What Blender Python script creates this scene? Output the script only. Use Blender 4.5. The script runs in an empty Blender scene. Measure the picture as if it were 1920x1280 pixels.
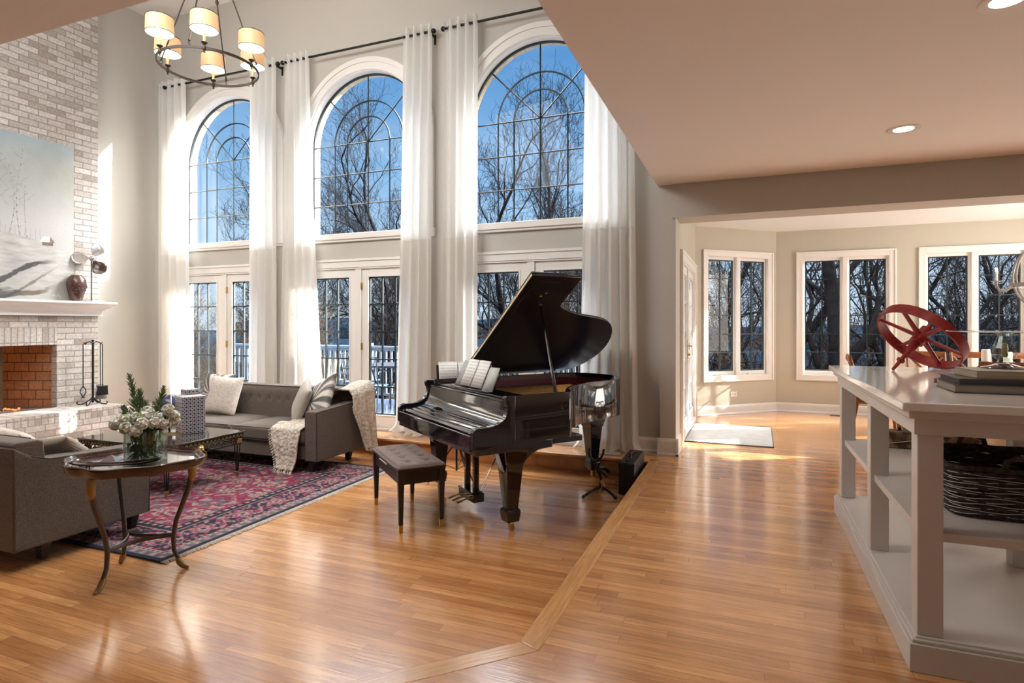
import bpy, bmesh, math, random
import numpy as np
from mathutils import Vector, Matrix, Euler
PI = math.pi
sc = bpy.context.scene
C = sc.collection
rnd = random.Random(7)
LOW = -0.18            # level of the sunken living room floor

# ------------------------------------------------------------------ camera
cam_d = bpy.data.cameras.new('camera')
cam_d.sensor_width = 36.0
cam_d.lens = 1100 / 1920 * 36
cam_d.shift_y = -32 / 1920
cam_d.clip_start = 0.05
cam_d.clip_end = 2000
cam = bpy.data.objects.new('camera', cam_d)
C.objects.link(cam)
cam.location = (0, 0, 1.33)
cam.rotation_euler = (PI / 2, 0, math.atan(440 / 1100))
sc.camera = cam

# ------------------------------------------------------------------ colour
vs = sc.view_settings
sc.display_settings.display_device = 'sRGB'
vs.view_transform = 'Standard'
vs.look = 'None'
vs.gamma = 1
vs.exposure = 0.42
vs.use_curve_mapping = False

# ------------------------------------------------------------------ sky
SUN_AZ = math.radians(60.5)      # from +Y towards +X
SUN_EL = math.radians(21)
w = bpy.data.worlds.new('sky')
sc.world = w
w.use_nodes = True
nt = w.node_tree
nt.nodes.clear()
def wn(t, **k):
    n = nt.nodes.new(t)
    for a, b in k.items():
        setattr(n, a, b)
    return n
tc = wn('ShaderNodeTexCoord')
sep = wn('ShaderNodeSeparateXYZ')
nt.links.new(tc.outputs['Generated'], sep.inputs[0])
ramp = wn('ShaderNodeValToRGB')
nt.links.new(sep.outputs['Z'], ramp.inputs[0])
cr = ramp.color_ramp
stops = [(0.0, (0.50, 0.61, 0.72)), (0.10, (0.42, 0.58, 0.75)), (0.25, (0.21, 0.41, 0.67)),
         (0.42, (0.085, 0.25, 0.52)), (0.60, (0.45, 0.65, 1.0)), (0.85, (1.0, 1.1, 1.3))]
cr.elements[0].position, cr.elements[0].color = stops[0][0], (*stops[0][1], 1)
cr.elements[1].position, cr.elements[1].color = stops[-1][0], (*stops[-1][1], 1)
for p_, c_ in stops[1:-1]:
    e_ = cr.elements.new(p_)
    e_.color = (*c_, 1)
# thin cloud streaks
nz = wn('ShaderNodeTexNoise')
nz.inputs['Scale'].default_value = 2.2
nz.inputs['Detail'].default_value = 5
mp = wn('ShaderNodeMapping')
mp.inputs['Scale'].default_value = (1, 1, 4)
nt.links.new(tc.outputs['Generated'], mp.inputs[0])
nt.links.new(mp.outputs[0], nz.inputs['Vector'])
cl = wn('ShaderNodeMapRange')
cl.inputs[1].default_value = 0.48
cl.inputs[2].default_value = 0.8
cl.inputs[4].default_value = 0.55
nt.links.new(nz.outputs[0], cl.inputs[0])
mx = wn('ShaderNodeMix', data_type='RGBA')
nt.links.new(cl.outputs[0], mx.inputs[0])
nt.links.new(ramp.outputs[0], mx.inputs[6])
mx.inputs[7].default_value = (0.52, 0.62, 0.74, 1)
# brightness added to unseen sky round the sun and overhead, to light the room
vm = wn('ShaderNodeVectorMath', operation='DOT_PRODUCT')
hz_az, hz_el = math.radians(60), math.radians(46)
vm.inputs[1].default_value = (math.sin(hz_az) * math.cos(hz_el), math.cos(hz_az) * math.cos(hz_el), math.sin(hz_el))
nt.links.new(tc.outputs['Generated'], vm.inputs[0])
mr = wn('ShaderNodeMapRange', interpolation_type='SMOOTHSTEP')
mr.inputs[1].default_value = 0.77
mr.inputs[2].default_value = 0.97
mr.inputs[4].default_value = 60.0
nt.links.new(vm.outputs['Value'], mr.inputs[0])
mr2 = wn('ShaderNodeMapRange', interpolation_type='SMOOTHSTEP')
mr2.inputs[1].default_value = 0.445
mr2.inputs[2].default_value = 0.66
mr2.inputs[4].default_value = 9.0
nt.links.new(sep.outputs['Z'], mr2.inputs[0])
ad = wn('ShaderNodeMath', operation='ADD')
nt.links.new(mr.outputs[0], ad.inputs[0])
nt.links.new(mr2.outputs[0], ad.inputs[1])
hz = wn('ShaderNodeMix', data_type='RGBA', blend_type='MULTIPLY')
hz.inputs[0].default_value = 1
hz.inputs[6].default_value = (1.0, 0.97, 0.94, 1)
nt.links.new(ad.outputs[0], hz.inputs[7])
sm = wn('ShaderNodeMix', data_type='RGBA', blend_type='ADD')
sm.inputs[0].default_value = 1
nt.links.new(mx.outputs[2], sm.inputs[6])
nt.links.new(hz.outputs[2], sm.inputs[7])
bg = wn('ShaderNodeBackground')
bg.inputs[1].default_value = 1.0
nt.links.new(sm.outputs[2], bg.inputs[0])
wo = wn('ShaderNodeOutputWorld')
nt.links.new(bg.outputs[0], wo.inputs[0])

# ------------------------------------------------------------------ sun
sd = bpy.data.lights.new('sun', 'SUN')
sd.energy = 30.0
sd.angle = math.radians(0.6)
sd.color = (1.0, 0.93, 0.82)
so = bpy.data.objects.new('sun', sd)
C.objects.link(so)
sdir = Vector((math.sin(SUN_AZ) * math.cos(SUN_EL), math.cos(SUN_AZ) * math.cos(SUN_EL), math.sin(SUN_EL)))
so.rotation_euler = sdir.to_track_quat('Z', 'Y').to_euler()
so.location = (20, 30, 15)

# ------------------------------------------------------------------ added fill lamps, standing in for daylight from unseen windows
def area(name, loc, target, sx, sy, power, col=(1, 1, 1)):
    a = bpy.data.lights.new(name, 'AREA')
    a.shape = 'RECTANGLE'
    a.size, a.size_y, a.energy, a.color = sx, sy, power, col
    o = bpy.data.objects.new(name, a)
    C.objects.link(o)
    o.location = loc
    d = Vector(target) - Vector(loc)
    o.rotation_euler = d.to_track_quat('-Z', 'Y').to_euler()
    return o
area('fill_loft', (-4.9, 1.95, 4.4), (-5.8, 5.0, 0.3), 4.4, 2.2, 250, (1.0, 0.98, 0.95))  # added fill lamp; the loft wall behind it has no opening
area('fill_rear', (2.4, -2.2, 1.5), (0.6, 6, 1.3), 3.2, 2.0, 8, (1.0, 0.90, 0.80))  # added warm fill lamp behind the camera, no window modelled there
area('fill_side_dining', (4.9, 7.6, 1.6), (0, 7.6, 1.2), 2.2, 1.8, 110, (1.0, 0.95, 0.88))  # added fill lamp inside the closed right wall of the bay

# ================================================================== materials
MATS = {}
def newmat(name):
    m = bpy.data.materials.new(name)
    m.use_nodes = True
    n = m.node_tree
    b = n.nodes['Principled BSDF']
    MATS[name] = m
    return m, n, b
def P(name, col, rough=0.5, metal=0.0, coat=0.0, noise=0.0, nscale=20, bump=0.0, bscale=60, spec=0.5, sheen=0.0, trans=0.0, ior=1.45, sub=0.0, stretch=(1, 1, 1)):
    m, n, b = newmat(name)
    b.inputs['Base Color'].default_value = (*col, 1)
    b.inputs['Roughness'].default_value = rough
    b.inputs['Metallic'].default_value = metal
    b.inputs['Coat Weight'].default_value = coat
    b.inputs['Coat Roughness'].default_value = 0.05
    b.inputs['Specular IOR Level'].default_value = spec
    b.inputs['Sheen Weight'].default_value = sheen
    b.inputs['Transmission Weight'].default_value = trans
    b.inputs['IOR'].default_value = ior
    if noise or bump:
        t = n.nodes.new('ShaderNodeTexCoord')
        mpn = n.nodes.new('ShaderNodeMapping')
        mpn.inputs['Scale'].default_value = stretch
        n.links.new(t.outputs['Object'], mpn.inputs[0])
    if noise:
        nzn = n.nodes.new('ShaderNodeTexNoise')
        nzn.inputs['Scale'].default_value = nscale
        nzn.inputs['Detail'].default_value = 4
        n.links.new(mpn.outputs[0], nzn.inputs['Vector'])
        r = n.nodes.new('ShaderNodeMapRange')
        r.inputs[1].default_value, r.inputs[2].default_value = 0.3, 0.7
        r.inputs[3].default_value, r.inputs[4].default_value = 1 - noise, 1 + noise
        n.links.new(nzn.outputs[0], r.inputs[0])
        mm = n.nodes.new('ShaderNodeMix')
        mm.data_type, mm.blend_type = 'RGBA', 'MULTIPLY'
        mm.inputs[0].default_value = 1
        mm.inputs[6].default_value = (*col, 1)
        n.links.new(r.outputs[0], mm.inputs[7])
        n.links.new(mm.outputs[2], b.inputs['Base Color'])
    if bump:
        nb = n.nodes.new('ShaderNodeTexNoise')
        nb.inputs['Scale'].default_value = bscale
        nb.inputs['Detail'].default_value = 3
        n.links.new(mpn.outputs[0], nb.inputs['Vector'])
        bp = n.nodes.new('ShaderNodeBump')
        bp.inputs['Strength'].default_value = bump
        bp.inputs['Distance'].default_value = 0.01
        n.links.new(nb.outputs[0], bp.inputs['Height'])
        n.links.new(bp.outputs[0], b.inputs['Normal'])
    return m

wall_m = P('wall_paint', (0.50, 0.48, 0.44), 0.7, noise=0.015, nscale=2, bump=0.02, bscale=200)
baywall_m = P('bay_wall_paint', (0.52, 0.49, 0.41), 0.7, noise=0.015, nscale=2)
ceil_m = P('ceiling_paint', (0.86, 0.84, 0.82), 0.75)
bayceil_m = P('bay_ceiling_paint', (0.84, 0.85, 0.84), 0.75)
trim_m = P('white_trim', (0.80, 0.78, 0.75), 0.35)
white_m = P('white_gloss', (0.82, 0.81, 0.80), 0.3)
sash_m = P('dark_sash', (0.012, 0.02, 0.022), 0.4)
brass_m = P('brass', (0.55, 0.36, 0.11), 0.28, 1.0)
iron_m = P('black_iron', (0.02, 0.018, 0.018), 0.45, 0.6)
bronze_m = P('bronze_iron', (0.030, 0.019, 0.015), 0.5, 0.3)
black_m = P('piano_black', (0.008, 0.006, 0.008), 0.05, coat=0.6)
blackm_m = P('black_satin', (0.018, 0.013, 0.014), 0.3)
dark_m = P('near_black', (0.012, 0.012, 0.014), 0.55)
chrome_m = P('polished_steel', (0.72, 0.72, 0.74), 0.12, 1.0)
lid_m = P('piano_lid_black', (0.010, 0.008, 0.016), 0.22)
paper_m = P('paper', (0.78, 0.77, 0.74), 0.7)
island_m = P('island_grey_paint', (0.60, 0.555, 0.52), 0.35, noise=0.02, nscale=3)
counter_m = P('white_quartz', (0.88, 0.86, 0.84), 0.10, coat=0.3)
red_m = P('red_paint', (0.23, 0.014, 0.015), 0.42, noise=0.25, nscale=14, bump=0.15, bscale=40)
cherry_m = P('cherry_wood', (0.20, 0.065, 0.02), 0.28, noise=0.3, nscale=8, stretch=(6, 6, 1))
leather_m = P('case_vinyl', (0.012, 0.012, 0.016), 0.38, bump=0.2, bscale=300)

def tweed(name, c1, c2, scale=260):
    m, n, b = newmat(name)
    t = n.nodes.new('ShaderNodeTexCoord')
    a = n.nodes.new('ShaderNodeTexNoise')
    a.inputs['Scale'].default_value = scale
    a.inputs['Detail'].default_value = 2
    mpn = n.nodes.new('ShaderNodeMapping')
    mpn.inputs['Scale'].default_value = (1, 1, 2.2)
    n.links.new(t.outputs['Object'], mpn.inputs[0])
    n.links.new(mpn.outputs[0], a.inputs['Vector'])
    r = n.nodes.new('ShaderNodeValToRGB')
    r.color_ramp.elements[0].position, r.color_ramp.elements[0].color = 0.38, (*c1, 1)
    r.color_ramp.elements[1].position, r.color_ramp.elements[1].color = 0.64, (*c2, 1)
    n.links.new(a.outputs[0], r.inputs[0])
    n.links.new(r.outputs[0], b.inputs['Base Color'])
    b.inputs['Roughness'].default_value = 0.85
    b.inputs['Sheen Weight'].default_value = 0.25
    bp = n.nodes.new('ShaderNodeBump')
    bp.inputs['Strength'].default_value = 0.35
    bp.inputs['Distance'].default_value = 0.004
    n.links.new(a.outputs[0], bp.inputs['Height'])
    n.links.new(bp.outputs[0], b.inputs['Normal'])
    return m
sofa_m = tweed('taupe_tweed', (0.040, 0.028, 0.021), (0.165, 0.122, 0.096), 190)
piping_m = P('sofa_piping', (0.05, 0.038, 0.032), 0.8)
bench_m = tweed('mauve_velour', (0.10, 0.062, 0.055), (0.17, 0.115, 0.10), 90)
cream_m = P('cream_fabric', (0.62, 0.56, 0.49), 0.9, noise=0.12, nscale=30, bump=0.8, bscale=60, sheen=0.3)
linen_m = P('greige_linen', (0.42, 0.38, 0.33), 0.85, bump=0.3, bscale=120, sheen=0.2)
tan_m = P('tan_slipcover', (0.52, 0.37, 0.22), 0.9, bump=0.3, bscale=60)
seatfab_m = P('pale_chair_fabric', (0.45, 0.40, 0.36), 0.9, noise=0.25, nscale=50)

def planks(name, c1, c2, mortar, bw=1.1, rh=0.058, rot=0.0, rough=0.2):
    m, n, b = newmat(name)
    t = n.nodes.new('ShaderNodeTexCoord')
    mpn = n.nodes.new('ShaderNodeMapping')
    mpn.inputs['Rotation'].default_value = (0, 0, rot)
    mpn.inputs['Location'].default_value = (57.3, 41.7, 0)
    n.links.new(t.outputs['Object'], mpn.inputs[0])
    br = n.nodes.new('ShaderNodeTexBrick')
    br.offset = 0.0
    br.inputs['Color1'].default_value = (0, 0, 0, 1)
    br.inputs['Color2'].default_value = (1, 1, 1, 1)
    br.inputs['Mortar'].default_value = (0.5, 0.5, 0.5, 1)
    br.inputs['Scale'].default_value = 1
    br.inputs['Brick Width'].default_value = bw
    br.inputs['Row Height'].default_value = rh
    br.inputs['Mortar Size'].default_value = 0.0011
    br.inputs['Mortar Smooth'].default_value = 0.3
    # every row of boards starts at its own random point
    sx = n.nodes.new('ShaderNodeSeparateXYZ')
    n.links.new(mpn.outputs[0], sx.inputs[0])
    dv = n.nodes.new('ShaderNodeMath')
    dv.operation = 'DIVIDE'
    dv.inputs[1].default_value = rh
    n.links.new(sx.outputs['Y'], dv.inputs[0])
    fl_ = n.nodes.new('ShaderNodeMath')
    fl_.operation = 'FLOOR'
    n.links.new(dv.outputs[0], fl_.inputs[0])
    wn_ = n.nodes.new('ShaderNodeTexWhiteNoise')
    wn_.noise_dimensions = '1D'
    n.links.new(fl_.outputs[0], wn_.inputs['W'])
    ma = n.nodes.new('ShaderNodeMath')
    ma.operation = 'MULTIPLY_ADD'
    ma.inputs[1].default_value = bw * 7.0
    n.links.new(wn_.outputs['Value'], ma.inputs[0])
    n.links.new(sx.outputs['X'], ma.inputs[2])
    cb = n.nodes.new('ShaderNodeCombineXYZ')
    n.links.new(ma.outputs[0], cb.inputs['X'])
    n.links.new(sx.outputs['Y'], cb.inputs['Y'])
    n.links.new(cb.outputs[0], br.inputs['Vector'])
    # grain
    sp = n.nodes.new('ShaderNodeMapping')
    sp.inputs['Scale'].default_value = (1.6, 26, 1)
    n.links.new(mpn.outputs[0], sp.inputs[0])
    off = n.nodes.new('ShaderNodeVectorMath')
    off.operation = 'MULTIPLY_ADD'
    off.inputs[1].default_value = (9, 9, 9)
    n.links.new(br.outputs['Color'], off.inputs[0])
    n.links.new(sp.outputs[0], off.inputs[2])
    g = n.nodes.new('ShaderNodeTexNoise')
    g.inputs['Scale'].default_value = 2.2
    g.inputs['Detail'].default_value = 6
    g.inputs['Distortion'].default_value = 1.2
    n.links.new(off.outputs[0], g.inputs['Vector'])
    r = n.nodes.new('ShaderNodeMix')
    r.data_type = 'RGBA'
    r.inputs[6].default_value = (*c1, 1)
    r.inputs[7].default_value = (*c2, 1)
    n.links.new(br.outputs['Color'], r.inputs[0])
    gr = n.nodes.new('ShaderNodeMapRange')
    gr.inputs[1].default_value, gr.inputs[2].default_value = 0.3, 0.7
    gr.inputs[3].default_value, gr.inputs[4].default_value = 0.74, 1.22
    n.links.new(g.outputs[0], gr.inputs[0])
    m1 = n.nodes.new('ShaderNodeMix')
    m1.data_type, m1.blend_type = 'RGBA', 'MULTIPLY'
    m1.inputs[0].default_value = 1
    n.links.new(r.outputs[2], m1.inputs[6])
    n.links.new(gr.outputs[0], m1.inputs[7])
    m2 = n.nodes.new('ShaderNodeMix')
    m2.data_type = 'RGBA'
    m2.inputs[7].default_value = (*mortar, 1)
    n.links.new(br.outputs['Fac'], m2.inputs[0])
    n.links.new(m1.outputs[2], m2.inputs[6])
    n.links.new(m2.outputs[2], b.inputs['Base Color'])
    b.inputs['Roughness'].default_value = rough
    b.inputs['Coat Weight'].default_value = 0.9
    b.inputs['Coat Roughness'].default_value = 0.13
    b.inputs['Coat IOR'].default_value = 1.6
    # slight cupping of the boards gives the streaky sheen
    wv = n.nodes.new('ShaderNodeTexNoise')
    wv.inputs['Scale'].default_value = 3.0
    wv.inputs['Detail'].default_value = 2
    n.links.new(sp.outputs[0], wv.inputs['Vector'])
    bp = n.nodes.new('ShaderNodeBump')
    bp.inputs['Strength'].default_value = 0.16
    bp.inputs['Distance'].default_value = 0.002
    n.links.new(wv.outputs[0], bp.inputs['Height'])
    n.links.new(bp.outputs[0], b.inputs['Normal'])
    n.links.new(bp.outputs[0], b.inputs['Coat Normal'])
    return m
floor_m = planks('oak_floor', (0.47, 0.20, 0.064), (0.68, 0.335, 0.125), (0.22, 0.095, 0.04), rough=0.24)
nose_m = planks('oak_border', (0.60, 0.29, 0.09), (0.66, 0.34, 0.115), (0.3, 0.15, 0.05), 5, 3.0, PI / 2, 0.25)
riser_m = planks('oak_riser', (0.34, 0.12, 0.035), (0.40, 0.15, 0.045), (0.3, 0.12, 0.05), 5, 3.0, 0, 0.25)

def bricks(name, axis, bw=0.205, rh=0.0735, c=None, off=0.5, mort=(0.24, 0.225, 0.215)):
    m, n, b = newmat(name)
    t = n.nodes.new('ShaderNodeTexCoord')
    s = n.nodes.new('ShaderNodeSeparateXYZ')
    n.links.new(t.outputs['Object'], s.inputs[0])
    cm = n.nodes.new('ShaderNodeCombineXYZ')
    if axis == 'side':          # vertical faces, any direction
        ad = n.nodes.new('ShaderNodeMath')
        n.links.new(s.outputs['X'], ad.inputs[0])
        n.links.new(s.outputs['Y'], ad.inputs[1])
        n.links.new(ad.outputs[0], cm.inputs['X'])
        n.links.new(s.outputs['Z'], cm.inputs['Y'])
    else:
        n.links.new(s.outputs['Y'], cm.inputs['X'])
        n.links.new(s.outputs['X'], cm.inputs['Y'])
    br = n.nodes.new('ShaderNodeTexBrick')
    br.offset = off
    br.inputs['Color1'].default_value = (0, 0, 0, 1)
    br.inputs['Color2'].default_value = (1, 1, 1, 1)
    br.inputs['Mortar'].default_value = (0.5, 0.5, 0.5, 1)
    br.inputs['Scale'].default_value = 1
    br.inputs['Brick Width'].default_value = bw
    br.inputs['Row Height'].default_value = rh
    br.inputs['Mortar Size'].default_value = 0.0065
    br.inputs['Mortar Smooth'].default_value = 0.25
    n.links.new(cm.outputs[0], br.inputs['Vector'])
    r = n.nodes.new('ShaderNodeValToRGB')
    cols = c or [(0.0, (0.27, 0.225, 0.19)), (0.25, (0.40, 0.36, 0.33)), (0.5, (0.47, 0.435, 0.405)), (0.75, (0.36, 0.315, 0.28)), (1.0, (0.52, 0.48, 0.445))]
    r.color_ramp.elements[0].position, r.color_ramp.elements[0].color = cols[0][0], (*cols[0][1], 1)
    r.color_ramp.elements[1].position, r.color_ramp.elements[1].color = cols[-1][0], (*cols[-1][1], 1)
    for p_, c_ in cols[1:-1]:
        r.color_ramp.elements.new(p_).color = (*c_, 1)
    n.links.new(br.outputs['Color'], r.inputs[0])
    nzn = n.nodes.new('ShaderNodeTexNoise')
    nzn.inputs['Scale'].default_value = 38
    nzn.inputs['Detail'].default_value = 5
    n.links.new(t.outputs['Object'], nzn.inputs['Vector'])
    rr = n.nodes.new('ShaderNodeMapRange')
    rr.inputs[1].default_value, rr.inputs[2].default_value = 0.3, 0.7
    rr.inputs[3].default_value, rr.inputs[4].default_value = 0.78, 1.2
    n.links.new(nzn.outputs[0], rr.inputs[0])
    m1 = n.nodes.new('ShaderNodeMix')
    m1.data_type, m1.blend_type = 'RGBA', 'MULTIPLY'
    m1.inputs[0].default_value = 1
    n.links.new(r.outputs[0], m1.inputs[6])
    n.links.new(rr.outputs[0], m1.inputs[7])
    m2 = n.nodes.new('ShaderNodeMix')
    m2.data_type = 'RGBA'
    m2.inputs[7].default_value = (*mort, 1)
    n.links.new(br.outputs['Fac'], m2.inputs[0])
    n.links.new(m1.outputs[2], m2.inputs[6])
    n.links.new(m2.outputs[2], b.inputs['Base Color'])
    b.inputs['Roughness'].default_value = 0.9
    sb = n.nodes.new('ShaderNodeMath')
    sb.operation = 'MULTIPLY_ADD'
    sb.inputs[1].default_value = -1.0
    n.links.new(br.outputs['Fac'], sb.inputs[0])
    sc2 = n.nodes.new('ShaderNodeMath')
    sc2.operation = 'MULTIPLY'
    sc2.inputs[1].default_value = 0.35
    n.links.new(nzn.outputs[0], sc2.inputs[0])
    n.links.new(sc2.outputs[0], sb.inputs[2])
    bp = n.nodes.new('ShaderNodeBump')
    bp.inputs['Strength'].default_value = 0.8
    bp.inputs['Distance'].default_value = 0.008
    n.links.new(sb.outputs[0], bp.inputs['Height'])
    n.links.new(bp.outputs[0], b.inputs['Normal'])
    return m
brick_m = bricks('whitewashed_brick', 'side')
soldier_m = bricks('soldier_brick', 'side', 0.066, 0.215, off=0.0)
rowlock_m = bricks('rowlock_brick', 'side', 0.068, 0.11, off=0.0)
paver_m = bricks('hearth_top_brick', 'top', 0.068, 0.205, off=0.0)
fire_cols = [(0.0, (0.26, 0.12, 0.055)), (0.5, (0.36, 0.17, 0.075)), (1.0, (0.30, 0.13, 0.06))]
firebrick_m = bricks('fire_brick', 'side', 0.23, 0.115, fire_cols, mort=(0.08, 0.045, 0.03))
outbrick_m = bricks('outside_brick', 'side', 0.205, 0.0735, [(0, (0.45, 0.36, 0.25)), (1, (0.58, 0.49, 0.36))], mort=(0.4, 0.38, 0.33))

def glassy(name, tint, fac=0.05, rough=0.0):
    m, n, b = newmat(name)
    n.nodes.remove(b)
    tr = n.nodes.new('ShaderNodeBsdfTransparent')
    tr.inputs[0].default_value = (*tint, 1)
    gl = n.nodes.new('ShaderNodeBsdfGlossy')
    gl.inputs['Roughness'].default_value = rough
    lw0 = n.nodes.new('ShaderNodeLayerWeight')
    lw0.inputs['Blend'].default_value = 0.5
    pw = n.nodes.new('ShaderNodeMath')
    pw.operation = 'POWER'
    pw.inputs[1].default_value = 3.5
    n.links.new(lw0.outputs['Facing'], pw.inputs[0])
    lw = n.nodes.new('ShaderNodeMath')
    lw.operation = 'MULTIPLY_ADD'
    lw.inputs[1].default_value = 0.95
    lw.inputs[2].default_value = fac
    n.links.new(pw.outputs[0], lw.inputs[0])
    mxs = n.nodes.new('ShaderNodeMixShader')
    n.links.new(lw.outputs[0], mxs.inputs[0])
    n.links.new(tr.outputs[0], mxs.inputs[1])
    n.links.new(gl.outputs[0], mxs.inputs[2])
    n.links.new(mxs.outputs[0], n.nodes['Material Output'].inputs[0])
    return m
pane_m = glassy('window_glass', (0.92, 0.95, 0.96), 0.012)
glass_m = glassy('clear_glass', (0.86, 0.92, 0.90), 0.07, rough=0.02)

def emis(name, col, s, base=(0.8, 0.8, 0.8)):
    m, n, b = newmat(name)
    b.inputs['Base Color'].default_value = (*base, 1)
    b.inputs['Emission Color'].default_value = (*col, 1)
    b.inputs['Emission Strength'].default_value = s
    return m
bulb_m = emis('lit_lens', (1.0, 0.86, 0.66), 9.0)
flame_m = emis('flame', (1.0, 0.42, 0.10), 9.0)
ember_m = emis('ember', (1.0, 0.20, 0.04), 1.6, (0.05, 0.02, 0.01))

def cloth_trans(name, col, tcol, fac, bump=0.1):
    m, n, b = newmat(name)
    b.inputs['Base Color'].default_value = (*col, 1)
    b.inputs['Roughness'].default_value = 0.9
    tl = n.nodes.new('ShaderNodeBsdfTranslucent')
    tl.inputs[0].default_value = (*tcol, 1)
    mxs = n.nodes.new('ShaderNodeMixShader')
    mxs.inputs[0].default_value = fac
    n.links.new(b.outputs[0], mxs.inputs[1])
    n.links.new(tl.outputs[0], mxs.inputs[2])
    n.links.new(mxs.outputs[0], n.nodes['Material Output'].inputs[0])
    return m
sheer_m = cloth_trans('sheer_linen', (0.86, 0.85, 0.83), (0.97, 0.97, 0.96), 0.58)
lower_m = cloth_trans('heavy_linen', (0.80, 0.78, 0.74), (0.95, 0.93, 0.90), 0.5)
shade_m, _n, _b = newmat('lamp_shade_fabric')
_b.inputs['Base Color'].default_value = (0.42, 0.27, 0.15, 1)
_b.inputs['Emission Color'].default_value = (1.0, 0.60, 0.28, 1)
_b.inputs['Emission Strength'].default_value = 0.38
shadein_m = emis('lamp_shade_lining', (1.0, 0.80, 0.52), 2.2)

# ================================================================== mesh building
class MB:
    def __init__(s):
        s.v, s.f, s.mi = [], [], []
        s.cur = 0
    def add(s, vs_, fs_):
        o = len(s.v)
        s.v += [tuple(p) for p in vs_]
        for f in fs_:
            s.f.append(tuple(i + o for i in f))
            s.mi.append(s.cur)
        return s
    def mat(s, i):
        s.cur = i
        return s
    def box(s, x0, x1, y0, y1, z0, z1):
        v = [(x0, y0, z0), (x1, y0, z0), (x1, y1, z0), (x0, y1, z0), (x0, y0, z1), (x1, y0, z1), (x1, y1, z1), (x0, y1, z1)]
        return s.add(v, [(0, 3, 2, 1), (4, 5, 6, 7), (0, 1, 5, 4), (1, 2, 6, 5), (2, 3, 7, 6), (3, 0, 4, 7)])
    def cbox(s, c, d, M=None):
        a = MB().box(-d[0] / 2, d[0] / 2, -d[1] / 2, d[1] / 2, -d[2] / 2, d[2] / 2)
        M = M or Matrix()
        return s.add([tuple(Vector(c) + M.to_3x3() @ Vector(p)) for p in a.v], a.f)
    def frustum(s, c0, c1, d0, d1):
        v = []
        for c, d in ((c0, d0), (c1, d1)):
            for a, b in ((-1, -1), (1, -1), (1, 1), (-1, 1)):
                v.append((c[0] + a * d[0] / 2, c[1] + b * d[1] / 2, c[2]))
        return s.add(v, [(0, 3, 2, 1), (4, 5, 6, 7), (0, 1, 5, 4), (1, 2, 6, 5), (2, 3, 7, 6), (3, 0, 4, 7)])
    def tube(s, pts, r, n=8, closed=False, flat=None):
        pts = [Vector(p) for p in pts]
        k = len(pts)
        rs = r if isinstance(r, (list, tuple)) else [r] * k
        if flat is None:
            flat = (1, 1)
        t0 = (pts[1] - pts[0]).normalized()
        up = Vector((0, 0, 1)) if abs(t0.z) < 0.9 else Vector((1, 0, 0))
        nrm = t0.cross(up).normalized()
        vs_ = []
        for i in range(k):
            if closed:
                t = (pts[(i + 1) % k] - pts[i - 1]).normalized()
            else:
                t = (pts[min(i + 1, k - 1)] - pts[max(i - 1, 0)]).normalized()
            nrm = (nrm - t * nrm.dot(t))
            nrm = nrm.normalized() if nrm.length > 1e-6 else t.orthogonal().normalized()
            bn = t.cross(nrm)
            for j in range(n):
                a = 2 * PI * j / n
                vs_.append(pts[i] + (nrm * math.cos(a) * flat[0] + bn * math.sin(a) * flat[1]) * rs[i])
        fs_ = []
        for i in range(k if closed else k - 1):
            for j in range(n):
                a, b = i * n + j, i * n + (j + 1) % n
                i2 = (i + 1) % k
                c, d = i2 * n + (j + 1) % n, i2 * n + j
                fs_.append((a, b, c, d))
        if not closed:
            fs_.append(tuple(range(n))[::-1])
            fs_.append(tuple(range((k - 1) * n, k * n)))
        return s.add(vs_, fs_)
    def lathe(s, prof, n=28, c=(0, 0, 0), cap=True):
        vs_, fs_ = [], []
        for r, z in prof:
            for j in range(n):
                a = 2 * PI * j / n
                vs_.append((c[0] + r * math.cos(a), c[1] + r * math.sin(a), c[2] + z))
        for i in range(len(prof) - 1):
            for j in range(n):
                fs_.append((i * n + j, i * n + (j + 1) % n, (i + 1) * n + (j + 1) % n, (i + 1) * n + j))
        if cap:
            if prof[0][0] > 1e-4:
                fs_.append(tuple(range(n))[::-1])
            if prof[-1][0] > 1e-4:
                fs_.append(tuple(range((len(prof) - 1) * n, len(prof) * n)))
        return s.add(vs_, fs_)
    def prism(s, o, z0, z1):
        n = len(o)
        vs_ = [(x, y, z0) for x, y in o] + [(x, y, z1) for x, y in o]
        fs_ = [tuple(range(n))[::-1], tuple(range(n, 2 * n))]
        for i in range(n):
            j = (i + 1) % n
            fs_.append((i, j, j + n, i + n))
        return s.add(vs_, fs_)
    def sphere(s, c, r, nu=12, nv=8, sx=1, sy=1, sz=1):
        prof = [(r * math.sin(PI * i / nv), -r * math.cos(PI * i / nv)) for i in range(nv + 1)]
        a = MB().lathe(prof, nu, cap=False)
        return s.add([(c[0] + p[0] * sx, c[1] + p[1] * sy, c[2] + p[2] * sz) for p in a.v], a.f)
    def grid(s, fn, nu, nv):
        vs_ = [fn(i / nu, j / nv) for j in range(nv + 1) for i in range(nu + 1)]
        fs_ = [(j * (nu + 1) + i, j * (nu + 1) + i + 1, (j + 1) * (nu + 1) + i + 1, (j + 1) * (nu + 1) + i) for j in range(nv) for i in range(nu)]
        return s.add(vs_, fs_)
    def xf(s, M, start=0):
        for i in range(start, len(s.v)):
            s.v[i] = tuple(M @ Vector(s.v[i]))
        return s
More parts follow.
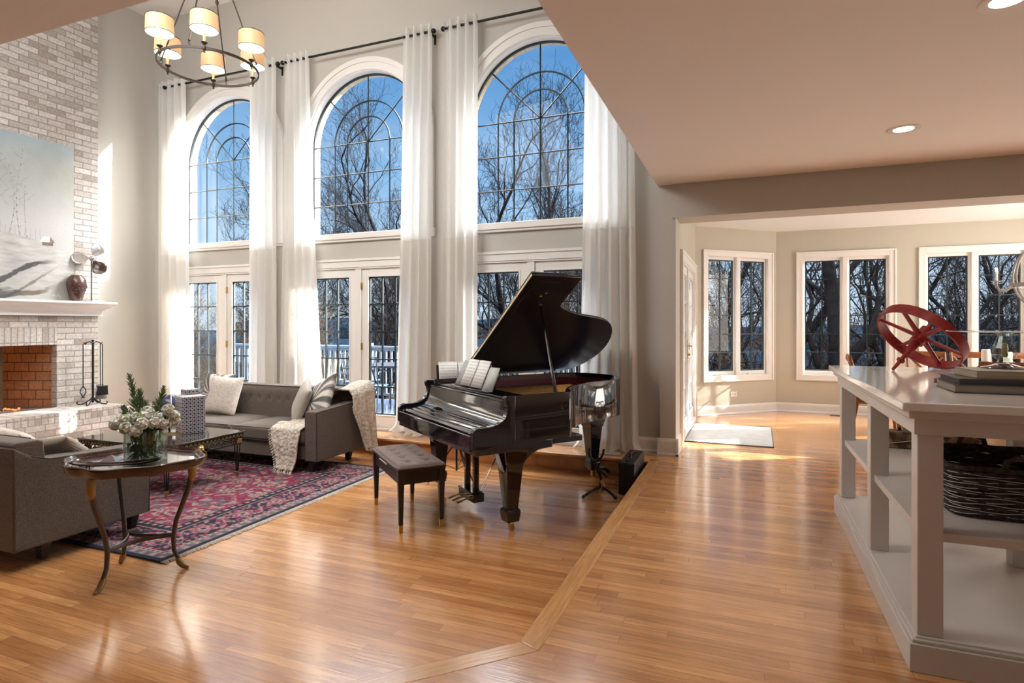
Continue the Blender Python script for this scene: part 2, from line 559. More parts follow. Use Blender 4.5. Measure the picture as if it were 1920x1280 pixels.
    def build(s, name, mats, parent=None, loc=(0, 0, 0), rot=(0, 0, 0), bevel=0, seg=2, sub=0, smooth=True, solid=0, ang=40, weld=False):
        me = bpy.data.meshes.new(name)
        me.from_pydata(s.v, [], s.f)
        if not isinstance(mats, (list, tuple)):
            mats = [mats]
        for m in mats:
            me.materials.append(m)
        if len(mats) > 1:
            me.polygons.foreach_set('material_index', s.mi)
        bm = bmesh.new()
        bm.from_mesh(me)
        if weld or solid or sub:
            bmesh.ops.remove_doubles(bm, verts=bm.verts, dist=1e-5)
        bmesh.ops.recalc_face_normals(bm, faces=bm.faces)
        bm.to_mesh(me)
        bm.free()
        if smooth:
            me.shade_smooth()
            if not sub:
                me.set_sharp_from_angle(angle=math.radians(ang))
        o = bpy.data.objects.new(name, me)
        C.objects.link(o)
        o.location, o.rotation_euler = loc, rot
        if parent:
            o.parent = parent
        if bevel:
            b = o.modifiers.new('bevel', 'BEVEL')
            b.width, b.segments, b.limit_method, b.angle_limit = bevel, seg, 'ANGLE', math.radians(35)
            b.harden_normals = False
        if solid:
            b = o.modifiers.new('solid', 'SOLIDIFY')
            b.thickness = solid
            b.offset = 0
        if sub:
            b = o.modifiers.new('sub', 'SUBSURF')
            b.levels = b.render_levels = sub
        return o

def thing(name, label, cat, loc=(0, 0, 0), rz=0.0, group=None, rot=None):
    o = bpy.data.objects.new(name, None)
    C.objects.link(o)
    o.location = loc
    o.rotation_euler = rot or (0, 0, rz)
    o.empty_display_size = 0.1
    o['label'], o['category'] = label, cat
    if group:
        o['group'] = group
    return o
def tag(o, label, cat, group=None, kind=None):
    o['label'], o['category'] = label, cat
    if group:
        o['group'] = group
    if kind:
        o['kind'] = kind
    return o
def struct(o):
    o['kind'] = 'structure'
    return o
def dup(root, loc, rz=None, label=None, group=None):
    def cp(o, par):
        c = o.copy()
        C.objects.link(c)
        c.parent = par
        for ch in list(o.children):
            cp(ch, c)
        return c
    r = cp(root, None)
    r.location = loc
    if rz is not None:
        r.rotation_euler = (0, 0, rz)
    if label:
        r['label'] = label
    if group:
        r['group'] = group
    return r
def paint(o, fn):
    """colour attribute 'tone' from fn(xyz array) -> rgb array (surface pattern)"""
    me = o.data
    n = len(me.vertices)
    co = np.empty(n * 3)
    me.vertices.foreach_get('co', co)
    co = co.reshape(n, 3)
    col = np.ones((n, 4))
    col[:, :3] = fn(co)
    at = me.color_attributes.new('tone', 'FLOAT_COLOR', 'POINT')
    at.data.foreach_set('color', col.ravel())
def tonemat(name, rough=0.8, bump=0.0, bscale=200, spec=0.3, coat=0):
    m, n, b = newmat(name)
    a = n.nodes.new('ShaderNodeAttribute')
    a.attribute_name = 'tone'
    n.links.new(a.outputs['Color'], b.inputs['Base Color'])
    b.inputs['Roughness'].default_value = rough
    b.inputs['Specular IOR Level'].default_value = spec
    b.inputs['Coat Weight'].default_value = coat
    if bump:
        t = n.nodes.new('ShaderNodeTexCoord')
        nb = n.nodes.new('ShaderNodeTexNoise')
        nb.inputs['Scale'].default_value = bscale
        n.links.new(t.outputs['Object'], nb.inputs['Vector'])
        bp = n.nodes.new('ShaderNodeBump')
        bp.inputs['Strength'].default_value = bump
        bp.inputs['Distance'].default_value = 0.004
        n.links.new(nb.outputs[0], bp.inputs['Height'])
        n.links.new(bp.outputs[0], b.inputs['Normal'])
    return m
def nsum(x, y, seed=0, oct=4, f0=1.0, aniso=1.0):
    """cheap smooth pseudo noise, -1..1"""
    r = np.random.RandomState(seed)
    out = np.zeros_like(x)
    amp, tot = 1.0, 0.0
    for k in range(oct):
        for j in range(4):
            a = r.uniform(0, 2 * PI)
            fx, fy = math.cos(a) * f0 * 2 ** k, math.sin(a) * f0 * 2 ** k * aniso
            out += amp * 0.5 * np.sin(x * fx + y * fy + r.uniform(0, 6.28) + 1.7 * np.sin(x * fy * 0.6 - y * fx * 0.6 + r.uniform(0, 6)))
        tot += amp
        amp *= 0.55
    return out / tot
# ================================================================== floors
def xl(pts):
    return pts
up_o = [(-0.985, 5.69), (-0.985, 6.6), (-0.69, 6.6), (-0.69, 8.86), (0.42, 9.87), (4.1, 9.87), (5.1, 8.86), (6.0, 6.4), (6.0, -3.0), (-8.6, -3.0), (-8.6, 1.09), (-2.0, 1.09), (-0.785, 2.258), (-0.785, 5.69)]
# upper level: dining side, the strip behind the camera and the ledge under the tall windows
m = MB()
m.prism([(-0.785, 2.26), (-0.785, 6.6), (-0.69, 6.6), (-0.69, 8.86), (0.42, 9.87), (4.1, 9.87), (5.1, 8.86), (6.0, 6.4), (6.0, -3.0), (-8.6, -3.0), (-8.6, 1.09), (-1.96, 1.09)], -0.3, 0)
m.box(-8.32, -0.785, 5.89, 6.5, -0.3, 0)
struct(m.build('floor', floor_m, smooth=False))
m = MB().box(-8.6, -0.8, 0.9, 5.95, -0.4, LOW)
struct(m.build('floor_sunken', floor_m, smooth=False))
# oak border boards with a small lip over the risers
lip = 0.03
m = MB()
m.prism([(-0.885, 5.79), (-0.885, 2.30), (-0.785, 2.26), (-0.785, 5.89)], -0.025, 0.001)
struct(m.build('trim_1', nose_m, bevel=0.006))
m = MB()
a = math.radians(45)
L0 = 1.58
m.prism([(0, 0), (L0, 0), (L0, 0.1), (-0.042, 0.1)], -0.025, 0.001)
o = m.build('trim_2', planks('oak_border_diagonal', (0.60, 0.29, 0.09), (0.66, 0.34, 0.115), (0.3, 0.15, 0.05), 5, 3.0, 0, 0.25), loc=(-0.885, 2.30, 0), rot=(0, 0, math.radians(225)), bevel=0.006)
struct(o)
m = MB().box(-8.32, -0.885, 5.79, 5.89, -0.025, 0.001)
struct(m.build('trim_3', planks('oak_border_long', (0.60, 0.29, 0.09), (0.66, 0.34, 0.115), (0.3, 0.15, 0.05), 5, 3.0, 0, 0.25), bevel=0.006))
m = MB()
m.box(-8.32, -0.86, 5.83, 5.90, LOW - .1, -0.02)
m.box(-8.32, -0.86, 5.805, 5.83, LOW, LOW + 0.02)
m.box(-8.32, -0.86, 5.812, 5.83, -0.045, -0.025)
m.box(-0.86, -0.8, 2.29, 5.85, LOW - .1, -0.02)
m.add([(-0.86, 2.29, LOW), (-1.99, 1.16, LOW), (-1.99, 1.16, -0.02), (-0.86, 2.29, -0.02), (-0.80, 2.23, LOW), (-1.93, 1.10, LOW), (-1.93, 1.10, -0.02), (-0.80, 2.23, -0.02)],
      [(0, 1, 2, 3), (4, 7, 6, 5), (3, 2, 6, 7), (0, 4, 5, 1), (0, 3, 7, 4), (1, 5, 6, 2)])
struct(m.build('trim_4', riser_m, smooth=False))

# ================================================================== ceilings
struct(MB().box(-8.7, -0.6, 1.6, 6.5, 5.91, 6.1).build('ceiling_living', ceil_m, smooth=False))
m = MB().prism([(-0.85, 6.5), (-0.85, 2.33), (-1.38, 1.80), (-8.6, 1.80), (-8.6, -3.1), (6.1, -3.1), (6.1, 6.3), (5.2, 6.5)], 2.75, 3.0)
struct(m.build('ceiling_low', ceil_m, smooth=False))
m = MB().prism([(-0.9, 6.4), (-0.9, 8.9), (0.3, 10.1), (4.3, 10.1), (5.3, 8.9), (5.3, 6.4)], 2.75, 2.95)
struct(m.build('ceiling_bay', bayceil_m, smooth=False))

# ================================================================== walls
# tall window wall with three arches and three french door openings
WC = [-6.85, -4.54, -2.19]       # arch centres
RA, ZS, ZB = 0.90, 3.69, 2.46    # arch radius, springing height, sill
DO, DW, DH = -0.08, 0.87, 2.07   # door offset, half width, head
m = MB()
ya, yb, zt = 6.25, 6.42, 6.0
xs = -8.5
edges = []
for c in WC:
    l, r = min(c - RA, c + DO - DW), max(c + RA, c + DO + DW)
    m.box(xs, l, ya, yb, -0.3, zt)
    # window column
    m.box(l, c + DO - DW, ya, yb, -0.3, DH) if c + DO - DW > l else None
    m.box(c + DO + DW, r, ya, yb, -0.3, DH) if c + DO + DW < r else None
    m.box(l, r, ya, yb, DH, ZB)
    if l < c - RA: m.box(l, c - RA, ya, yb, ZB, zt)
    if r > c + RA: m.box(c + RA, r, ya, yb, ZB, zt)
    N = 40
    for i in range(N):
        a0, a1 = PI - PI * i / N, PI - PI * (i + 1) / N
        x0, x1 = c + RA * math.cos(a0), c + RA * math.cos(a1)
        z0, z1 = ZS + RA * math.sin(a0), ZS + RA * math.sin(a1)
        m.add([(x0, ya, z0), (x1, ya, z1), (x1, yb, z1), (x0, yb, z0), (x0, ya, zt), (x1, ya, zt), (x1, yb, zt), (x0, yb, zt)],
              [(0, 3, 2, 1), (4, 5, 6, 7), (0, 1, 5, 4), (1, 2, 6, 5), (2, 3, 7, 6), (3, 0, 4, 7)])
    xs = r
m.box(xs, -0.82, ya, yb, -0.3, zt)
struct(m.build('wall_window', wall_m, smooth=False))
m = MB()
m.box(-8.6, -8.32, -3.1, 3.50, -0.4, 6.0)
m.box(-8.6, -8.32, 4.72, 6.5, -0.4, 6.0)
m.box(-8.6, -8.32, 3.50, 4.72, -0.4, 0.27)
m.box(-8.6, -8.32, 3.50, 4.72, 1.2, 6.0)
struct(m.build('wall_left', wall_m, smooth=False))
struct(MB().box(-8.85, -8.64, 3.2, 5.0, -0.4, 1.5).build('wall_flue', outbrick_m, smooth=False))
struct(MB().box(-8.6, 6.1, -3.2, -3.0, -0.4, 3.0).build('wall_rear', wall_m, smooth=False))
struct(MB().box(6.0, 6.15, -3.1, 6.5, -0.4, 3.0).build('wall_right', wall_m, smooth=False))
struct(MB().box(-8.6, -0.85, 1.55, 1.80, 3.0, 6.0).build('wall_loft', wall_m, smooth=False))
struct(MB().box(-0.85, -0.70, 1.7, 6.5, 3.0, 6.0).build('wall_loft_side', wall_m, smooth=False))
# post and header of the opening to the dining bay
struct(MB().box(-0.824, -0.668, 6.14, 6.50, -0.3, 2.75).build('wall_post', wall_m, smooth=False))
struct(MB().box(-0.700, 5.25, 6.12, 6.52, 2.41, 2.76).build('wall_header', wall_m, smooth=False))

def wallseg(name, p0, p1, z0, z1, holes, th=0.13, mat=baywall_m):
    """vertical wall from p0 to p1 (room on the right-hand side looking along it), outside thickness to the left"""
    d = Vector((p1[0] - p0[0], p1[1] - p0[1], 0))
    L = d.length
    M = Matrix.Translation((p0[0], p0[1], 0)) @ Matrix.Rotation(math.atan2(d.y, d.x), 4, 'Z')
    m = MB()
    x = 0
    for s0, s1, h0, h1 in holes:
        m.box(x, s0, 0, th, z0, z1)
        m.box(s0, s1, 0, th, z0, h0) if h0 > z0 else None
        m.box(s0, s1, 0, th, h1, z1)
        x = s1
    m.box(x, L, 0, th, z0, z1)
    m.xf(M)
    struct(m.build(name, mat, smooth=False))
    return M
baydoor = wallseg('wall_bay_door', (-0.69, 6.45), (-0.69, 8.86), -0.3, 2.8, [(0.42, 2.24, -0.3, 2.05)])
HW = (0.09, 1.22, 0.57, 2.335)
Mf = wallseg('wall_bay_facet', (-0.69, 8.86), (0.42, 9.87), -0.3, 2.8, [(0.126 + 0.08, 0.126 + 1.22, 0.57, 2.335)])
Mb = wallseg('wall_bay_back', (0.42, 9.87), (4.1, 9.87), -0.3, 2.8, [(0.357, 1.50, 0.57, 2.335), (1.92, 3.07, 0.57, 2.335)])
Mr = wallseg('wall_bay_facet_right', (4.1, 9.87), (5.1, 8.86), -0.3, 2.8, [(0.2, 1.25, 0.57, 2.335)])
wallseg('wall_bay_right', (5.1, 8.86), (5.1, 6.4), -0.3, 2.8, [])

struct(MB().box(5.1, 6.15, 6.35, 6.55, -0.3, 3.0).build('wall_right_return', wall_m, smooth=False))
m = MB()  # unseen brick blocks added to keep the sun off the painting
m.box(-0.95, 6.3, 6.48, 7.70, 2.96, 4.2)
m.box(-0.95, 6.3, 6.48, 8.78, 4.2, 7.0)
struct(m.build('wall_sun_blocker', outbrick_m, smooth=False))
# ------------------------------------------------------------------ baseboards
def baseboard(name, p0, p1, h=0.14, z=0.0):
    d = Vector((p1[0] - p0[0], p1[1] - p0[1], 0))
    L = d.length
    M = Matrix.Translation((p0[0], p0[1], z)) @ Matrix.Rotation(math.atan2(d.y, d.x), 4, 'Z')
    m = MB()
    prof = [(0, 0), (-0.028, 0), (-0.028, 0.012), (-0.016, 0.028), (-0.016, h - 0.03), (-0.010, h - 0.008), (0, h)]
    v = [(s, y, zz) for s in (0, L) for y, zz in prof]
    n = len(prof)
    m.add(v, [tuple(range(n)), tuple(range(n, 2 * n))[::-1]] + [(i, (i + 1) % n, (i + 1) % n + n, i + n) for i in range(n)])
    m.xf(M)
    return struct(m.build(name, trim_m, smooth=False))
baseboard('baseboard_window', (-1.25, 6.25), (-0.824, 6.25), 0.15)
baseboard('baseboard_window_middle', (-3.9, 6.25), (-3.27, 6.25), 0.15)
baseboard('baseboard_window_left', (-6.0, 6.25), (-5.52, 6.25), 0.15)
baseboard('baseboard_post', (-0.852, 6.14), (-0.640, 6.14), 0.17)
baseboard('baseboard_post_return', (-0.668, 6.112), (-0.668, 6.50), 0.17)
baseboard('baseboard_facet', (-0.69, 8.86), (0.42, 9.87), 0.14)
baseboard('baseboard_back', (0.42, 9.87), (4.1, 9.87), 0.14)
baseboard('baseboard_left', (-8.32, 5.2), (-8.32, 5.8), 0.15, LOW)
baseboard('baseboard_left_ledge', (-8.32, 5.8), (-8.32, 6.25), 0.15, 0)

def frame(m, x0, x1, z0, z1, w, y0, y1):
    m.box(x0, x0 + w, y0, y1, z0, z1)
    m.box(x1 - w, x1, y0, y1, z0, z1)
    m.box(x0 + w, x1 - w, y0, y1, z0, z0 + w)
    m.box(x0 + w, x1 - w, y0, y1, z1 - w, z1)
# ------------------------------------------------------------------ arched windows
def ring(m, c, z, r0, r1, y0, y1, a0=0.0, a1=PI, n=48):
    vs_ = []
    for i in range(n + 1):
        a = a0 + (a1 - a0) * i / n
        for r, y in ((r0, y0), (r1, y0), (r1, y1), (r0, y1)):
            vs_.append((c + r * math.cos(a), y, z + r * math.sin(a)))
    fs_ = []
    for i in range(n):
        for k in range(4):
            fs_.append((i * 4 + k, i * 4 + (k + 1) % 4, (i + 1) * 4 + (k + 1) % 4, (i + 1) * 4 + k))
    fs_ += [(0, 1, 2, 3), (n * 4 + 3, n * 4 + 2, n * 4 + 1, n * 4)]
    m.add(vs_, fs_)
def archtrim(m, c, z, r0, r1, y0, y1, zb):
    ring(m, c, z, r0, r1, y0, y1)
    m.box(c - r1, c - r0, y0, y1, zb, z)
    m.box(c + r0, c + r1, y0, y1, zb, z)
GB = 2.50
for k, c in enumerate(WC):
    root = thing('window_%d' % (k + 1), '', '', (c, 6.35, GB))
    del root['label'], root['category']
    root['kind'] = 'structure'
    inv = Matrix.Translation((-c, -6.35, -GB))
    def part(name, mb, mat, **kw):
        mb.xf(inv)
        return mb.build(name, mat, root, **kw)
    m = MB()
    archtrim(m, c, ZS, 0.885, 1.0, 6.222, 6.26, ZB)
    archtrim(m, c, ZS, 0.97, 1.03, 6.205, 6.25, ZB)
    archtrim(m, c, ZS, 0.875, 0.905, 6.21, 6.25, ZB)
    part('casing', m, trim_m, ang=30)
    m = MB()
    archtrim(m, c, ZS, 0.868, 0.898, 6.24, 6.366, ZB)
    part('jamb', m, white_m, ang=30)
    m = MB()
    m.box(c - 1.05, c + 1.05, 6.195, 6.25, 2.425, 2.50)
    m.box(c - 1.05, c + 1.05, 6.215, 6.25, 2.395, 2.43)
    m.box(c - 0.88, c + 0.88, 6.25, 6.365, 2.43, 2.497)
    part('sill', m, trim_m, bevel=0.006)
    m = MB()
    archtrim(m, c, ZS, 0.850, 0.872, 6.335, 6.365, GB)
    m.box(c - 0.86, c + 0.86, 6.335, 6.365, GB - 0.004, GB + 0.012)
    part('sash', m, sash_m, ang=30)
    m = MB()
    t = 0.0075
    def bar(x0, z0, x1, z1):
        m.tube([(x0, 6.35, z0), (x1, 6.35, z1)], t * 1.25, 4)
    dz = (ZS - GB) / 3
    for z in (GB + dz, GB + 2 * dz, ZS):
        bar(c - 0.855, z, c + 0.855, z)
    bar(c, GB, c, ZS + 0.855)
    for s in (-1, 1):
        for r in (0.325, 0.525):
            bar(c + s * r, GB, c + s * r, ZS)
        bar(c, ZS, c + s * 0.855 * math.cos(PI / 4), ZS + 0.855 * math.sin(PI / 4))
    for r in (0.325, 0.525):
        ring(m, c, ZS, r - t, r + t, 6.35 - t, 6.35 + t)
    part('muntin', m, sash_m, ang=30)
    m = MB()
    pts = [(c - 0.86, 6.352, GB), (c + 0.86, 6.352, GB)] + [(c + 0.86 * math.cos(PI * i / 40), 6.352, ZS + 0.86 * math.sin(PI * i / 40)) for i in range(41)]
    m.add(pts, [tuple(range(len(pts)))])
    part('pane', m, pane_m, smooth=False)
    # outside brick reveal of the arch
    m = MB()
    archtrim(m, c, ZS, 0.872, 1.15, 6.37, 6.47, ZB - 0.1)
    struct(m.build('wall_outside_arch', outbrick_m, smooth=False))

# ------------------------------------------------------------------ french doors
def glazed(m_, p_, x0, x1, z0, z1, y, cols, rows, t=0.008):
    for i in range(1, cols):
        x = x0 + (x1 - x0) * i / cols
        m_.box(x - t, x + t, y - 0.012, y + 0.012, z0, z1)
    for j in range(1, rows):
        z = z0 + (z1 - z0) * j / rows
        m_.box(x0, x1, y - 0.0121, y + 0.0121, z - t, z + t)
    frame(m_, x0, x1, z0, z1, .014, y - 0.015, y + 0.015)
    p_.add([(x0, y, z0), (x1, y, z0), (x1, y, z1), (x0, y, z1)], [(0, 1, 2, 3)])
def frenchdoor(idx, M, hw, mun=sash_m, hinge_x=0.0, active=1, handle=True):
    """local x along the wall, y into the wall; opening -hw..hw"""
    root = thing('door_%d' % idx, '', '')
    del root['label'], root['category']
    root['kind'] = 'structure'
    root.matrix_world = M
    H = 2.06
    m = MB()
    for s in (-1, 1):
        x0, x1 = sorted((s * (hw - 0.005), s * (hw + 0.095)))
        m.box(x0, x1, -0.022, 0, 0, H)
        x0, x1 = sorted((s * (hw + 0.07), s * (hw + 0.10)))
        m.box(x0, x1, -0.036, -0.001, 0, H + 0.08)
    m.box(-hw - 0.095, hw + 0.095, -0.022, 0, H, H + 0.105)
    m.box(-hw - 0.10, hw + 0.10, -0.036, -0.001, H + 0.08, H + 0.11)
    for s in (-1, 1):
        x0, x1 = sorted((s * (hw - 0.035), s * hw))
        m.box(x0, x1, -0.012, 0.20, 0, H)
    m.box(-hw, hw, -0.012, 0.20, H - 0.02, H)
    m.build('casing', trim_m, root, bevel=0.004)
    m = MB().box(-hw, hw, -0.03, 0.2, 0, 0.03)
    m.build('threshold', white_m, root, bevel=0.004)
    m = MB().box(-0.045, 0.045, -0.005, 0.075, 0.03, H - 0.02)
    m.build('center_post', trim_m, root, bevel=0.004)
    for s in (-1, 1):
        x0, x1 = sorted((s * 0.047, s * (hw - 0.037)))
        lf = MB()
        g0, g1 = x0 + 0.105, x1 - 0.105
        z0, z1, gz0, gz1 = 0.035, H - 0.022, 0.19, 1.935
        ya_, yb_ = 0.012, 0.056
        lf.box(x0, g0, ya_, yb_, z0, z1)
        lf.box(g1, x1, ya_, yb_, z0, z1)
        lf.box(g0, g1, ya_, yb_, z0, gz0)
        lf.box(g0, g1, ya_, yb_, gz1, z1)
        frame(lf, g0 - .02, g1 + .02, gz0 - .02, gz1 + .02, .02, 0.004, 0.05)
        leaf = lf.build('door_leaf', trim_m, root, bevel=0.004)
        mm, pp = MB(), MB()
        glazed(mm, pp, g0, g1, gz0, gz1, 0.034, 3, 5)
        mm.build('muntin', mun, leaf, smooth=False)
        pp.build('pane', pane_m, leaf, smooth=False)
        if s == active:
            for z in (0.28, 1.05, 1.82):
                MB().box(0.042, 0.060, -0.012, 0.014, z - 0.045, z + 0.045).build('hinge', brass_m, leaf, bevel=0.003)
    return root
for k, c in enumerate(WC):
    frenchdoor(k + 1, Matrix.Translation((c + DO, 6.25, 0)), DW)
Md = Matrix.Translation((-0.69, 7.775, 0)) @ Matrix.Rotation(PI / 2, 4, 'Z')
d4 = frenchdoor(4, Md, 0.91, white_m)
m = MB()
m.box(-0.13, -0.085, -0.004, 0.012, 0.90, 1.14)
m.tube([(-0.108, 0.012, 1.06), (-0.108, -0.05, 1.06), (-0.20, -0.055, 1.06)], 0.008, 8)
m.sphere((-0.108, -0.02, 0.95), 0.018)
m.build('handle', brass_m, d4)

# ------------------------------------------------------------------ casement windows of the bay
def casement(idx, M, off, width=1.30):
    root = thing('window_%d' % idx, '', '')
    del root['label'], root['category']
    root['kind'] = 'structure'
    root.matrix_world = M @ Matrix.Translation((off, 0, 0))
    W = width
    z0, z1 = 0.485, 2.42
    m = MB()
    frame(m, 0.001, W - 0.001, z0 + 0.001, z1 - 0.001, .084, -0.020, 0)
    frame(m, 0, W, z0, z1, .026, -0.034, -0.001)
    m.build('casing', trim_m, root, bevel=0.004)
    m = MB()
    frame(m, .08, W - .08, z0 + .08, z1 - .08, .013, -0.017, 0.12)
    m.box(W / 2 - 0.03, W / 2 + 0.03, -0.012, 0.12, z0 + .093, z1 - .093)
    m.build('jamb', trim_m, root, bevel=0.003)
    for x0, x1 in ((0.092, W / 2 - 0.03), (W / 2 + 0.03, W - 0.092)):
        g0, g1, h0, h1 = x0 + 0.032, x1 - 0.032, z0 + 0.15, z1 - 0.135
        m = MB()
        for a_, b_, c_, d_ in ((x0, g0, z0 + .095, z1 - .09), (g1, x1, z0 + .095, z1 - .09), (g0, g1, z0 + .095, h0), (g0, g1, h1, z1 - .09)):
            m.box(a_, b_, 0.035, 0.08, c_, d_)
        sash = m.build('sash', trim_m, root, bevel=0.004)
        mm, pp = MB(), MB()
        glazed(mm, pp, g0, g1, h0, h1, 0.058, 2, 6, 0.0065)
        mm.build('muntin', sash_m, sash, smooth=False)
        pp.build('pane', pane_m, sash, smooth=False)
        m = MB()
        m.box((g0 + g1) / 2 - 0.10, (g0 + g1) / 2 - 0.02, 0.0, 0.04, z0 + 0.095, z0 + 0.115)
        m.tube([((g0 + g1) / 2 - 0.06, 0.0, z0 + 0.115), ((g0 + g1) / 2 - 0.02, -0.02, z0 + 0.125), ((g0 + g1) / 2 + 0.05, -0.02, z0 + 0.118)], 0.006, 6)
        m.build('crank', white_m, sash)
casement(4, Mf, 0.126)
casement(5, Mb, 0.697 - 0.42)
casement(6, Mb, 2.26 - 0.42)
casement(7, Mr, 0.1)

# ================================================================== small fixtures
# outlet on the facet
o = thing('wall_outlet', 'white double wall outlet low on the angled bay wall under the window', 'outlet')
o.matrix_world = Mf @ Matrix.Translation((0.69, 0, 0.294))
MB().box(-0.058, 0.058, -0.006, 0, -0.035, 0.035).build('plate', white_m, o, bevel=0.003)
for s in (-1, 1):
    MB().box(s * 0.027 - 0.014, s * 0.027 + 0.014, -0.009, -0.005, -0.017, 0.017).build('socket', P('socket_%d' % s, (0.6, 0.58, 0.55), 0.4), o, bevel=0.002)
o = thing('light_switch', 'white switch plate on the wall strip between the left and middle tall windows', 'switch', (-5.735, 6.25, 1.17))
MB().box(-0.04, 0.04, -0.008, 0, -0.06, 0.06).build('plate', white_m, o, bevel=0.003)
for z in (-0.03, 0, 0.03):
    MB().box(-0.018, 0.018, -0.012, -0.007, z - 0.009, z + 0.009).build('button', P('button_grey%g' % z, (0.25, 0.25, 0.25), 0.4), o)
o = thing('floor_vent', 'brown slotted floor vent beside the back bay wall', 'vent', (1.28, 9.70, 0.0))
MB().box(-0.15, 0.15, -0.05, 0.05, 0, 0.004).build('frame', P('vent_brown', (0.13, 0.06, 0.025), 0.4), o, bevel=0.002)
m = MB()
for i in range(14):
    m.box(-0.135 + i * 0.02, -0.125 + i * 0.02, -0.035, 0.035, 0.004, 0.006)
m.build('slats', iron_m, o)

# recessed ceiling lights
def canlight(loc, label):
    o = thing('recessed_light', label, 'ceiling light', loc, group='recessed lights in the low ceiling')
    m = MB().lathe([(0.062, -0.002), (0.098, -0.007), (0.108, -0.003), (0.108, 0.0)], 40, cap=False)
    m.build('trim_ring', white_m, o)
    MB().lathe([(0.0, -0.0025), (0.066, -0.0025)], 40, cap=False).build('lens', bulb_m, o)
    l = bpy.data.lights.new('recessed_lamp', 'SPOT')
    l.energy, l.color, l.spot_size, l.spot_blend, l.shadow_soft_size = 18, (1.0, 0.82, 0.62), math.radians(120), 0.6, 0.05
    lo = bpy.data.objects.new('recessed_lamp', l)
    C.objects.link(lo)
    lo.location = (0, 0, -0.02)
    lo.parent = o
    return o
canlight((1.06, 5.02, 2.75), 'recessed ceiling light over the far end of the island')
canlight((1.06, 3.19, 2.75), 'recessed ceiling light cut by the top right corner of the photo')
# ================================================================== fireplace
fp = thing('fireplace', 'whitewashed brick fireplace with white mantel and raised brick hearth on the left wall', 'fireplace', (-8.32, 4.2, LOW))
FI = Matrix.Translation((8.32, -4.2, -LOW))
XF, YE, ZH = -7.98, 5.18, 0.30
YO0, YO1, ZO0, ZO1 = 3.55, 4.68, 0.30, 1.08
def fpart(n, mb, mat, parent=fp, **kw):
    mb.xf(FI)
    return mb.build(n, mat, parent, **kw)
m = MB()
m.box(-8.319, XF, 2.9, YO0, LOW, 5.908)
m.box(-8.319, XF, YO1, YE, LOW, 5.908)
m.box(-8.319, XF, YO0, YO1, 1.29, 5.908)
m.box(-8.319, XF, YO0, YO1, LOW, ZO0 - 0.01)
fpart('chimney_breast', m, brick_m, smooth=False)
m = MB().box(-8.30, XF + 0.001, YO0, YO1 + 0.0, 1.08, 1.29)
fpart('brick_lintel', m, soldier_m, smooth=False)
m = MB().box(XF, -7.44, 2.6, YE, LOW, ZH - 0.11)
fpart('hearth', m, brick_m, smooth=False)
m = MB().box(XF, -7.44, 2.6, YE, ZH - 0.11, ZH - 0.002)
fpart('hearth_edge', m, rowlock_m, smooth=False)
m = MB().box(XF, -7.442, 2.602, YE - .002, ZH - 0.004, ZH)
fpart('hearth_top', m, paver_m, smooth=False)
# firebox, splayed walls behind the opening (set into the outer wall)
m = MB()
yo0, yo1 = YO0 + 0.0, YO1 - 0.0
b0, b1, xb = YO0 + 0.25, YO1 - 0.22, -8.62
v = [(XF - .1, yo0, ZO0), (xb, b0, ZO0), (xb, b1, ZO0), (XF - .1, yo1, ZO0)]
v += [(x, y, ZO1 + 0.1) for x, y, z in v]
m.add(v, [(0, 1, 5, 4), (1, 2, 6, 5), (2, 3, 7, 6), (4, 5, 6, 7)])
fpart('firebox', m, firebrick_m, smooth=False)
m = MB().box(-8.63, XF, YO0, YO1, ZO0 - 0.02, ZO0 + 0.002)
fpart('firebox_floor', m, P('ash_floor', (0.10, 0.07, 0.055), 0.95, noise=0.6, nscale=30), smooth=False)
# metal mesh screen folded at the side of the opening
m = MB().box(-8.16, -8.14, 4.13, 4.19, 0.32, 1.06)
fpart('screen_panel', m, P('screen_metal', (0.08, 0.045, 0.02), 0.5, 0.7))
# mantel shelf: crown profile swept along the front with a mitred return
prof = [(0.0, 1.44), (0.05, 1.44), (0.05, 1.462), (0.035, 1.47), (0.045, 1.50), (0.10, 1.535), (0.155, 1.555), (0.165, 1.58), (0.205, 1.59), (0.215, 1.60), (0.215, 1.622), (0.0, 1.622)]
m = MB()
n = len(prof)
v = [(XF + d, 2.8, z) for d, z in prof] + [(XF + d, YE + d * 0.55, z) for d, z in prof] + [(XF, YE + d * 0.55, z) for d, z in prof]
fcs = [tuple(range(n))]
for s in range(2):
    for i in range(n):
        fcs.append((s * n + i, s * n + (i + 1) % n, (s + 1) * n + (i + 1) % n, (s + 1) * n + i))
m.add(v, fcs)
fpart('mantel', m, white_m, smooth=False)

# the wall behind the firebox keeps a recess: build the fire
g = thing('fire_grate', 'black iron fire grate with curved feet inside the fireplace', 'grate', (-8.24, 3.98, 0.302))
m = MB()
for y in (-0.28, -0.14, 0.0, 0.12):
    m.tube([(-0.16, y, 0.14), (-0.14, y, 0.09), (0.10, y, 0.085), (0.14, y, 0.10), (0.155, y, 0.18)], 0.009, 6)
m.tube([(-0.1, -0.32, 0.085), (-0.1, 0.16, 0.085)], 0.009, 6)
m.tube([(0.1, -0.32, 0.085), (0.1, 0.16, 0.085)], 0.009, 6)
m.build('bars', iron_m, g)
for y in (-0.25, 0.14):
    for x in (-0.1, 0.1):
        MB().tube([(x, y, 0.085), (x + 0.01, y + 0.03, 0.04), (x + 0.02, y + 0.06, 0.012)], 0.011, 6).build('foot', iron_m, g)
bark_m = P('charred_bark', (0.06, 0.035, 0.025), 0.95, noise=0.6, nscale=30, bump=1.0, bscale=30)
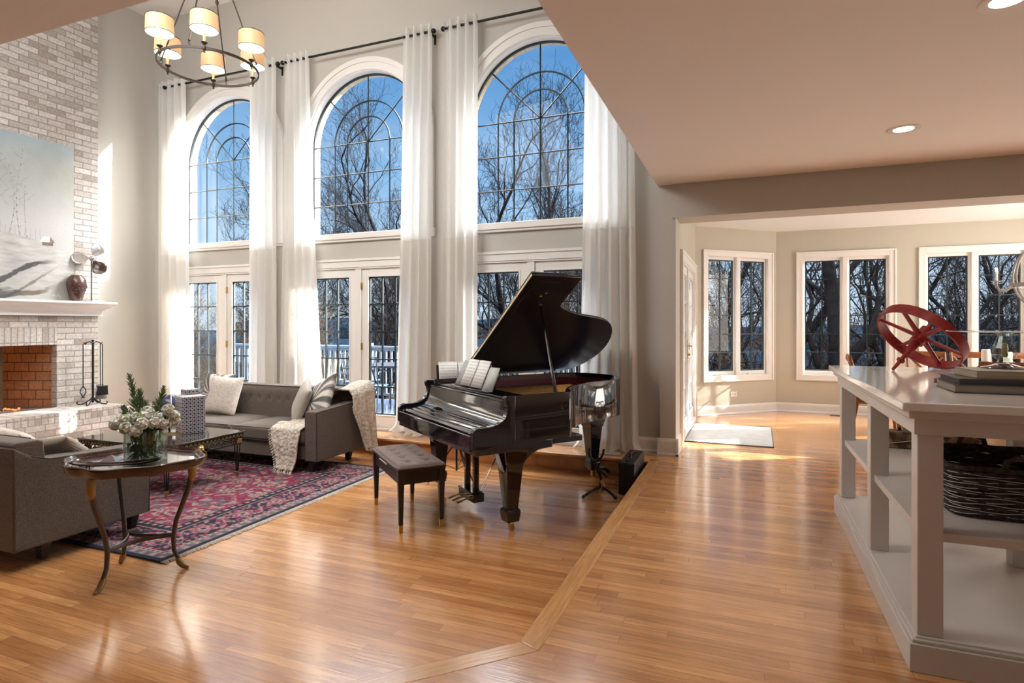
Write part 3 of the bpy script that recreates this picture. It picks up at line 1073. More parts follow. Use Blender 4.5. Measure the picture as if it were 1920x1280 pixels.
for i, (y, z, x, r, a) in enumerate([(-0.12, 0.15, -0.04, 0.05, 0.1), (-0.10, 0.15, 0.07, 0.045, -0.15), (-0.12, 0.225, 0.02, 0.042, 0.3)]):
    lg = MB().tube([(-0.2, 0, 0), (-0.07, 0.008, 0.004), (0.07, -0.006, 0), (0.2, 0, 0.006)], [r, r * 1.05, r * 0.96, r * 0.9], 14).build('firewood_log', bark_m, None, (-8.24 + x, 3.98 + y, 0.302 + z), (0, 0, PI / 2 + a))
    tag(lg, ['charred log at the back of the fire grate', 'charred log at the front of the fire grate', 'burning log on top of the two others in the fire grate'][i], 'log')
m = MB()
for i in range(9):
    y, x, h = -0.30 + 0.045 * i, 0.02 + 0.04 * math.sin(i * 2.1), 0.10 + 0.07 * math.sin(i * 1.7) ** 2
    m.tube([(x, y, 0), (x + .01, y + 0.006, h * 0.35), (x, y - 0.01, h * 0.75), (x, y + 0.008, h)], [0.014, 0.024, 0.013, 0.001], 8)
fl = m.build('flame', flame_m, None, (-8.20, 3.96, 0.55))
tag(fl, 'orange flames rising from the burning logs', 'fire', kind='stuff')
fl.data.materials[0] = flame_m
m = MB()
for i in range(60):
    m.sphere((rnd.uniform(-0.22, 0.16), rnd.uniform(-0.36, 0.42), 0.006), rnd.uniform(0.006, 0.02), 6, 4, sz=0.7)
tag(m.build('ember_bed', ember_m, None, (-8.24, 3.98, 0.304)), 'bed of glowing coals and ash under the fire grate', 'embers', kind='stuff')

# fireplace tools
o = thing('fireplace_tool_set', 'black wrought iron stand of fireplace tools on the hearth end', 'fireplace tools', (-7.80, 5.0, ZH))
m = MB()
m.tube([(0, 0, 0.03), (0, 0, 0.80)], 0.013, 8)
m.sphere((0, 0, 0.82), 0.018)
m.build('post', iron_m, o)
for a in (0.5, 2.1, 3.9, 5.3):
    cx, sx = math.cos(a), math.sin(a)
    MB().tube([(cx * r, sx * r, z) for r, z in ((0.0, 0.10), (0.04, 0.055), (0.11, 0.012), (0.16, 0.010), (0.175, 0.03), (0.16, 0.045))], 0.008, 6).build('foot', iron_m, o)
m = MB()
for a in (0.35, 1.6, 3.5, 4.9):
    cx, sx = math.cos(a), math.sin(a)
    m.tube([(cx * r, sx * r, z) for r, z in ((0.0, 0.78), (0.04, 0.81), (0.085, 0.80), (0.105, 0.775), (0.12, 0.80))], 0.006, 6)
m.build('hook_arms', iron_m, o)
def tool(nm, a, fn):
    cx, sx = math.cos(a) * 0.105, math.sin(a) * 0.105
    t = thing(nm, {'fire_poker': 'black iron log tongs hanging on the left of the tool stand', 'hearth_brush': 'black bristle hearth brush hanging on the right of the tool stand', 'ash_shovel': 'grey steel ash shovel hanging behind the hearth brush'}[nm], {'fire_poker': 'tongs', 'hearth_brush': 'brush', 'ash_shovel': 'shovel'}[nm], (-7.80 + cx, 5.0 + sx, ZH))
    fn(t)
    return t
def f_poker(t):
    m = MB()
    m.tube([(0, 0, 0.22), (0, 0, 0.78)], 0.006, 6)
    m.build('shaft', iron_m, t)
    m = MB()
    for s in (-1, 1):
        m.tube([(0, 0, 0.24), (0, s * 0.03, 0.2), (0, s * 0.035, 0.16), (0, s * 0.006, 0.11), (0, -s * 0.02, 0.09)], 0.006, 6)
    m.build('claw', iron_m, t)
def f_brush(t):
    MB().tube([(0, 0, 0.24), (0, 0, 0.78)], 0.006, 6).build('shaft', iron_m, t)
    MB().box(-0.018, 0.018, -0.06, 0.06, 0.215, 0.24).build('brush_back', iron_m, t, bevel=0.005)
    m = MB()
    for i in range(26):
        for j in range(4):
            x, y = -0.013 + j * 0.0085, -0.056 + i * 0.0045
            m.tube([(x, y, 0.216), (x * 1.3, y * 1.12, 0.12)], 0.0022, 4)
    m.build('bristles', dark_m, t)
def f_shovel(t):
    MB().tube([(0, 0, 0.24), (0, 0, 0.78)], 0.006, 6).build('shaft', iron_m, t)
    m = MB().add([(-0.01, -0.05, 0.25), (-0.01, 0.05, 0.25), (0.01, 0.075, 0.06), (0.01, -0.075, 0.06), (0.016, -0.055, 0.25), (0.016, 0.055, 0.25)], [(0, 1, 2, 3)])
    m.build('blade', P('shovel_steel', (0.2, 0.2, 0.21), 0.35, 0.9), t, solid=0.003)
tool('fire_poker', 3.9, f_poker)
tool('hearth_brush', 0.7, f_brush)
tool('ash_shovel', 1.7, f_shovel)

# ================================================================== painting
pm = tonemat('oil_paint', 0.35, 0.5, 90, 0.5)
YL, YR, PZ0, PZ1 = 3.10, 4.845, 1.63, 3.57
def pcol(co):
    u = (co[:, 1]) / (YR - YL)           # 0..1 left to right
    v = co[:, 2] / (PZ1 - PZ0)           # 0 bottom .. 1 top
    n1 = nsum(u * 6, v * 6, 3, 5, 2.0)
    n2 = nsum(u * 14, v * 60, 5, 3, 2.0)
    sky = 0.85 * np.stack([0.40 + 0.10 * u + 0.05 * n1, 0.47 + 0.03 * u + 0.05 * n1, 0.52 - 0.07 * u + 0.05 * n1], 1)
    top = np.clip((v - 0.84) * 4, 0, 1)[:, None] * 0.6
    sky = sky * (1 - top) + np.array([0.24, 0.42, 0.56]) * top + 0.03 * n1[:, None] * top
    fog = np.clip(1 - abs(v - 0.46) * 3.2, 0, 1)[:, None] * 0.75
    sky = sky * (1 - fog) + np.array([0.56, 0.55, 0.54]) * fog
    dk = np.clip(0.75 - u * 1.3, 0, 1)[:, None] * np.clip(1 - abs(v - 0.6) * 3, 0, 1)[:, None] * 0.4
    sky = sky * (1 - dk) + np.array([0.30, 0.34, 0.40]) * dk
    hill = 0.40 - 0.17 * (u - 0.55) - 0.12 * np.clip(u - 0.75, 0, 1) + 0.012 * n1
    snow = np.stack([0.46 + 0.08 * n1 + 0.07 * n2, 0.455 + 0.08 * n1 + 0.07 * n2, 0.43 + 0.07 * n1 + 0.07 * n2], 1)
    low = np.clip((0.26 - v) * 3, 0, 0.6)[:, None]
    snow = snow * (1 - low) + np.array([0.30, 0.29, 0.27]) * low
    # wheel tracks running down to the left
    c = np.array(sky)
    ms = (v < hill)[:, None]
    c = np.where(ms, snow, c)
    for b0, k, wd, st in ((0.245, 0.62, 0.030, 0.95), (0.13, 0.55, 0.035, 0.85), (0.19, 0.72, 0.018, 0.7)):
        line = b0 - (0.93 - u) * k * 0.55 + 0.035 * np.sin(u * 9 + b0 * 30)
        d = np.abs(v - line) / (wd * (1.25 - u))
        t = np.clip(2.4 * (1.1 - d + 0.55 * n2), 0, 1) * st * np.clip((0.90 - u) * 8, 0, 1)
        t = t[:, None] * ms
        col = np.where((n1 > 0.1)[:, None], np.array([0.09, 0.05, 0.03]), np.array([0.035, 0.03, 0.028]))
        c = c * (1 - t) + col * t
    # birch trunks on the left
    for x0, ln, top_, w_ in ((0.66, 0.02, 0.93, 0.0045), (0.60, -0.03, 0.80, 0.004), (0.545, 0.02, 0.88, 0.005), (0.70, 0.012, 0.7, 0.003), (0.43, 0.0, 0.9, 0.006), (0.3, 0.02, 0.85, 0.006), (0.16, -0.02, 0.9, 0.007)):
        xx = x0 + ln * np.sin(v * 8)
        t = ((np.abs(u - xx) < w_ * (1.25 - v)) & (v > hill - 0.01) & (v < top_))[:, None]
        colr = np.where((np.sin(v * 150 + x0 * 50) > -0.75)[:, None], np.array([0.52, 0.51, 0.48]) * (0.8 + 0.2 * np.sign(u - xx))[:, None], np.array([0.22, 0.19, 0.17]))
        c = np.where(t, colr, c)
        for q in range(7):
            vb = 0.55 + q * 0.05
            sgn = 1 if q % 2 else -1
            xb = (u - x0) * sgn
            lb = vb + xb * 1.1 + 0.004 * np.sin(xb * 200 + q)
            t = ((xb > 0) & (xb < 0.05) & (np.abs(v - lb) < 0.0018) & (v < top_))[:, None]
            c = np.where(t, np.array([0.30, 0.29, 0.30]), c)
    # distant saplings
    t = (np.sin(u * 210 + 3 * n1) > 0.93) & (v > hill - 0.005) & (v < hill + 0.07 + 0.08 * n1) & (u > 0.3) & (u < 0.8)
    c = np.where(t[:, None], np.array([0.40, 0.38, 0.37]), c)
    # cottage
    hx, hy = u - 0.83, v - 0.345
    body = (np.abs(hx) < 0.035) & (hy > -0.005) & (hy < 0.020)
    roof = (hy >= 0.016) & (hy < 0.055) & (hx > -0.055 + (hy - .016) * 0.9) & (hx < 0.05 - (hy - 0.016) * 0.9)
    gab = roof & (hx > 0.012 + (hy - .016) * 0.1)
    c = np.where(body[:, None], np.array([0.16, 0.11, 0.09]), c)
    c = np.where(roof[:, None], np.array([0.66, 0.68, 0.66]), c)
    c = np.where(gab[:, None], np.array([0.22, 0.16, 0.14]), c)
    # signature flourish
    sg = (np.abs(v - 0.030 - 0.006 * np.sin(u * 240)) < 0.0028) & (u > 0.86) & (u < 0.915)
    c = np.where(sg[:, None], np.array([0.65, 0.62, 0.58]), c)
    return np.clip(c * 0.80, 0.01, 0.9)
pt = thing('painting', 'large unframed winter landscape painting leaning above the mantel', 'painting', (XF + 0.02, YL, PZ0))
m = MB()
NU, NV = 330, 330
m.grid(lambda a, b: (0.031, a * (YR - YL), b * (PZ1 - PZ0)), NU, NV)
cv = m.build('canvas', pm, pt, smooth=False)
paint(cv, pcol)
MB().box(0, 0.03, 0, YR - YL, 0, PZ1 - PZ0).build('stretcher', P('raw_canvas', (0.55, 0.52, 0.47), 0.9), pt)

# ------------------------------------------------------------------ mantel ornaments
pot_m, n_, b_ = newmat('spotted_pottery')
t_ = n_.nodes.new('ShaderNodeTexCoord')
v_ = n_.nodes.new('ShaderNodeTexVoronoi')
v_.inputs['Scale'].default_value = 38
n_.links.new(t_.outputs['Object'], v_.inputs['Vector'])
r_ = n_.nodes.new('ShaderNodeValToRGB')
r_.color_ramp.elements[0].position, r_.color_ramp.elements[0].color = 0.16, (0.22, 0.16, 0.15, 1)
r_.color_ramp.elements[1].position, r_.color_ramp.elements[1].color = 0.26, (0.07, 0.032, 0.024, 1)
n_.links.new(v_.outputs['Distance'], r_.inputs[0])
n_.links.new(r_.outputs[0], b_.inputs['Base Color'])
b_.inputs['Roughness'].default_value = 0.25
o = thing('mantel_vase', 'brown spotted ovoid pottery vase with dark relief flowers on the mantel', 'vase', (-7.865, 4.84, 1.622))
MB().lathe([(0.0, 0), (0.052, 0.0), (0.06, 0.012), (0.085, 0.10), (0.104, 0.19), (0.104, 0.24), (0.085, 0.30), (0.060, 0.325), (0.056, 0.33), (0.05, 0.325), (0.05, 0.28), (0.0, 0.27)], 36, cap=False).build('body', pot_m, o)
m = MB()
for i in range(34):
    a, z = rnd.uniform(-0.5, 1.1), rnd.uniform(0.12, 0.27)
    r = 0.1 - abs(z - 0.2) * 0.2
    m.sphere((r * math.cos(a), r * math.sin(a), z), rnd.uniform(0.008, 0.016), 6, 5)
m.build('relief_flowers', P('relief_dark', (0.03, 0.025, 0.03), 0.25), o)
o = thing('propeller_sculpture', 'polished metal three blade propeller sculpture on a thin rod, on the mantel', 'sculpture', (-7.86, 5.02, 1.622))
MB().box(-0.055, 0.055, -0.09, 0.14, 0, 0.014).build('base', chrome_m, o, bevel=0.003)
MB().tube([(0, 0, 0.012), (0, 0, 0.54)], 0.0065, 10).build('rod', bronze_m, o)
hub = (0.0, 0.01, 0.56)
hb = MB().sphere(hub, 0.036, 16, 12, sx=1.3).build('hub', chrome_m, o)
ax = Vector((0.95, -0.25, 0.12)).normalized()
e1 = ax.orthogonal().normalized()
e2 = ax.cross(e1)
base_dir = Vector((0, -1, -0.02))
e1 = (base_dir - ax * base_dir.dot(ax)).normalized()
e2 = ax.cross(e1)
for k in range(3):
    a = k * 2 * PI / 3
    d1 = e1 * math.cos(a) + e2 * math.sin(a)
    d2 = ax.cross(d1)
    m = MB()
    def bl(u_, v_, d1=d1, d2=d2):
        s = v_
        ln = 0.02 + s * 0.205
        wd = 0.016 + 0.075 * math.sin(PI * min(1, max(0, (s - 0.08) / 0.92)) ** 1.25) ** 0.75 if s > 0.08 else 0.016
        x = (u_ - 0.5) * 2 * wd
        tw = 0.45 * (1 - s) + 0.15
        p = Vector(hub) + d1 * ln + (d2 * math.cos(tw) + ax * math.sin(tw)) * x
        return tuple(p)
    m.grid(bl, 8, 14)
    m.build('blade', chrome_m, o, solid=0.004)

# ================================================================== chandelier
ch = thing('chandelier', 'round dark iron ring chandelier with six lit cream drum shades', 'chandelier', (-5.0, 4.33, 3.9))
ctr = Vector((-5.0, 4.33, 3.9))
R = 0.455
m = MB()
vs_, n_seg = [], 72
for i in range(n_seg):
    a = 2 * PI * i / n_seg
    for r, z in ((R - .006, -.012), (R + .006, -.012), (R + .006, .012), (R - .006, .012)):
        vs_.append((r * math.cos(a), r * math.sin(a), z))
m.add(vs_, [(i * 4 + k, i * 4 + (k + 1) % 4, ((i + 1) % n_seg) * 4 + (k + 1) % 4, ((i + 1) % n_seg) * 4 + k) for i in range(n_seg) for k in range(4)])
m.build('ring', bronze_m, ch)
apex = Vector((0, 0, 1.32))
for k in range(4):
    a = math.radians(28 + 90 * k)
    p0 = Vector((R * math.cos(a), R * math.sin(a), 0.0))
    m = MB()
    ring_c = p0 + Vector((0, 0, 0.035))
    m.tube([ring_c + Vector((0.018 * math.cos(t) * math.cos(a), 0.018 * math.cos(t) * math.sin(a), 0.018 * math.sin(t))) for t in [2 * PI * i / 12 for i in range(12)]], 0.003, 6, closed=True)
    q0 = p0 + Vector((0, 0, 0.055))
    m.tube([q0, q0.lerp(apex, 0.62), apex], 0.0065, 8)
    c_ = q0.lerp(apex, 0.56)
    dd = (apex - q0).normalized()
    m.tube([c_ - dd * 0.03, c_ - dd * 0.015, c_, c_ + dd * 0.015, c_ + dd * 0.03], [0.007, 0.013, 0.018, 0.013, 0.007], 8)
    m.tube([q0 - dd * 0.0, q0 + dd * 0.02, q0 + dd * 0.04], [0.012, 0.010, 0.006], 8)
    m.build('hanging_rod', bronze_m, ch)
m = MB()
m.tube([apex - Vector((0, 0, 0.03)), Vector((0, 0, 2.0))], 0.009, 8)
m.lathe([(0.008, 1.90), (0.06, 1.96), (0.065, 2.01)], 24)
m.sphere(tuple(apex), 0.03)
m.build('stem', bronze_m, ch)
for px in range(6):
    a = math.radians(14 + 60 * px)
    lx, ly = R * math.cos(a), R * math.sin(a)
    arm = MB()
    arm.lathe([(0.0, -0.045), (0.010, -0.04), (0.006, -0.028), (0.016, -0.014), (0.016, 0.014), (0.008, 0.03), (0.026, 0.045), (0.028, 0.052), (0.006, 0.055)], 16, (lx, ly, 0))
    am = arm.build('light_arm', bronze_m, ch)
    MB().lathe([(0.0115, 0.05), (0.0125, 0.15), (0.011, 0.16), (0.0, 0.165)], 12, (lx, ly, 0)).build('candle_sleeve', P('candle_sleeve_%d' % px, (0.55, 0.36, 0.2), 0.6), am)
    MB().sphere((lx, ly, 0.20), 0.018, 10, 8, sz=1.7).build('bulb', bulb_m, am)
    sh = MB().lathe([(0.121, 0.165), (0.117, 0.315)], 40, (lx, ly, 0), cap=False).build('lamp_shade', shade_m, am)
    MB().lathe([(0.1185, 0.167), (0.1145, 0.313)], 40, (lx, ly, 0), cap=False).build('lining', shadein_m, sh)
    MB().lathe([(0.119, 0.163), (0.123, 0.163), (0.123, 0.169), (0.119, 0.169), (0.119, 0.163)], 40, (lx, ly, 0), cap=False).build('shade_rim', bronze_m, sh)
    MB().lathe([(0.115, 0.311), (0.119, 0.311), (0.119, 0.317), (0.115, 0.317), (0.115, 0.311)], 40, (lx, ly, 0), cap=False).build('shade_rim', bronze_m, sh)
    l = bpy.data.lights.new('chandelier_bulb', 'POINT')
    l.energy, l.color, l.shadow_soft_size = 4, (1.0, 0.75, 0.5), 0.03
    lo = bpy.data.objects.new('chandelier_bulb', l)
    C.objects.link(lo)
    lo.parent = am
    lo.location = (lx, ly, 0.24)

# ================================================================== curtain rods and curtains
rods = [(-7.93, -5.80, 'black curtain rod with ball end over the left tall window, reaching behind the chandelier'),
        (-5.72, -3.44, 'black curtain rod over the middle tall window'),
        (-3.31, -0.95, 'black curtain rod over the right tall window, cut off by the low ceiling')]
for x0, x1, lab in rods:
    o = thing('curtain_rod', lab, 'curtain rod', ((x0 + x1) / 2, 6.10, 4.80))
    h = (x1 - x0) / 2
    MB().tube([(-h, 0, 0), (h, 0, 0)], 0.014, 12).build('rod', iron_m, o)
    for s in (-1, 1):
        if x1 > -1 and s > 0: continue
        MB().sphere((s * h, 0, 0), 0.030, 14, 10).build('finial', iron_m, o)
        m = MB()
        m.box(s * (h - 0.06) - 0.008, s * (h - 0.06) + 0.008, -0.005, 0.15, -0.012, 0.012)
        m.box(s * (h - 0.06) - 0.012, s * (h - 0.06) + 0.012, 0.14, 0.15, -0.09, 0.03)
        m.build('bracket', iron_m, o)

def curtain(label, t0, t1, b0, b1, k, seed, puddle=0.0):
    """top span t0..t1, bottom span b0..b1 along X"""
    o = thing('curtain', label, 'curtain', ((t0 + t1) / 2, 6.10, 0.0), group='white linen curtain panels')
    r = random.Random(seed)
    ph = [r.uniform(0, 6.28) for _ in range(6)]
    cx = (t0 + t1) / 2
    def surf(zt, zb, off=0.0):
        def fn(u, v):
            z = zt + (zb - zt) * v
            q = max(0.0, min(1.0, (4.88 - z) / 4.88))
            # the fabric hangs straight and opens towards the hem
            w = min(1.0, q * 1.0) ** 1.5
            x0 = t0 + (b0 - t0) * w
            x1 = t1 + (b1 - t1) * w
            uu = u + 0.02 * math.sin(2 * PI * (u * 2.3) + ph[0]) * q
            x = x0 + (x1 - x0) * uu
            amp = 0.042 + 0.012 * math.sin(3 * u + ph[1])
            y = amp * math.sin(2 * PI * k * (u + 0.018 * q * math.sin(5 * u + ph[2])) + 0.4 * q * math.sin(ph[3] + 4 * u))
            y += 0.010 * math.sin(2 * PI * k * 2.1 * u + ph[4]) * q
            if puddle and z < 0.14:
                e = (0.14 - z) / 0.14
                y -= puddle * e ** 1.5 * (0.7 + 0.5 * math.sin(9 * u + ph[5]))
                x += (u - 0.5) * puddle * 1.1 * e ** 1.5
                z = 0.008 + (z * 0.85) + 0.012 * (1 + math.sin(23 * u + ph[1])) * e
            return (x - cx, y + off, z)
        return fn
    nu = int(k * 18)
    MB().grid(surf(4.885, 2.33), nu, 30).build('upper_panel', sheer_m, o)
    MB().grid(surf(2.335, 0.006), nu, 60).build('lower_panel', lower_m, o)
    f0 = surf(2.34, 2.325, -0.003)
    MB().grid(f0, nu, 1).build('seam', lower_m, o)
    for i in range(int(k * 2)):
        u = (i + 0.5) / (k * 2) * 1.0
        f = surf(4.885, 2.33)
        a = f((i + 0.0) / (k * 2) + 0.001, 0.033)
        m = MB()
        c_ = Vector((a[0], 0.0, 4.80))
        m.tube([c_ + Vector((0, 0.022 * math.cos(t), 0.022 * math.sin(t))) for t in [2 * PI * j / 14 for j in range(14)]], 0.004, 6, closed=True)
        m.build('grommet', chrome_m, o)
    return o
curtain('white linen curtain at the left edge of the left tall window', -8.06, -7.50, -8.07, -7.31, 4, 1)
curtain('white linen curtain on the right side of the left tall window, below the chandelier', -6.29, -5.83, -6.32, -5.80, 4, 2)
curtain('white linen curtain on the left side of the middle tall window, ending behind the sofa', -5.68, -5.28, -5.80, -5.05, 4, 3)
curtain('white linen curtain on the right side of the middle tall window', -3.86, -3.46, -4.00, -3.48, 4, 4, 0.10)
curtain('white linen curtain on the left side of the right tall window, behind the piano keyboard', -3.29, -2.86, -3.33, -2.86, 4, 5)
curtain('white linen curtain on the right side of the right tall window, beside the post', -1.60, -1.09, -1.66, -1.04, 5, 6, 0.12)
# ================================================================== rug
rugm = tonemat('wool_rug', 0.95, 0.6, 260, 0.1)
RX0, RX1, RY0, RY1 = -6.55, -3.44, 2.62, 5.22
def rugcol(co):
    W, D = RX1 - RX0, RY1 - RY0
    x, y = co[:, 0], co[:, 1]
    # distance to the edge, ends (x) carry the fringe
    d = np.minimum(np.minimum(x, W - x), np.minimum(y, D - y))
    nearx = np.minimum(x, W - x) < np.minimum(y, D - y)
    s = np.where(nearx, y, x)
    n1 = nsum(x * 7, y * 7, 11, 4, 2.2)
    n2 = nsum(x * 30, y * 30, 12, 3, 2.0)
    n3 = nsum(x * 12, y * 12, 17, 3, 2.0)
    crimson = np.array([0.19, 0.024, 0.055])
    wine = np.array([0.12, 0.02, 0.04])
    pink = np.array([0.28, 0.165, 0.16])
    tan = np.array([0.26, 0.215, 0.185])
    navy = np.array([0.022, 0.023, 0.036])
    slate = np.array([0.09, 0.095, 0.12])
    def mixc(c, m, k, a=1.0):
        m = (np.clip(m, 0, 1) * a)[:, None]
        return c * (1 - m) + k * m
    # field
    c = np.tile(crimson, (len(x), 1))
    c = mixc(c, (n1 > 0.25).astype(float), wine, 0.6)
    px, py = 0.34, 0.30
    jx = x + 0.03 * n3
    jy = y + 0.03 * n1
    row = np.floor(jy / py)
    cx = (jx / px + 0.5 * (row % 2)) % 1 - 0.5
    cy = (jy / py) % 1 - 0.5
    r = np.sqrt((cx * px) ** 2 + (cy * py) ** 2)
    th = np.arctan2(cy * py, cx * px)
    pet = 0.072 + 0.022 * np.cos(8 * th)
    c = mixc(c, r < pet + 0.010, navy, 0.8)
    c = mixc(c, r < pet, np.where(((row % 3) == 0)[:, None], slate, tan))
    c = mixc(c, r < pet * 0.62, crimson, 0.9)
    c = mixc(c, r < pet * 0.36, pink)
    # vines and leaves
    vine = np.abs(np.sin(jx * 9.2 + 1.6 * np.sin(jy * 10.5)) + 0.5 * np.sin(jy * 17))
    c = mixc(c, (vine < 0.10) & (r > pet), pink, 0.85)
    leaf = nsum(x * 16, y * 16, 23, 2, 2.6)
    c = mixc(c, (leaf > 0.38) & (r > pet + 0.01), tan, 0.8)
    c = mixc(c, (leaf < -0.45) & (r > pet + 0.01), slate, 0.85)
    # border bands
    def band(a, b):
        return (d >= a) & (d < b)
    B0, B1, B2, B3, B4 = 0.035, 0.095, 0.125, 0.40, 0.45
    c = mixc(c, band(B3, B4 + 0.05), navy)
    zz = np.abs(((s * 14) % 1) - 0.5) * 2
    c = mixc(c, band(B4, B4 + 0.035) & (zz > 0.45), pink)
    c = mixc(c, band(B3, B3 + 0.012), tan)
    c = mixc(c, band(B2, B3), navy)
    bt = (d - B2) / (B3 - B2)
    q = (s / 0.36) % 1 - 0.5
    rr = np.sqrt((q * 0.36) ** 2 + ((bt - 0.5) * (B3 - B2)) ** 2)
    tt = np.arctan2((bt - 0.5) * (B3 - B2), q * 0.36)
    p2 = 0.085 + 0.018 * np.cos(6 * tt)
    mk = band(B2, B3)
    c = mixc(c, mk & (rr < p2), pink)
    c = mixc(c, mk & (rr < p2 * 0.8), np.array([0.20, 0.05, 0.09]))
    c = mixc(c, mk & (rr < p2 * 0.5), tan)
    c = mixc(c, mk & (rr < p2 * 0.25), navy)
    vb = np.abs(bt - 0.5 - 0.33 * np.sin(2 * PI * s / 0.36))
    c = mixc(c, mk & (vb < 0.035) & (rr > p2), tan, 0.9)
    lf = nsum(x * 22, y * 22, 31, 2, 2.4)
    c = mixc(c, mk & (lf > 0.42) & (rr > p2 + .01), pink, 0.8)
    c = mixc(c, mk & (lf < -0.45) & (rr > p2 + .01), np.array([0.26, 0.05, 0.11]), 0.8)
    c = mixc(c, band(B1, B2), tan)
    c = mixc(c, band(B1 + .008, B2 - .008) & (((s * 22) % 1) > 0.5), wine)
    c = mixc(c, band(B0, B1), slate)
    zz2 = ((s * 11) % 1)
    c = mixc(c, band(B0 + 0.012, B1 - 0.012) & (np.abs(zz2 - 0.5) < 0.22), pink)
    c = mixc(c, d < B0, navy)
    c = c * (1 + 0.22 * n2[:, None])
    return np.clip(c * 1.15, 0.005, 1)
rg = thing('area_rug', 'crimson and navy oriental wool rug with cream fringe under the coffee table', 'rug', (RX0, RY0, LOW))
m = MB()
m.grid(lambda a, b: (a * (RX1 - RX0), b * (RY1 - RY0), 0.012), 390, 326)
pile = m.build('pile', rugm, rg, smooth=False)
paint(pile, rugcol)
MB().box(0, RX1 - RX0, 0, RY1 - RY0, 0.0, 0.0115).build('backing', P('rug_edge', (0.03, 0.03, 0.045), 0.95), rg)
for s, xe in ((1, RX1 - RX0), (-1, 0)):
    m = MB()
    y = 0.0
    while y < RY1 - RY0:
        l = rnd.uniform(0.035, 0.055)
        m.tube([(xe, y, 0.008), (xe + s * l * 0.5, y + rnd.uniform(-.004, .004), 0.008), (xe + s * l, y + rnd.uniform(-.008, .008), 0.003)], [0.0035, 0.004, 0.003], 4)
        y += 0.0085
    m.build('fringe', cream_m, rg)
o = thing('door_mat', 'white rectangular door mat in front of the side french door', 'mat', (-0.66, 6.92, 0.0))
MB().prism([(0, 0), (0.93, 0.0), (0.95, 1.32), (0.02, 1.30)], 0, 0.008).build('mat', P('white_mat', (0.50, 0.49, 0.47), 0.95, noise=0.1, nscale=9, bump=0.6, bscale=160), o, bevel=0.003)
m = MB()
m.tube([(0, 0, 0.006), (0.93, 0, 0.006), (0.95, 1.32, 0.006), (0.02, 1.30, 0.006)], 0.006, 6, closed=True)
m.build('binding', P('mat_edge', (0.10, 0.09, 0.09), 0.9), o)

# ================================================================== sofas
def puff(m, x0, x1, y0, y1, z0, z1, r=0.035, crown=0.02, nu=18, nv=14):
    """rounded cushion block"""
    def fn(u, v):
        return None
    cx, cy, cz = (x0 + x1) / 2, (y0 + y1) / 2, (z0 + z1) / 2
    hx, hy, hz = (x1 - x0) / 2, (y1 - y0) / 2, (z1 - z0) / 2
    b = bmesh.new()
    bmesh.ops.create_cube(b, size=2)
    bmesh.ops.subdivide_edges(b, edges=b.edges, cuts=11, use_grid_fill=True)
    vs_ = []
    for v in b.verts:
        p = Vector(v.co)
        q = Vector((p.x * hx, p.y * hy, p.z * hz))
        inner = Vector((max(-hx + r, min(hx - r, q.x)), max(-hy + r, min(hy - r, q.y)), max(-hz + r, min(hz - r, q.z))))
        d = q - inner
        if d.length > 1e-6:
            q = inner + d.normalized() * min(r, d.length) if d.length > r else q
        f = (1 - p.x ** 4) * (1 - p.y ** 4)
        q.z += crown * f * (1 if p.z > 0 else -0.2) * abs(p.z)
        q.y += crown * 0.35 * (1 - p.x ** 4) * (1 - p.z ** 4) * p.y
        vs_.append((cx + q.x, cy + q.y, cz + q.z))
    b.verts.index_update()
    fs_ = [tuple(v.index for v in f.verts) for f in b.faces]
    b.free()
    return m.add(vs_, fs_)
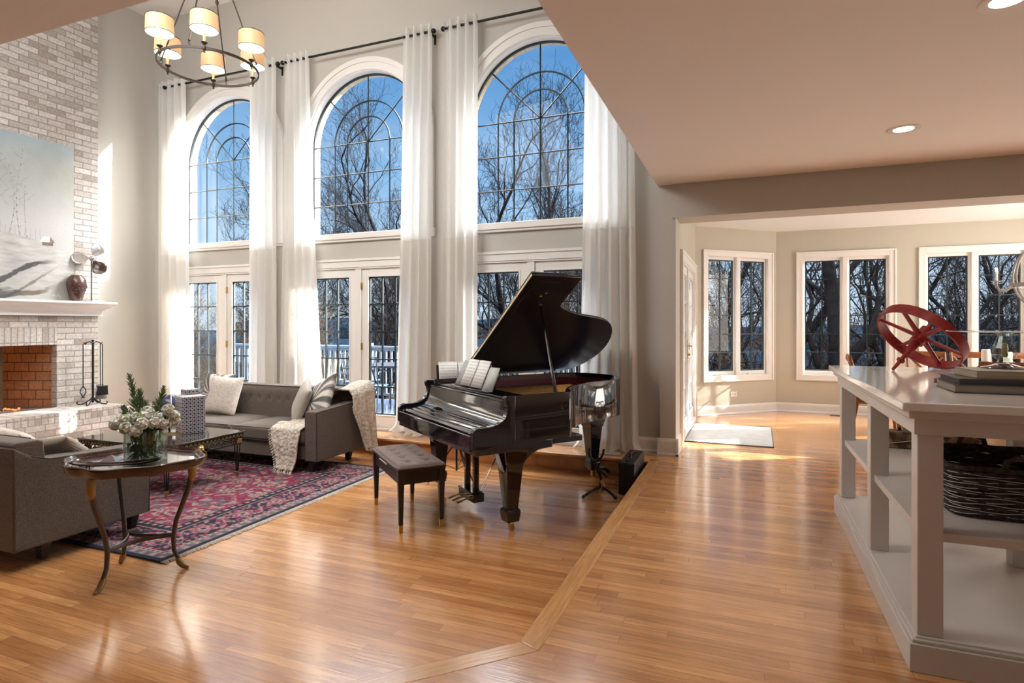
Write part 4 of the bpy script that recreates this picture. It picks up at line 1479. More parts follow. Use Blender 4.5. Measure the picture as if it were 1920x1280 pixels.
def sofa(label, loc, rz, W=2.35, D=0.87, cush=True):
    o = thing('sofa', label, 'sofa', loc, rz, group='pair of taupe tweed sofas')
    h = W / 2
    aw = 0.15
    MB().box(-h + aw, h - aw, -D / 2 + 0.025, D / 2 - 0.02, 0.125, 0.285).build('seat_base', sofa_m, o, bevel=0.012, seg=3)
    for s in (-1, 1):
        prof = [(-D / 2, 0.12), (-D / 2, 0.622), (D / 2 - 0.20, 0.655), (D / 2 - 0.10, 0.69), (D / 2, 0.76), (D / 2, 0.12)]
        x0, x1 = sorted((s * (h - aw), s * h))
        n = len(prof)
        m = MB().add([(x, y, z) for x in (x0, x1) for y, z in prof], [tuple(range(n)), tuple(range(n, 2 * n))[::-1]] + [(i, (i + 1) % n, n + (i + 1) % n, n + i) for i in range(n)])
        a = m.build('arm', sofa_m, o, bevel=0.014, seg=3)
        m = MB()
        for x in (x0 + 0.004, x1 - 0.004):
            m.tube([(x, y, z) for y, z in [(-D / 2 + .003, 0.125), (-D / 2 + .003, 0.618), (D / 2 - 0.20, 0.652), (D / 2 - 0.10, 0.687)]], 0.005, 6)
        m.build('piping', piping_m, a)
    # back with one row of buttons
    bw = h - aw
    btn = [(-bw + 0.10 + i * (2 * bw - 0.2) / 13, 0.635) for i in range(14)]
    def bk(side):
        def fn(u, v):
            x = -bw + 2 * bw * u
            z = 0.27 + (0.775 - 0.27) * v
            y = (D / 2 - 0.24) + 0.07 * v
            f = (1 - (2 * u - 1) ** 8) * (1 - (2 * v - 1) ** 6)
            y -= 0.035 * f
            for bx, bz in btn:
                dd = (x - bx) ** 2 + (z - bz) ** 2
                if dd < 0.02:
                    y += 0.018 * math.exp(-dd / 0.0009)
            return (x, y, z)
        return fn
    m = MB()
    m.grid(bk(0), 150, 36)
    n0 = len(m.v)
    b = m.build('back', sofa_m, o)
    m = MB()
    prof = [(D / 2 - 0.17, 0.772), (D / 2 - 0.14, 0.785), (D / 2 - 0.02, 0.785), (D / 2 - 0.004, 0.77), (D / 2 - 0.004, 0.122), (D / 2 - 0.22, 0.122), (D / 2 - .22, 0.30)]
    n = len(prof)
    m.add([(x, y, z) for x in (-h + 0.01, h - 0.01) for y, z in prof], [tuple(range(n)), tuple(range(n, 2 * n))[::-1]] + [(i, (i + 1) % n, n + (i + 1) % n, n + i) for i in range(n)])
    m.build('back_frame', sofa_m, o, bevel=0.01, seg=3)
    for bx, bz in btn:
        MB().sphere((bx, D / 2 - 0.24 + 0.07 * (bz - .27) / .505 - 0.022, bz), 0.012, 10, 6, sy=0.6).build('button', sofa_m, b)
    MB().tube([(-bw, D / 2 - 0.172, 0.776), (bw, D / 2 - 0.172, 0.776)], 0.006, 6).build('piping', piping_m, b)
    for s in (-1, 1):
        x0, x1 = sorted((0.003 * s, s * bw))
        m = MB()
        puff(m, x0, x1, -D / 2 + 0.0, D / 2 - 0.20, 0.29, 0.425, 0.03, 0.022)
        c = m.build('seat_cushion', sofa_m, o, ang=80)
        m = MB()
        m.tube([(x0 + 0.012, -D / 2 + 0.010, 0.421), ((x0 + x1) / 2, -D / 2 - 0.002, 0.425), (x1 - 0.012, -D / 2 + 0.010, 0.421)], 0.0045, 6)
        m.tube([(x0 + 0.012, -D / 2 + 0.010, 0.296), ((x0 + x1) / 2, -D / 2 - 0.002, 0.294), (x1 - 0.012, -D / 2 + 0.010, 0.296)], 0.0045, 6)
        m.build('piping', piping_m, c)
    for sx in (-1, 1):
        for y in (-D / 2 + 0.06, D / 2 - 0.22):
            MB().frustum((sx * (h - 0.115), y, 0), (sx * (h - 0.10), y, 0.125), (0.045, 0.045), (0.07, 0.07)).build('leg', blackm_m, o, bevel=0.004)
    return o
sofa('taupe tweed sofa facing the camera under the tall windows, cream throw on its arm', (-5.175, 5.165, LOW + 0.005), 0.0)
sofa('taupe tweed sofa at the left edge seen from its side, behind the small tray table', (-5.275, 2.60, LOW + 0.005), PI)

def pillow_mesh(s, t, n=22, pinch=0.07):
    m = MB()
    for sg in (1, -1):
        def fn(u, v):
            a, b = 2 * u - 1, 2 * v - 1
            th = ((1 - a ** 4) * (1 - b ** 4)) ** 0.62
            x = a * s / 2 * (1 - pinch * (1 - b * b))
            z = b * s / 2 * (1 - pinch * (1 - a * a))
            return (x, -sg * t / 2 * th, z)
        m.grid(fn, n, n)
    return m
def burstmat(name, ox, oz, seed=0):
    m, n, b = newmat(name)
    t = n.nodes.new('ShaderNodeTexCoord')
    s = n.nodes.new('ShaderNodeSeparateXYZ')
    n.links.new(t.outputs['Object'], s.inputs[0])
    def mth(op, a, b_=None):
        k = n.nodes.new('ShaderNodeMath')
        k.operation = op
        for i, q in enumerate((a, b_)):
            if q is None: continue
            if isinstance(q, (int, float)): k.inputs[i].default_value = q
            else: n.links.new(q, k.inputs[i])
        return k.outputs[0]
    ang = mth('ARCTAN2', mth('SUBTRACT', s.outputs['Z'], oz), mth('SUBTRACT', s.outputs['X'], ox))
    # uneven rays: two frequencies combined
    a1 = mth('SINE', mth('MULTIPLY', ang, 15.0))
    a2 = mth('SINE', mth('MULTIPLY', ang, 8.0))
    sm_ = mth('ADD', a1, mth('MULTIPLY', a2, 0.7))
    r = n.nodes.new('ShaderNodeValToRGB')
    r.color_ramp.interpolation = 'CONSTANT'
    e = r.color_ramp.elements
    e[0].position, e[0].color = 0.0, (0.10, 0.09, 0.095, 1)
    e[1].position, e[1].color = 0.34, (0.26, 0.24, 0.24, 1)
    e.new(0.56).color = (0.66, 0.62, 0.56, 1)
    n.links.new(mth('ADD', mth('MULTIPLY', sm_, 0.3), 0.5), r.inputs[0])
    n.links.new(r.outputs[0], b.inputs['Base Color'])
    b.inputs['Roughness'].default_value = 0.6
    return m
burst_m = burstmat('sunburst_fabric', -0.05, -0.04)
burst2_m = burstmat('sunburst_fabric_right', -0.09, -0.06)
def pillow(label, s, t, mat, loc, rot, pipe=None):
    o = pillow_mesh(s, t).build('throw_pillow', mat, None, loc, rot, ang=180, weld=True)
    tag(o, label, 'pillow', 'throw pillows on the sofas')
    return o
Q = math.radians
SY = LOW + 0.43 + 0.02
pillow('grey and cream sunburst pillow at the left end of the window sofa', 0.46, 0.14, burst_m, (-6.02, 5.34, SY + 0.235), (Q(-16), 0, Q(4)))
pillow('square cream textured pillow in front of the left sunburst pillow', 0.47, 0.15, cream_m, (-5.745, 5.18, SY + 0.220), (Q(-18), Q(2), Q(2)))
pillow('plain greige linen pillow leaning beside the right sunburst pillow', 0.44, 0.13, linen_m, (-4.56, 5.15, SY + 0.215), (Q(-22), Q(16), Q(-48)))
pillow('grey and cream sunburst pillow leaning on the right arm of the window sofa', 0.46, 0.14, burst2_m, (-4.30, 5.16, SY + 0.265), (Q(-28), Q(-22), Q(-20)))
strip_m, n_, b_ = newmat('pinstripe_satin')
t_ = n_.nodes.new('ShaderNodeTexCoord')
w_ = n_.nodes.new('ShaderNodeTexWave')
w_.inputs['Scale'].default_value = 38
w_.bands_direction = 'X'
n_.links.new(t_.outputs['Object'], w_.inputs['Vector'])
r_ = n_.nodes.new('ShaderNodeValToRGB')
r_.color_ramp.elements[0].color = (0.17, 0.14, 0.12, 1)
r_.color_ramp.elements[1].color = (0.50, 0.43, 0.36, 1)
n_.links.new(w_.outputs['Color'], r_.inputs[0])
n_.links.new(r_.outputs[0], b_.inputs['Base Color'])
b_.inputs['Roughness'].default_value = 0.4
pillow('brown pinstriped satin pillow lying on the sofa at the left edge', 0.45, 0.13, strip_m, (-4.43, 2.66, SY + 0.135), (Q(48), Q(-7), Q(8)))
pillow('white patterned pillow behind the pinstriped pillow on the left edge sofa', 0.45, 0.13, cream_m, (-4.86, 2.66, SY + 0.150), (Q(44), Q(3), Q(-4)))

# ------------------------------------------------------------------ knitted throws
knit_m, n_, b_ = newmat('cream_knit')
t_ = n_.nodes.new('ShaderNodeTexCoord')
v_ = n_.nodes.new('ShaderNodeTexVoronoi')
v_.inputs['Scale'].default_value = 34
n_.links.new(t_.outputs['Object'], v_.inputs['Vector'])
r_ = n_.nodes.new('ShaderNodeValToRGB')
r_.color_ramp.elements[0].position, r_.color_ramp.elements[0].color = 0.2, (0.74, 0.68, 0.59, 1)
r_.color_ramp.elements[1].position, r_.color_ramp.elements[1].color = 0.9, (0.52, 0.45, 0.37, 1)
n_.links.new(v_.outputs['Distance'], r_.inputs[0])
n_.links.new(r_.outputs[0], b_.inputs['Base Color'])
bp_ = n_.nodes.new('ShaderNodeBump')
bp_.invert = True
bp_.inputs['Strength'].default_value = 1.0
bp_.inputs['Distance'].default_value = 0.012
n_.links.new(v_.outputs['Distance'], bp_.inputs['Height'])
n_.links.new(bp_.outputs[0], b_.inputs['Normal'])
b_.inputs['Roughness'].default_value = 0.95
def interp(path, t):
    L = [0]
    for a, b in zip(path, path[1:]):
        L.append(L[-1] + (Vector(b) - Vector(a)).length)
    d = t * L[-1]
    for i in range(len(path) - 1):
        if d <= L[i + 1] + 1e-9:
            f = (d - L[i]) / max(1e-9, L[i + 1] - L[i])
            return Vector(path[i]).lerp(Vector(path[i + 1]), f)
    return Vector(path[-1])
def throw(label, fn, nu, nv, edge):
    o = thing('knit_throw', label, 'throw', tuple(fn(0.5, 0.5)), group='cream knitted throws on the window sofa')
    base = Vector(o.location)
    m = MB().grid(lambda u, v: tuple(Vector(fn(u, v)) - base), nu, nv)
    m.build('cloth', knit_m, o, solid=0.014, ang=180)
    fr = MB()
    for u, v, d in edge:
        p = Vector(fn(u, v)) - base
        q = p + Vector(d)
        fr.tube([p, p.lerp(q, 0.5) + Vector((rnd.uniform(-.006, .006), rnd.uniform(-.006, .006), 0)), q], [0.006, 0.007, 0.005], 5)
        fr.sphere(tuple(q), 0.009, 6, 5)
    fr.build('fringe', knit_m, o)
    return o
def f1(u, v):
    # over the seat front next to the right arm, down to the rug
    path = [(5.12, 0.300), (4.80, 0.290), (4.715, 0.262), (4.695, 0.12), (4.69, -0.02), (4.675, -0.10), (4.655, -0.145)]
    p = interp([(0, a, b) for a, b in path], v)
    t = v
    l = -4.555 + 0.0 * t + 0.20 * max(0, t - 0.45) ** 1.0
    r = -4.17 - 0.02 * t - 0.10 * max(0, t - 0.55)
    x = l + (r - l) * u + 0.012 * math.sin(9 * v)
    y = p.y - 0.016 * (1 + math.sin(u * 17 + 3 * v)) * min(1, max(0, (v - 0.35) * 3))
    z = p.z + 0.010 * (math.sin(u * 15 + 2 * v) + math.sin(v * 21)) * (1 if v < 0.4 else 0.3)
    return (x, y, max(z, LOW + 0.03))
edge = [(i / 16, 1.0, (0.0, -0.012, -0.028)) for i in range(17)] + [(0.0, 0.35 + i / 22 * 0.65, (-0.022, -0.006, -0.022)) for i in range(23)]
throw('cream knitted throw hanging over the seat front beside the right sofa arm', f1, 30, 60, edge)
def f2(u, v):
    # over the back corner of the right arm, hanging outside
    path = [(-4.36, 0.50), (-4.27, 0.585), (-4.16, 0.615), (-4.02, 0.615), (-3.975, 0.56), (-3.965, 0.35), (-3.955, 0.15), (-3.945, -0.02), (-3.93, -0.10)]
    p = interp([(a, 0, b) for a, b in path], v)
    y0 = 5.27 + 0.32 * max(0, v - 0.55) ** 0.9
    y1 = 5.66 + 0.02 * v
    y = y0 + (y1 - y0) * u
    x = p.x + 0.022 * (1 + math.sin(u * 16 + 2.5 * v)) * min(1, max(0, (v - 0.38) * 3))
    z = p.z - 0.05 * (1 - u) * 0 + 0.10 * max(0, u - 0.35) * (1 if v < 0.45 else max(0, 1 - (v - 0.45) * 2)) + (0.12 * (1 - u) * max(0, v - 0.7) * 2)
    return (x, y, z)
edge = [(i / 20, 1.0, (0.006, 0, -0.03)) for i in range(21)] + [(0.0, 0.5 + i / 26 * 0.5, (0.006, -0.022, -0.018)) for i in range(27)]
throw('cream knitted throw draped over the back corner of the right sofa arm', f2, 34, 56, edge)

# ================================================================== coffee table
ct = thing('coffee_table', 'black iron coffee table with gilded wave apron, lion mask rings and glossy top', 'coffee table', (-5.2, 3.99, LOW + 0.012))
CW, CD, CH = 1.16, 0.86, 0.447
top_m = P('dark_stone_top', (0.055, 0.048, 0.042), 0.10, noise=0.5, nscale=6, coat=0.5)
gilt_m = P('worn_gilt', (0.42, 0.28, 0.10), 0.4, 0.8)
MB().box(-CW / 2, CW / 2, -CD / 2, CD / 2, CH - 0.018, CH).build('tabletop', top_m, ct, bevel=0.004)
m = MB()
# gilded feather motif on the top
for k in range(15):
    a = PI * 0.06 + k * PI * 0.063
    for sg in (1,):
        p = [(0.06 + 0.02 * math.cos(a), -0.05 + 0.02 * math.sin(a)), (0.06 + 0.10 * math.cos(a), -0.05 + 0.10 * math.sin(a)), (0.06 + 0.17 * math.cos(a + 0.16), -0.05 + 0.17 * math.sin(a + 0.16))]
        m.tube([(x, y, CH + 0.0005) for x, y in p], [0.003, 0.010, 0.002], 6, flat=(1, 0.12))
        m.tube([(x, -y, CH + 0.0005) for x, y in p], [0.003, 0.010, 0.002], 6, flat=(1, 0.12))
m.build('gilt_inlay', gilt_m, ct)
ap = MB()
for s in (-1, 1):
    ap.box(-CW / 2 + .01, CW / 2 - .01, s * (CD / 2 - .012) - .006, s * (CD / 2 - .012) + .006, CH - 0.030, CH - 0.018)
    ap.box(s * (CW / 2 - .012) - .006, s * (CW / 2 - .012) + .006, -CD / 2 + .01, CD / 2 - .01, CH - 0.030, CH - 0.018)
    ap.box(-CW / 2 + .03, CW / 2 - .03, s * (CD / 2 - .022) - .005, s * (CD / 2 - .022) + .005, CH - 0.125, CH - 0.117)
    ap.box(s * (CW / 2 - .022) - .005, s * (CW / 2 - .022) + .005, -CD / 2 + .03, CD / 2 - .03, CH - 0.125, CH - 0.117)
    ap.box(-CW / 2 + .02, CW / 2 - .02, s * (CD / 2 - .008) - .003, s * (CD / 2 - .008) + .001, CH - 0.052, CH - 0.026)
    ap.box(s * (CW / 2 - .008) - .003, s * (CW / 2 - .008) + .001, -CD / 2 + .02, CD / 2 - .02, CH - 0.052, CH - 0.026)
ap.build('apron_frame', iron_m, ct)
def wave(m, p0, d, length, z, size, r, n_):
    step = length / n_
    for i in range(n_):
        pts = []
        for k in range(15):
            t = k / 14
            a = PI * 1.05 - t * PI * 2.3
            rr = size * (1 - 0.75 * t)
            pts.append((i * step + step * 0.45 + rr * math.cos(a) * 1.0, rr * math.sin(a) * 0.9))
        pts = [(i * step - step * 0.15, -size * 0.9)] + pts
        m.tube([(p0[0] + d[0] * a, p0[1] + d[1] * a, z + b) for a, b in pts], r, 5)
for s in (-1, 1):
    m = MB()
    wave(m, (-CW / 2 + 0.02, s * (CD / 2 - 0.003)), (1, 0), CW - 0.04, CH - 0.038, 0.013, 0.0022, 26)
    m.build('gilt_wave', gilt_m, ct)
    m = MB()
    wave(m, (-CW / 2 + 0.05, s * (CD / 2 - 0.022)), (1, 0), CW - 0.10, CH - 0.088, 0.026, 0.0045, 15)
    m.build('scroll_work', iron_m, ct)
    m = MB()
    wave(m, (s * (CW / 2 - 0.003), -CD / 2 + 0.02), (0, 1), CD - 0.04, CH - 0.038, 0.013, 0.0022, 19)
    m.build('gilt_wave', gilt_m, ct)
    m = MB()
    wave(m, (s * (CW / 2 - 0.022), -CD / 2 + 0.05), (0, 1), CD - 0.10, CH - 0.088, 0.026, 0.0045, 11)
    m.build('scroll_work', iron_m, ct)
for sx in (-1, 1):
    for sy in (-1, 1):
        x, y = sx * (CW / 2 - 0.05), sy * (CD / 2 - 0.05)
        lg = MB()
        for k in range(4):
            a = PI / 4 + k * PI / 2
            lg.tube([(x + 0.030 * math.cos(a), y + 0.030 * math.sin(a), CH - 0.03), (x + 0.008 * math.cos(a), y + 0.008 * math.sin(a), 0.045)], 0.005, 6)
        L_ = lg.build('leg', iron_m, ct)
        MB().box(x - 0.032, x + 0.032, y - 0.032, y + 0.032, CH - 0.13, CH - 0.075).build('gilt_block', gilt_m, L_, bevel=0.006)
        MB().lathe([(0.0, 0), (0.013, 0.0), (0.016, 0.03), (0.024, 0.045), (0.024, 0.05), (0.01, 0.055)], 4, (x, y, 0)).build('gilt_foot', gilt_m, L_)
for px_, py_, nx, ny in ((CW / 2 + 0.004, -0.08, 1, 0), (0.0, -CD / 2 - 0.004, 0, -1)):
    m = MB()
    c_ = Vector((px_, py_, CH - 0.085))
    m.sphere(tuple(c_), 0.030, 14, 10)
    for k in range(12):
        a = 2 * PI * k / 12
        tv = Vector((-ny, nx, 0)) * math.cos(a) * 0.028 + Vector((0, 0, 1)) * math.sin(a) * 0.028
        m.sphere(tuple(c_ + tv), 0.010, 6, 5)
    m.sphere(tuple(c_ + Vector((nx, ny, 0)) * 0.026 + Vector((0, 0, -0.006))), 0.013, 8, 6)
    for sg in (-1, 1):
        m.sphere(tuple(c_ + Vector((nx, ny, 0)) * 0.022 + Vector((-ny, nx, 0)) * 0.011 * sg + Vector((0, 0, 0.012))), 0.006, 6, 5)
    lm = m.build('lion_mask', brass_m, ct)
    m = MB()
    c2 = c_ + Vector((nx, ny, 0)) * 0.022 + Vector((0, 0, -0.060))
    m.tube([c2 + Vector((-ny, nx, 0)) * 0.042 * math.cos(t) + Vector((0, 0, 1)) * 0.045 * math.sin(t) for t in [2 * PI * i / 24 for i in range(24)]], 0.005, 8, closed=True)
    m.build('ring_pull', brass_m, lm)

# ginger jar
def latmat(name):
    m, n, b = newmat(name)
    t = n.nodes.new('ShaderNodeTexCoord')
    s = n.nodes.new('ShaderNodeSeparateXYZ')
    n.links.new(t.outputs['Object'], s.inputs[0])
    def mth(op, a, b_=None):
        k = n.nodes.new('ShaderNodeMath')
        k.operation = op
        for i, q in enumerate((a, b_)):
            if q is None: continue
            if isinstance(q, (int, float)): k.inputs[i].default_value = q
            else: n.links.new(q, k.inputs[i])
        return k.outputs[0]
    P_ = 0.035
    u = mth('DIVIDE', mth('ADD', s.outputs['X'], s.outputs['Y']), P_)
    v = mth('DIVIDE', s.outputs['Z'], P_)
    fu = mth('SUBTRACT', mth('FRACT', mth('ADD', u, 50.0)), 0.5)
    fv = mth('SUBTRACT', mth('FRACT', mth('ADD', v, 50.5)), 0.5)
    r = mth('SQRT', mth('ADD', mth('MULTIPLY', fu, fu), mth('MULTIPLY', fv, fv)))
    ringm = mth('LESS_THAN', mth('ABSOLUTE', mth('SUBTRACT', r, 0.27)), 0.07)
    dg = mth('LESS_THAN', mth('ABSOLUTE', mth('SUBTRACT', mth('ADD', mth('ABSOLUTE', fu), mth('ABSOLUTE', fv)), 0.60)), 0.06)
    k = mth('MAXIMUM', ringm, dg)
    mxn = n.nodes.new('ShaderNodeMix')
    mxn.data_type = 'RGBA'
    mxn.inputs[6].default_value = (0.035, 0.030, 0.065, 1)
    mxn.inputs[7].default_value = (0.62, 0.60, 0.62, 1)
    n.links.new(k, mxn.inputs[0])
    n.links.new(mxn.outputs[2], b.inputs['Base Color'])
    b.inputs['Roughness'].default_value = 0.15
    return m
jar_m = latmat('navy_lattice_glaze')
o = thing('lidded_jar', 'tall square navy and white lattice jar with lid on the coffee table', 'jar', (-5.03, 4.14, LOW + 0.012 + CH), Q(-20.6))
s_ = 0.105
MB().frustum((0, 0, 0), (0, 0, 0.36), (2 * s_ - .01, 2 * s_ - .01), (2 * s_, 2 * s_)).build('body', jar_m, o, bevel=0.008, seg=3)
MB().frustum((0, 0, 0.358), (0, 0, 0.372), (2 * s_ - .01, 2 * s_ - .01), (0.14, 0.14)).build('shoulder', P('jar_white', (0.6, 0.6, 0.62), 0.15), o)
MB().box(-0.067, 0.067, -0.067, 0.067, 0.372, 0.425).build('lid', jar_m, o, bevel=0.008, seg=3)

# globe in brass ring stand
o = thing('decorative_globe', 'navy blue globe with cream band in a brass ring stand behind the lattice jar', 'globe', (-5.36, 4.19, LOW + 0.012 + CH))
navy_m = P('navy_lacquer', (0.035, 0.04, 0.10), 0.25, noise=0.3, nscale=12)
gl = MB().sphere((0, 0, 0.225), 0.125, 28, 18).build('globe', navy_m, o)
m = MB()
m.tube([(0.131 * math.sin(t) * 0.8, 0.131 * math.sin(t) * -0.6, 0.225 + 0.131 * math.cos(t)) for t in [2 * PI * i / 40 for i in range(40)]], 0.006, 8, closed=True, flat=(1, 2))
m.build('meridian', cream_m, o)
m = MB()
m.lathe([(0.165, 0.222), (0.195, 0.222), (0.195, 0.236), (0.165, 0.236), (0.165, 0.222)], 40, cap=False)
m.build('horizon_ring', gilt_m, o)
for k in range(3):
    a = 2 * PI * k / 3 + 0.5
    c_, s2 = math.cos(a), math.sin(a)
    m = MB().tube([(c_ * r, s2 * r, z) for r, z in ((0.18, 0.222), (0.185, 0.16), (0.13, 0.09), (0.07, 0.06), (0.09, 0.02), (0.13, 0.006))], [0.008, 0.012, 0.014, 0.012, 0.01, 0.009], 8)
    m.build('leg', blackm_m, o)
MB().lathe([(0.0, 0.03), (0.05, 0.035), (0.035, 0.06), (0.012, 0.075), (0.012, 0.10), (0, 0.10)], 16).build('pedestal', blackm_m, o)

# ================================================================== small tray table
tt = thing('tray_table', 'small dark wood tray table with scalloped rim on three curved metal legs', 'side table', (-3.43, 2.45, LOW), Q(21.8))
mah_m = P('dark_mahogany', (0.040, 0.014, 0.010), 0.24, noise=0.3, nscale=6, coat=0.6, stretch=(1, 6, 1))
TH = 0.70
def scal(t, k=1.0):
    a, b = 0.385 * k, 0.315 * k
    r = 1.0 / ((abs(math.cos(t)) / a) ** 2 + (abs(math.sin(t)) / b) ** 2) ** 0.5
    r *= 1 + 0.035 * math.cos(8 * t) + 0.03 * math.cos(4 * t)
    return (r * math.cos(t), r * math.sin(t))
m = MB()
NS = 120
prof = [(0.90, -0.040), (0.955, -0.045), (0.985, -0.03), (0.99, -0.012), (1.0, -0.004), (0.995, 0.008), (0.97, 0.012), (0.95, 0.004), (0.93, -0.006), (0.90, -0.008), (0.885, -0.016), (0.86, -0.018)]
vs_ = []
for k, z in prof:
    for i in range(NS):
        x, y = scal(2 * PI * i / NS, k)
        vs_.append((x, y, TH + z))
fs_ = [(j * NS + i, j * NS + (i + 1) % NS, (j + 1) * NS + (i + 1) % NS, (j + 1) * NS + i) for j in range(len(prof) - 1) for i in range(NS)]
m.add(vs_, fs_)
m.build('tray_rim', mah_m, tt)
m = MB().prism([scal(2 * PI * i / NS, 0.905) for i in range(NS)], TH - 0.040, TH - 0.017)
m.build('tabletop', mah_m, tt)
pewter_m = P('aged_pewter', (0.09, 0.075, 0.07), 0.38, 0.75)
fa = [Q(-79 - 21.8), Q(161.6 - 21.8), Q(40 - 21.8)]
for a in fa:
    c_, s2 = math.cos(a), math.sin(a)
    rz_ = [(0.295, TH - 0.04), (0.30, 0.58), (0.285, 0.50), (0.25, 0.40), (0.215, 0.30), (0.20, 0.20), (0.205, 0.12), (0.235, 0.05), (0.255, 0.02)]
    lg = MB().tube([(c_ * r, s2 * r, z) for r, z in rz_], [0.017, 0.018, 0.017, 0.015, 0.014, 0.014, 0.013, 0.012, 0.013], 10).build('leg', pewter_m, tt)
    MB().tube([(c_ * r, s2 * r, z) for r, z in ((0.293, TH - 0.04), (0.305, 0.62), (0.303, 0.57), (0.293, 0.535))], [0.020, 0.026, 0.022, 0.014], 10).build('acanthus_cap', P('antique_gilt', (0.30, 0.19, 0.07), 0.42, 0.85, bump=0.6, bscale=120), lg)
    MB().tube([(c_ * r, s2 * r, z) for r, z in ((0.222, 0.07), (0.235, 0.045), (0.255, 0.02), (0.285, 0.008))], [0.014, 0.019, 0.017, 0.010], 10).build('hoof_foot', P('worn_brass_foot', (0.30, 0.19, 0.09), 0.45, 0.8), lg)
m = MB()
for i in range(3):
    a, b = fa[i], fa[(i + 1) % 3]
    p0 = Vector((math.cos(a) * 0.20, math.sin(a) * 0.20, 0.215))
    p2 = Vector((math.cos(b) * 0.20, math.sin(b) * 0.20, 0.215))
    pc = Vector((0, 0, 0.215))
    pts = []
    for k in range(9):
        t = k / 8
        pts.append(p0 * (1 - t) ** 2 + pc * 2 * t * (1 - t) + p2 * t * t)
    m.tube(pts, 0.011, 8, flat=(0.8, 1.2))
m.build('stretcher', pewter_m, tt)

# vase of white flowers
ZT = LOW + TH - 0.017
vz = thing('flower_vase', 'clear glass cylinder vase of white stock flowers and green sprigs on the tray table', 'vase of flowers', (-3.40, 2.49, ZT + 0.001))
MB().lathe([(0.0, 0.0), (0.112, 0.0), (0.115, 0.004), (0.115, 0.19), (0.111, 0.19), (0.111, 0.014), (0.0, 0.012)], 48, cap=False).build('glass', glass_m, vz)
MB().lathe([(0.0, 0.13), (0.1105, 0.13)], 48, cap=False).build('water', glassy('water', (0.88, 0.95, 0.88)), vz)
green_m = P('stem_green', (0.09, 0.16, 0.035), 0.5, noise=0.4, nscale=30)
sprig_m = P('sprig_green', (0.11, 0.17, 0.07), 0.6, noise=0.4, nscale=30)
blos_m = P('white_petal', (0.93, 0.93, 0.86), 0.6, noise=0.06, nscale=60, sub=0)
bud_m = P('green_bud', (0.35, 0.48, 0.14), 0.6)
m = MB()
fr = random.Random(5)
for i in range(46):
    a, r = fr.uniform(0, 6.28), fr.uniform(0.0, 0.095)
    b, r2 = a + fr.uniform(-0.8, 0.8), fr.uniform(0.02, 0.10)
    m.tube([(r2 * math.cos(b + 2), r2 * math.sin(b + 2), 0.02), (r * .7 * math.cos(a), r * .7 * math.sin(a), 0.10), (r * math.cos(a), r * math.sin(a), 0.22)], 0.0035, 5)
for i in range(40):
    a, r, z = fr.uniform(0, 6.28), fr.uniform(0.03, 0.10), fr.uniform(0.03, 0.17)
    m.tube([(r * math.cos(a), r * math.sin(a), z), (r * 0.9 * math.cos(a + 0.3), r * 0.9 * math.sin(a + 0.3), z + 0.03), (r * 0.9 * math.cos(a + .5), r * 0.9 * math.sin(a + .5), z + 0.02)], [0.002, 0.014, 0.001], 5, flat=(1, 0.2))
m.build('stems', green_m, vz)
def spray(base, top, n, lw):
    """juniper-like sprig"""
    m = MB()
    base, top = Vector(base), Vector(top)
    m.tube([base, base.lerp(top, 0.5) + Vector((0.004, 0, 0)), top], [0.004, 0.003, 0.0015], 5)
    d = (top - base).normalized()
    for i in range(n):
        t = 0.18 + 0.82 * i / n
        p = base.lerp(top, t)
        a = i * 2.4
        side = (d.orthogonal().normalized() * math.cos(a) + d.cross(d.orthogonal().normalized()) * math.sin(a))
        l = lw * (1.1 - t) * fr.uniform(0.5, 1.4) + 0.012
        q = p + d * l * 0.9 + side * l * 0.55
        m.tube([p, p.lerp(q, 0.5), q], [0.002, 0.0045, 0.001], 4)
        if l > 0.02:
            for k in range(4):
                pp = p.lerp(q, 0.2 + 0.2 * k)
                s3 = (side * math.cos(k * 2) + d.cross(side) * math.sin(k * 2))
                m.tube([pp, pp + d * 0.010 + s3 * 0.008], [0.003, 0.001], 4)
    return m
RT, UPV = Vector((1, 0, 0)), Vector((0, 0, 1))
cr_, cs_ = math.cos(Q(21.8)), math.sin(Q(21.8))
def scr(a, dpt, z):   # a = to the right as seen from the sofa side, dpt = depth
    return (a * cr_ - dpt * cs_, a * cs_ + dpt * cr_, z)
sprigs = [(-0.09, 0.02, 0.52), (-0.055, 0.05, 0.42), (0.075, 0.03, 0.44), (0.03, 0.05, 0.30), (0.11, 0.05, 0.30), (-0.11, 0.0, 0.32), (0.12, 0.0, 0.27), (-0.03, 0.06, 0.34)]
for a, dd, z in sprigs:
    spray(scr(a * 0.3, dd * 0.5, 0.15), scr(a * 1.25, dd, z), 60, 0.075).build('green_sprig', sprig_m, vz)
heads = []
for i in range(26):
    a = fr.uniform(0, 6.28)
    r = 0.155 * math.sqrt((i + 0.5) / 26)
    zz = 0.275 - 0.055 * (r / 0.155) ** 2 + fr.uniform(-0.015, 0.02)
    x_, y_ = r * math.cos(i * 2.4), r * math.sin(i * 2.4)
    heads.append((x_, y_, zz))
heads += [scr(0.17, 0.0, 0.27), scr(-0.17, -0.02, 0.22), scr(0.02, -0.13, 0.20), scr(0.15, -0.02, 0.31), scr(-0.13, -0.04, 0.23), scr(-0.03, -0.14, 0.22)]
